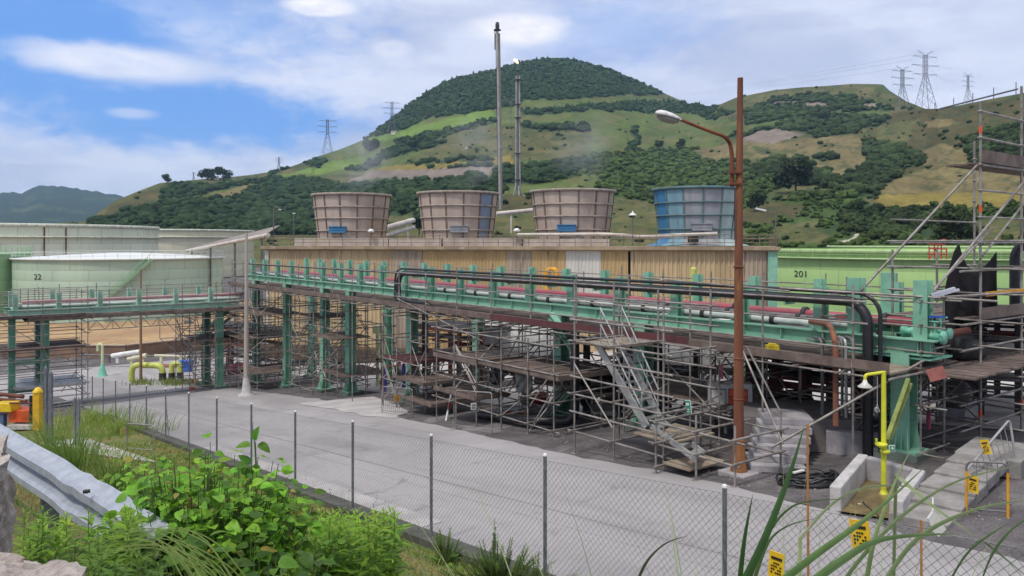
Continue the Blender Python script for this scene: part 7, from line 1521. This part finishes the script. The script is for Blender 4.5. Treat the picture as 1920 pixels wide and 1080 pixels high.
class Leaves:
    def __init__(s): s.v = []; s.f = []; s.c = []; s.n = 0
    def leaf(s, p, d, up, L, w_, c, droop=.25, shape='oval', fold=.25):
        p = np.array(p, float); d = np.array(d, float); d /= np.linalg.norm(d) + 1e-9; up = np.array(up, float); sd = np.cross(d, up); sd /= np.linalg.norm(sd) + 1e-9; nn = np.cross(sd, d)
        ts = [0, .12, .32, .55, .78, 1.0]; ws = {'oval': [0.05, .80, 1.0, .95, .62, 0.0], 'lance': [.06, .6, 1.0, .8, .42, 0.0]}[shape]
        V_ = []
        for t, q in zip(ts, ws):
            c0 = p + d * L * t - nn * L * droop * t * t; V_ += [c0 - sd * w_ * q * .5 + nn * w_ * fold * q, c0, c0 + sd * w_ * q * .5 + nn * w_ * fold * q]
        s.v.append(np.array(V_)); F_ = []
        for i in range(5): a = i * 3; F_ += [(a, a + 1, a + 4, a + 3), (a + 1, a + 2, a + 5, a + 4)]
        s.f.append(np.array(F_) + s.n); s.n += 18; s.c.append(np.tile(np.array(c), (18, 1)) * np.array([1., .82, 1.] * 6)[:, None])
    def blade(s, pts, w_, c, c2=None):
        pts = np.array(pts, float); n = len(pts); V_ = []; cc = []
        sd = np.cross(pts[-1] - pts[0], (rng.normal(), rng.normal(), .3)); sd /= np.linalg.norm(sd) + 1e-9
        for i, q in enumerate(pts):
            t = i / (n - 1); ww = w_ * (1 - t ** 1.6) * (.55 + .45 * min(1, t * 4)); V_ += [q - sd * ww * .5, q + sd * ww * .5]; k_ = np.array(c) * (1 - t) + np.array(c2 if c2 is not None else c) * t; cc += [k_, k_]
        s.v.append(np.array(V_)); s.f.append(np.array([(2 * i, 2 * i + 1, 2 * i + 3, 2 * i + 2) for i in range(n - 1)]) + s.n); s.n += 2 * n; s.c.append(np.array(cc))
    def mesh(s, name, mat, off=(0, 0, 0)):
        me = tri_mesh(name, [np.concatenate(s.v) - np.array(off)], [np.concatenate(s.f)], s.c, mat); o = bpy.data.objects.new(name, me); COL.objects.link(o); 
        for p in me.polygons: p.use_smooth = True
        return o
def jit(c, a=.25): return np.array(c) * (1 + (rng.random() - .5) * 2 * a) * np.array([1 + (rng.random() - .5) * .3, 1, 1 + (rng.random() - .5) * .3])
def solo_leaves(L, name, mat, label, cat, base, group=None): o = L.mesh(name, mat, base); o.location = base; return tag(o, label, cat, group)
stemm = M('plant_stem', (.10, .16, .04), (.07, .10, .03), 8, .7)
# broad leaved shrub in the lower left
def broad(cx, cy, D, rx, rz, nst, label, ls=.1, colr_=(.17, .37, .028), base=None, per=9):
    c = P(cx, cy, D); b = Vector((c.x, c.y, gzp(c))) ; t = thing('leafy_shrub', label, 'shrub', b, 'green bushes on the bank'); st = MB(); L = Leaves()
    for i in range(nst):
        a = rng.random() * 6.28; r = math.sqrt(rng.random()); tip = c + Vector((math.cos(a) * r * rx, math.sin(a) * r * rx * .8, rz * (1.0 - .75 * r * r) * (rng.random() * .9 + .1) * (1 if rng.random() < .8 else 1.25) - rz * .15)); r0 = b + Vector((math.cos(a) * .12, math.sin(a) * .12, -.05)); mid = r0.lerp(tip, .55) + Vector((0, 0, .12)); pts = bend([r0, mid, tip], .5, 4); st.path(pts, .006, 4, rf=lambda s: 1.2 - .8 * s)
        for k in range(per):
            f = .45 + .55 * (k + 1) / per; q = mid.lerp(tip, max(0, (f - .4) / .6)) if f > .4 else r0.lerp(mid, f); az_ = k * 2.4 + a; el_ = rng.normal() * .25 + .15; d = (math.cos(az_) * math.cos(el_), math.sin(az_) * math.cos(el_), math.sin(el_)); s_ = ls * (.5 + .8 * rng.random() ** 1.5) * (1.1 - .35 * (k / per)); q2 = Vector(q) + Vector(d) * s_ * .5
            L.leaf(q2, d, (rng.normal() * .3, rng.normal() * .3 - .35, 1), s_, s_ * .80, (jit(colr_, .55) if rng.random() > .05 else jit((.34, .34, .06), .2)), droop=.3 + .3 * rng.random(), fold=.12)
    st.build('stem', stemm, t); o = L.mesh('foliage', vg_, b); o.parent = t; return t
broad(400, 975, 4.75, .62, .50, 330, 'large bush with broad bright green leaves beside the end of the guard rail', ls=.088)
broad(300, 905, 5.6, .45, .30, 40, 'smaller broad leaved bush behind the guard rail tip', ls=.10, colr_=(.24, .44, .035))
broad(440, 1075, 4.0, .60, .30, 42, 'low dark leaved bush at the bottom edge under the large bush', ls=.10, colr_=(.09, .20, .022))
# one tall shoot above the bush
c = P(480, 880, 5.2); b = Vector((c.x, c.y, gzp(c))); t = thing('young_shoot', 'tall shoot with a few leaves rising above the bush before the fence post', 'plant', b); mb = MB(); tip = P(478, 828, 5.2); mb.path(bend([b, c, tip], .4), .006, 5); mb.build('stem', stemm, t); L = Leaves()
for (x, y, dx, dz) in ((470, 836, -1, .1), (484, 833, .8, -.35), (478, 826, .2, 1), (468, 872, -.6, .8), (474, 905, -.4, -.5), (462, 880, -.9, -.4), (470, 888, .3, -.9), (466, 896, -.3, .7), (478, 870, .2, -.8)): L.leaf(P(x, y, 5.2), (dx, -.2, dz), (0, -.6, 1), .10, .062, jit((.12, .28, .03), .2))
o = L.mesh('foliage', vg_, b); o.parent = t
# narrow leaved weeds
def weeds(box, D0_, D1_, n, label, h=.5, colr_=(.13, .27, .03), name='weed_patch', ll=.10, bs=None, group='weeds on the bank', dens=26):
    L = Leaves(); st = MB(); x0, x1, y0, y1 = box; ref = P((x0 + x1) / 2, y1, (D0_ + D1_) / 2); b = Vector((ref.x, ref.y, gzp(ref))); t = thing(name, label, 'weeds', b, group)
    for i in range(n):
        D = D0_ + (D1_ - D0_) * rng.random(); tip = P(x0 + (x1 - x0) * rng.random(), y0 + (y1 - y0) * rng.random() ** 1.3, D); g = gzp(tip); r0 = Vector((tip.x + rng.normal() * .06, tip.y + rng.normal() * .06, max(g, tip.z - h * 1.6))); 
        if tip.z - g > h * 2.2: r0.z = tip.z - h * 1.5
        if r0.z > g: r0.z = g
        st.tube(r0, tip, .004, 4, .0015); ax = (tip - r0); H_ = ax.length; cc = jit(colr_, .3)
        for k in range(dens):
            f = max(0.0, 1 - (k / dens) * min(1, h / H_)); q = r0 + ax * f; a = k * 2.4; el_ = .9 - .9 * (k / dens) + rng.normal() * .15; s_ = ll * (.35 + .75 * min(1, k / 8)) * (.8 + .4 * rng.random()); L.leaf(q, (math.cos(a) * math.cos(el_), math.sin(a) * math.cos(el_), math.sin(el_)), (0, -.1, 1), s_, s_ * .26, cc * (1.15 - .5 * k / dens), droop=.35, shape='lance', fold=.15)
    st.build('stem', stemm, t); o = L.mesh('foliage', vg_, b); o.parent = t; return t
weeds((520, 740, 955, 1085), 5.2, 6.6, 110, 'bright narrow leaved weeds at the bottom edge right of the bush', colr_=(.24, .42, .035), ll=.12)
weeds((40, 260, 950, 1070), 3.9, 5.0, 80, 'narrow leaved weeds under the guard rail beside the corner stone', colr_=(.22, .38, .035), h=.35, ll=.09)
weeds((430, 560, 1000, 1085), 4.4, 5.2, 26, 'yellow green weeds between the bush and the bright weeds', colr_=(.27, .42, .04), ll=.10)
weeds((150, 300, 1010, 1085), 3.2, 4.0, 20, 'dark low weeds behind the big corner stone', colr_=(.12, .22, .025), h=.3, ll=.08)
# feathery bush at the fence
def feather(cx, yb, yt, wpx, v_, label, n=40, colr_=(.11, .20, .03)):
    c = PV(cx, yb, v_); b = Vector((c.x, c.y, gzp(c))); k = b.y / F; zt_ = (HY - yt) * k; t = thing('feathery_bush', label, 'bush', b, 'feathery bushes along the fence'); L = Leaves(); st = MB()
    for i in range(n):
        dx = rng.normal() * wpx * k * .28; hh = (zt_ - b.z) * (1 - .5 * (abs(dx) / (wpx * k * .6)) ** 1.5) * (.55 + .45 * rng.random()); r0 = b + Vector((dx * .5, rng.normal() * .15, 0)); tip = b + Vector((dx * 1.3, rng.normal() * .25, max(.1, hh))); st.tube(r0, tip, .006, 4, .002); cc = jit(colr_, .3)
        for j in range(46):
            f = .2 + .8 * j / 46; q = r0.lerp(tip, f); a = j * 2.4; d = (math.cos(a) * .7, math.sin(a) * .7, .7); s_ = .07 * (1.15 - .75 * f); L.leaf(q, d, (0, 0, 1), s_ + .02, .014, cc * (.55 + .6 * f), shape='lance', droop=.2)
    st.build('stem', M('brown_stem', (.10, .07, .03), None, 8, .8), t); o = L.mesh('foliage', vg_, b); o.parent = t
feather(935, 1092, 1010, 150, 7.2, 'wide feathery bush at the bottom of the fence, left of the tall middle post', 75)
feather(832, 1040, 990, 50, 7.3, 'small feathery bush right beside a fence post', 22, (.12, .22, .035)); feather(925, 1070, 982, 14, 7.3, 'single feathery spire rising out of the wide bush', 10, (.05, .09, .03)); feather(1000, 1095, 1050, 60, 7.0, 'dark feathery bush at the foot of the tall middle post', 26, (.07, .13, .02))
# tussocks of long grass
def tussock(px, py, D, n, Lg, w_, label, lean=(0, 0), colr_=(.12, .22, .035), tipc=(.24, .34, .08), spread=.35, group='tussocks of long grass', root=None, stiff=.55, kind=None):
    c = P(px, py, D); b = Vector((c.x, c.y, gzp(c))) if root is None else root; L = Leaves()
    for i in range(n):
        a = rng.random() * 6.28; r0 = b + Vector((math.cos(a), math.sin(a), 0)) * spread * .4 * rng.random(); l = Lg * (.5 + .6 * rng.random()); d = Vector((math.cos(a) * .6 + lean[0], math.sin(a) * .6 + lean[1], 0)) * (.35 + .65 * rng.random()); pts = []
        for k in range(8): t = k / 7; pts.append(r0 + Vector((0, 0, 1)) * l * (t - stiff * t * t * (.6 + d.length)) + d * l * (t ** 1.7) * .8)
        cc = jit(colr_, .35); L.blade(pts, w_, cc, jit(tipc, .2))
    o = solo_leaves(L, 'grass_tussock' if not kind else 'grass_mound', vgrass, label, None if kind else 'grass tuft', b, None if kind else group)
    if kind: o['kind'] = kind
    return o
tussock(0, 0, 1, 190, 2.0, .016, 'tall dark grass tussock behind the guard rail at the left', spread=1.3, root=G(140, 892), stiff=.42)
tussock(0, 0, 1, 190, 1.7, .014, 'arching pale green tussock above the guard rail dent', lean=(.2, 0), spread=1.0, root=G(215, 925), stiff=.42); tussock(0, 0, 1, 150, 2.0, .016, 'grass tussock nearest the galvanised gate posts', spread=1.6, colr_=(.16, .26, .04), root=G(100, 862), stiff=.42)
tussock(590, 1010, 7.2, 70, .8, .010, 'pale tussock before the second fence bay', spread=.9, colr_=(.2, .25, .05)); tussock(690, 1040, 7.6, 60, .7, .010, 'yellowish tussock before the third fence bay', spread=.9, colr_=(.2, .24, .05))
tussock(0, 0, 1, 420, 1.3, .03, 'bright grass mound between the gate posts and the far fence', spread=7, colr_=(.17, .27, .03), tipc=(.26, .36, .05), root=G(175, 795), stiff=.4, kind='stuff'); tussock(0, 0, 1, 380, 1.2, .03, 'lower part of the bright grass mound by the road fence', spread=6, colr_=(.16, .25, .03), tipc=(.26, .36, .05), root=G(225, 815), stiff=.4, kind='stuff')
# short grass over the bank: uncountable
L = Leaves(); n = 0
while n < 30000:
    v = .8 + 6.7 * rng.random(); u = -34 + 40 * rng.random() ** .8; p = W(u, v, gz(u, v)); D = p.y
    if D < 1.5: continue
    x = HX + p.x / D * F
    if x < -60 or x > 1990: continue
    n += 1; dry = noise.noise(Vector((u * .35, v * .6, 2))) + noise.noise(Vector((u * 1.3, v * 1.5, 5))) * .5; h_ = (.07 + .16 * rng.random()) * (1.5 if v > 7 else 1); 
    if D > 10: h_ *= .8
    c_ = (.30, .25, .08) if dry > .12 and rng.random() < .85 else (.19, .27, .04); d = Vector((rng.normal() * .4, rng.normal() * .4, 1)).normalized(); q = np.array(p); s_ = rng.normal(size=2); s_ = np.array([s_[0], s_[1], 0]) / (np.linalg.norm(s_) + 1e-6) * (.004 + D * .0006)
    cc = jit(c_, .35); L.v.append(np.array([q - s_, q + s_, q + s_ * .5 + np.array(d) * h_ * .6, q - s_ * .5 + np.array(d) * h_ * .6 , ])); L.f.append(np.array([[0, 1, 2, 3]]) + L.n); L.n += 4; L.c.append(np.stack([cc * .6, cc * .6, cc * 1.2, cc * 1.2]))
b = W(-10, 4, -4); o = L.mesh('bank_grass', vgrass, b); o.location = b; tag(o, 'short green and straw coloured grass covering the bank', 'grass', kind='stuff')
# dry stalks by the fence
L = Leaves()
for i in range(90):
    u = -24 + 12 * rng.random(); v = 6.6 + .9 * rng.random(); b0 = W(u, v, gz(u, v)); h_ = .35 + .6 * rng.random(); tip = b0 + Vector((rng.normal() * .15, rng.normal() * .1, h_)); L.blade([b0, b0.lerp(tip, .5) + Vector((.02, 0, 0)), tip], .006, (.14, .09, .05), (.2, .13, .08))
    if rng.random() < .4:
        for k in range(6): L.leaf(tip.lerp(b0, k * .05), (rng.normal(), rng.normal(), rng.normal()), (0, 0, 1), .03, .015, jit((.10, .06, .05), .3))
b = W(-18, 7, gz(-18, 7)); o = L.mesh('dry_stalks', vgrass, b); o.location = b; tag(o, 'thin dry stalks standing along the foot of the fence', 'dry weeds', kind='stuff')
# reeds close to the camera at the lower right
dk = (.035, .085, .022); md = (.13, .22, .07); pl__ = (.34, .40, .20)
def reed(pts, w_, c, c2, label, D0_=1.6):
    w_ = w_ * .78; c = tuple(q * 1.15 for q in c); c2 = tuple(q * 1.15 for q in c2)
    P_ = [P(x, y, d) for x, y, d in pts]; fine = []
    for i in range(len(P_) - 1):
        for k_ in range(5):
            t_ = k_ / 5; p0, p1, p2, p3 = P_[max(0, i - 1)], P_[i], P_[i + 1], P_[min(len(P_) - 1, i + 2)]; fine.append(.5 * ((2 * p1) + (p2 - p0) * t_ + (2 * p0 - 5 * p1 + 4 * p2 - p3) * t_ ** 2 + (3 * p1 - p0 - 3 * p2 + p3) * t_ ** 3))
    fine.append(P_[-1]); r0 = fine[0]; g = gzp(r0); fine = [Vector((r0.x * .96, r0.y * 1.02, g)), Vector((r0.x * .98, r0.y * 1.01, (g + r0.z) / 2))] + fine
    L = Leaves(); pts_ = np.array([tuple(q) for q in fine]); n_ = len(pts_); V_ = []; cc = []
    for i in range(n_):
        t = i / (n_ - 1); tn = pts_[min(i + 1, n_ - 1)] - pts_[max(0, i - 1)]; sd = np.cross(tn, (0, 1, .15)); sd /= np.linalg.norm(sd) + 1e-9; ww = w_ * (1 - max(0, (t - .3) / .7) ** 1.5); nn = np.array((0, -1, 0)) * ww * .18
        k_ = np.array(c) * (1 - t) + np.array(c2) * t; V_ += [pts_[i] - sd * ww * .5, pts_[i] + nn, pts_[i] + sd * ww * .5]; cc += [k_, k_ * .8, k_]
    L.v.append(np.array(V_)); F_ = []
    for i in range(n_ - 1): a = 3 * i; F_ += [(a, a + 1, a + 4, a + 3), (a + 1, a + 2, a + 5, a + 4)]
    L.f.append(np.array(F_)); L.n = 3 * n_; L.c.append(np.array(cc)); return solo_leaves(L, 'reed_blade', vgrass, label, 'reed', Vector((fine[0].x, fine[0].y, g)), 'single reed blades near the camera')
reed([(1380, 1120, 1.5), (1425, 1030, 1.52), (1462, 940, 1.56), (1490, 860, 1.6), (1508, 797, 1.64)], .022, dk, (.05, .11, .03), 'widest dark blade leaning right up to the step landing')
reed([(1385, 1110, 1.6), (1396, 1010, 1.6), (1412, 925, 1.62)], .014, dk, dk, 'short dark blade standing upright left of the widest one')
reed([(1400, 1100, 1.6), (1440, 1002, 1.65), (1478, 955, 1.7), (1520, 940, 1.75), (1600, 935, 1.9)], .011, (.06, .1, .03), md, 'thin blade bowing right from the widest one towards the hose')
reed([(1410, 1100, 1.6), (1440, 1018, 1.62), (1480, 985, 1.7), (1530, 972, 1.8)], .011, (.06, .1, .03), md, 'second thin bowing blade, just below the first')
reed([(1190, 1100, 2.2), (1215, 1050, 2.2), (1250, 1018, 2.25), (1292, 1004, 2.3)], .011, (.05, .07, .03), (.06, .08, .04), 'lone dark curved blade rising before the road, left of the reeds')
reed([(1500, 1010, 1.8), (1560, 945, 1.9), (1620, 915, 2.0), (1700, 912, 2.1), (1760, 935, 2.2)], .012, pl__, pl__, 'pale blade arching over the trough')
reed([(1560, 1120, 1.3), (1620, 1040, 1.4), (1700, 960, 1.5), (1800, 900, 1.6), (1925, 870, 1.7)], .015, md, pl__, 'pale wide blade sweeping up to the right edge')
reed([(1640, 1120, 1.3), (1720, 1010, 1.4), (1830, 955, 1.5), (1940, 935, 1.6)], .016, (.16, .24, .09), pl__, 'lower pale wide blade reaching the right edge')
reed([(1680, 890, 2.0), (1750, 950, 1.8), (1850, 1020, 1.6), (1930, 1085, 1.5)], .012, pl__, dk, 'dark blade falling from the middle to the lower right corner')
reed([(1620, 1120, 1.4), (1640, 1010, 1.4), (1680, 900, 1.45), (1710, 840, 1.5)], .012, md, pl__, 'slim green blade standing in front of the shower post base')
reed([(1440, 1110, 1.2), (1530, 1040, 1.25), (1640, 960, 1.3), (1740, 870, 1.4)], .019, (.10, .20, .05), (.22, .32, .12), 'broad soft green blade crossing the upper yellow plate')
reed([(1500, 1110, 1.0), (1580, 1050, 1.05), (1660, 1010, 1.1), (1800, 1000, 1.2)], .02, (.14, .25, .08), (.2, .3, .12), 'broad soft blade low in the middle of the reeds')
reed([(1830, 1120, 1.2), (1860, 1040, 1.3), (1900, 990, 1.35), (1950, 960, 1.4)], .012, dk, md, 'dark blade at the very lower right corner')
reed([(1770, 1110, 1.2), (1820, 1030, 1.3), (1900, 975, 1.35)], .011, dk, md, 'dark blade left of the corner blade')
for i, (x, D, n_, Lg, ln, lb) in enumerate(((1420, 1.9, 60, 2.0, (.1, .1), 'dense reed clump at the left of the reeds'), (1560, 1.6, 70, 1.9, (.25, .15), 'dense reed clump below the yellow plates'), (1700, 1.7, 75, 1.9, (.3, .15), 'dense reed clump before the right steps'), (1860, 1.8, 60, 1.8, (.2, .2), 'dense reed clump in the lower right corner'))):
    q = P(x, 1300, D); q.z = gzp(q); tussock(0, 0, 1, int(n_ * 2.2), Lg * 1.5, .013, lb, lean=ln, colr_=(.07, .14, .035), tipc=(.30, .38, .18), spread=1.1, group='reed clumps near the camera', root=q, stiff=.27)

for i in range(20):
    o_ = rng.normal() * 38; h_ = rng.normal() * 22; x1 = 120 + rng.random() * 190; dd = rng.normal() * .15; pk = 985 + rng.random() * 50
    reed([(400 + o_, 1120, 3.0 + dd), (372 + o_ * .9, 1075 + h_ * .3, 3.02 + dd), (335 + o_ * .8, pk + 26, 3.05 + dd), (285 + o_ * .7, pk, 3.1 + dd), ((x1 + 285 + o_ * .7) / 2, pk + 6, 3.15 + dd), (x1, pk + 24 + abs(h_), 3.2 + dd)], .0075, (.15, .23, .05), (.36, .46, .15), 'one of the long pale blades arching leftwards below the bush')['group'] = 'long pale blades arching leftwards below the bush'
# ------------------------------------------------------------ air between the camera and the hills
hz = bpy.data.materials.new('haze'); hz.use_nodes = True; nt_ = hz.node_tree; nt_.nodes.clear(); vo = nt_.nodes.new('ShaderNodeVolumePrincipled'); vo.inputs['Color'].default_value = (.45, .70, 1.0, 1); vo.inputs['Density'].default_value = 0.00008; vo.inputs['Anisotropy'].default_value = .1
out = nt_.nodes.new('ShaderNodeOutputMaterial'); nt_.links.new(vo.outputs[0], out.inputs['Volume'])
mb = MB(); mb.box((0, 2700, 180), 11000, 8400, 620); o = mb.build('haze', hz); o['kind'] = 'stuff'; o['label'] = 'thin blue summer haze over the whole valley'
# faint steam drifting off the first three fan stacks
def steam(c, r, h, lean, label, dens):
    m = bpy.data.materials.new('steam'); m.use_nodes = True; t = m.node_tree; t.nodes.clear(); k = NT(t); tcn = k.n('ShaderNodeTexCoord'); s3 = k.n('ShaderNodeSeparateXYZ'); k.l(tcn.outputs['Generated'], s3.inputs[0])
    dx = k.m('MULTIPLY', k.m('SUBTRACT', s3.outputs[0], .5), 2); dy = k.m('MULTIPLY', k.m('SUBTRACT', s3.outputs[1], .5), 2); dz = k.m('MULTIPLY', k.m('SUBTRACT', s3.outputs[2], .42), 1.9)
    rr = k.m('SQRT', k.m('ADD', k.m('ADD', k.m('MULTIPLY', dx, dx), k.m('MULTIPLY', dy, dy)), k.m('MULTIPLY', dz, dz)))
    nz_ = k.noise(tcn.outputs['Object'], .28, 3, .6, .5); f = k.m('MULTIPLY', k.ss(rr, 1.0, .15), k.ss(nz_, .36, .66))
    vo = k.n('ShaderNodeVolumePrincipled'); vo.inputs['Color'].default_value = (.9, .94, 1, 1); k.l(k.m('MULTIPLY', f, dens), vo.inputs['Density']); ou = k.n('ShaderNodeOutputMaterial'); k.l(vo.outputs[0], ou.inputs['Volume'])
    mb = MB(); v, fc = ico(3); q = [(c.x + x * r + lean * (z + 1) * .5, c.y + y * r, c.z + (z + 1) * h / 2) for x, y, z in v]; mb.add(q, [tuple(i) for i in fc]); o = mb.build('steam', m); tag(o, label, kind='stuff'); return o
for k_, (ln, dn) in enumerate(((1.5, .13), (3.0, .10), (2.5, .06))):
    c2 = F1.lerp(F4, k_ / 3); steam(Vector((c2.x, c2.y, 5.4)), 4.6, 9.5, ln, ('faint steam drifting off the first fan stack', 'faint steam drifting off the second fan stack', 'faint steam drifting off the third fan stack')[k_], dn)
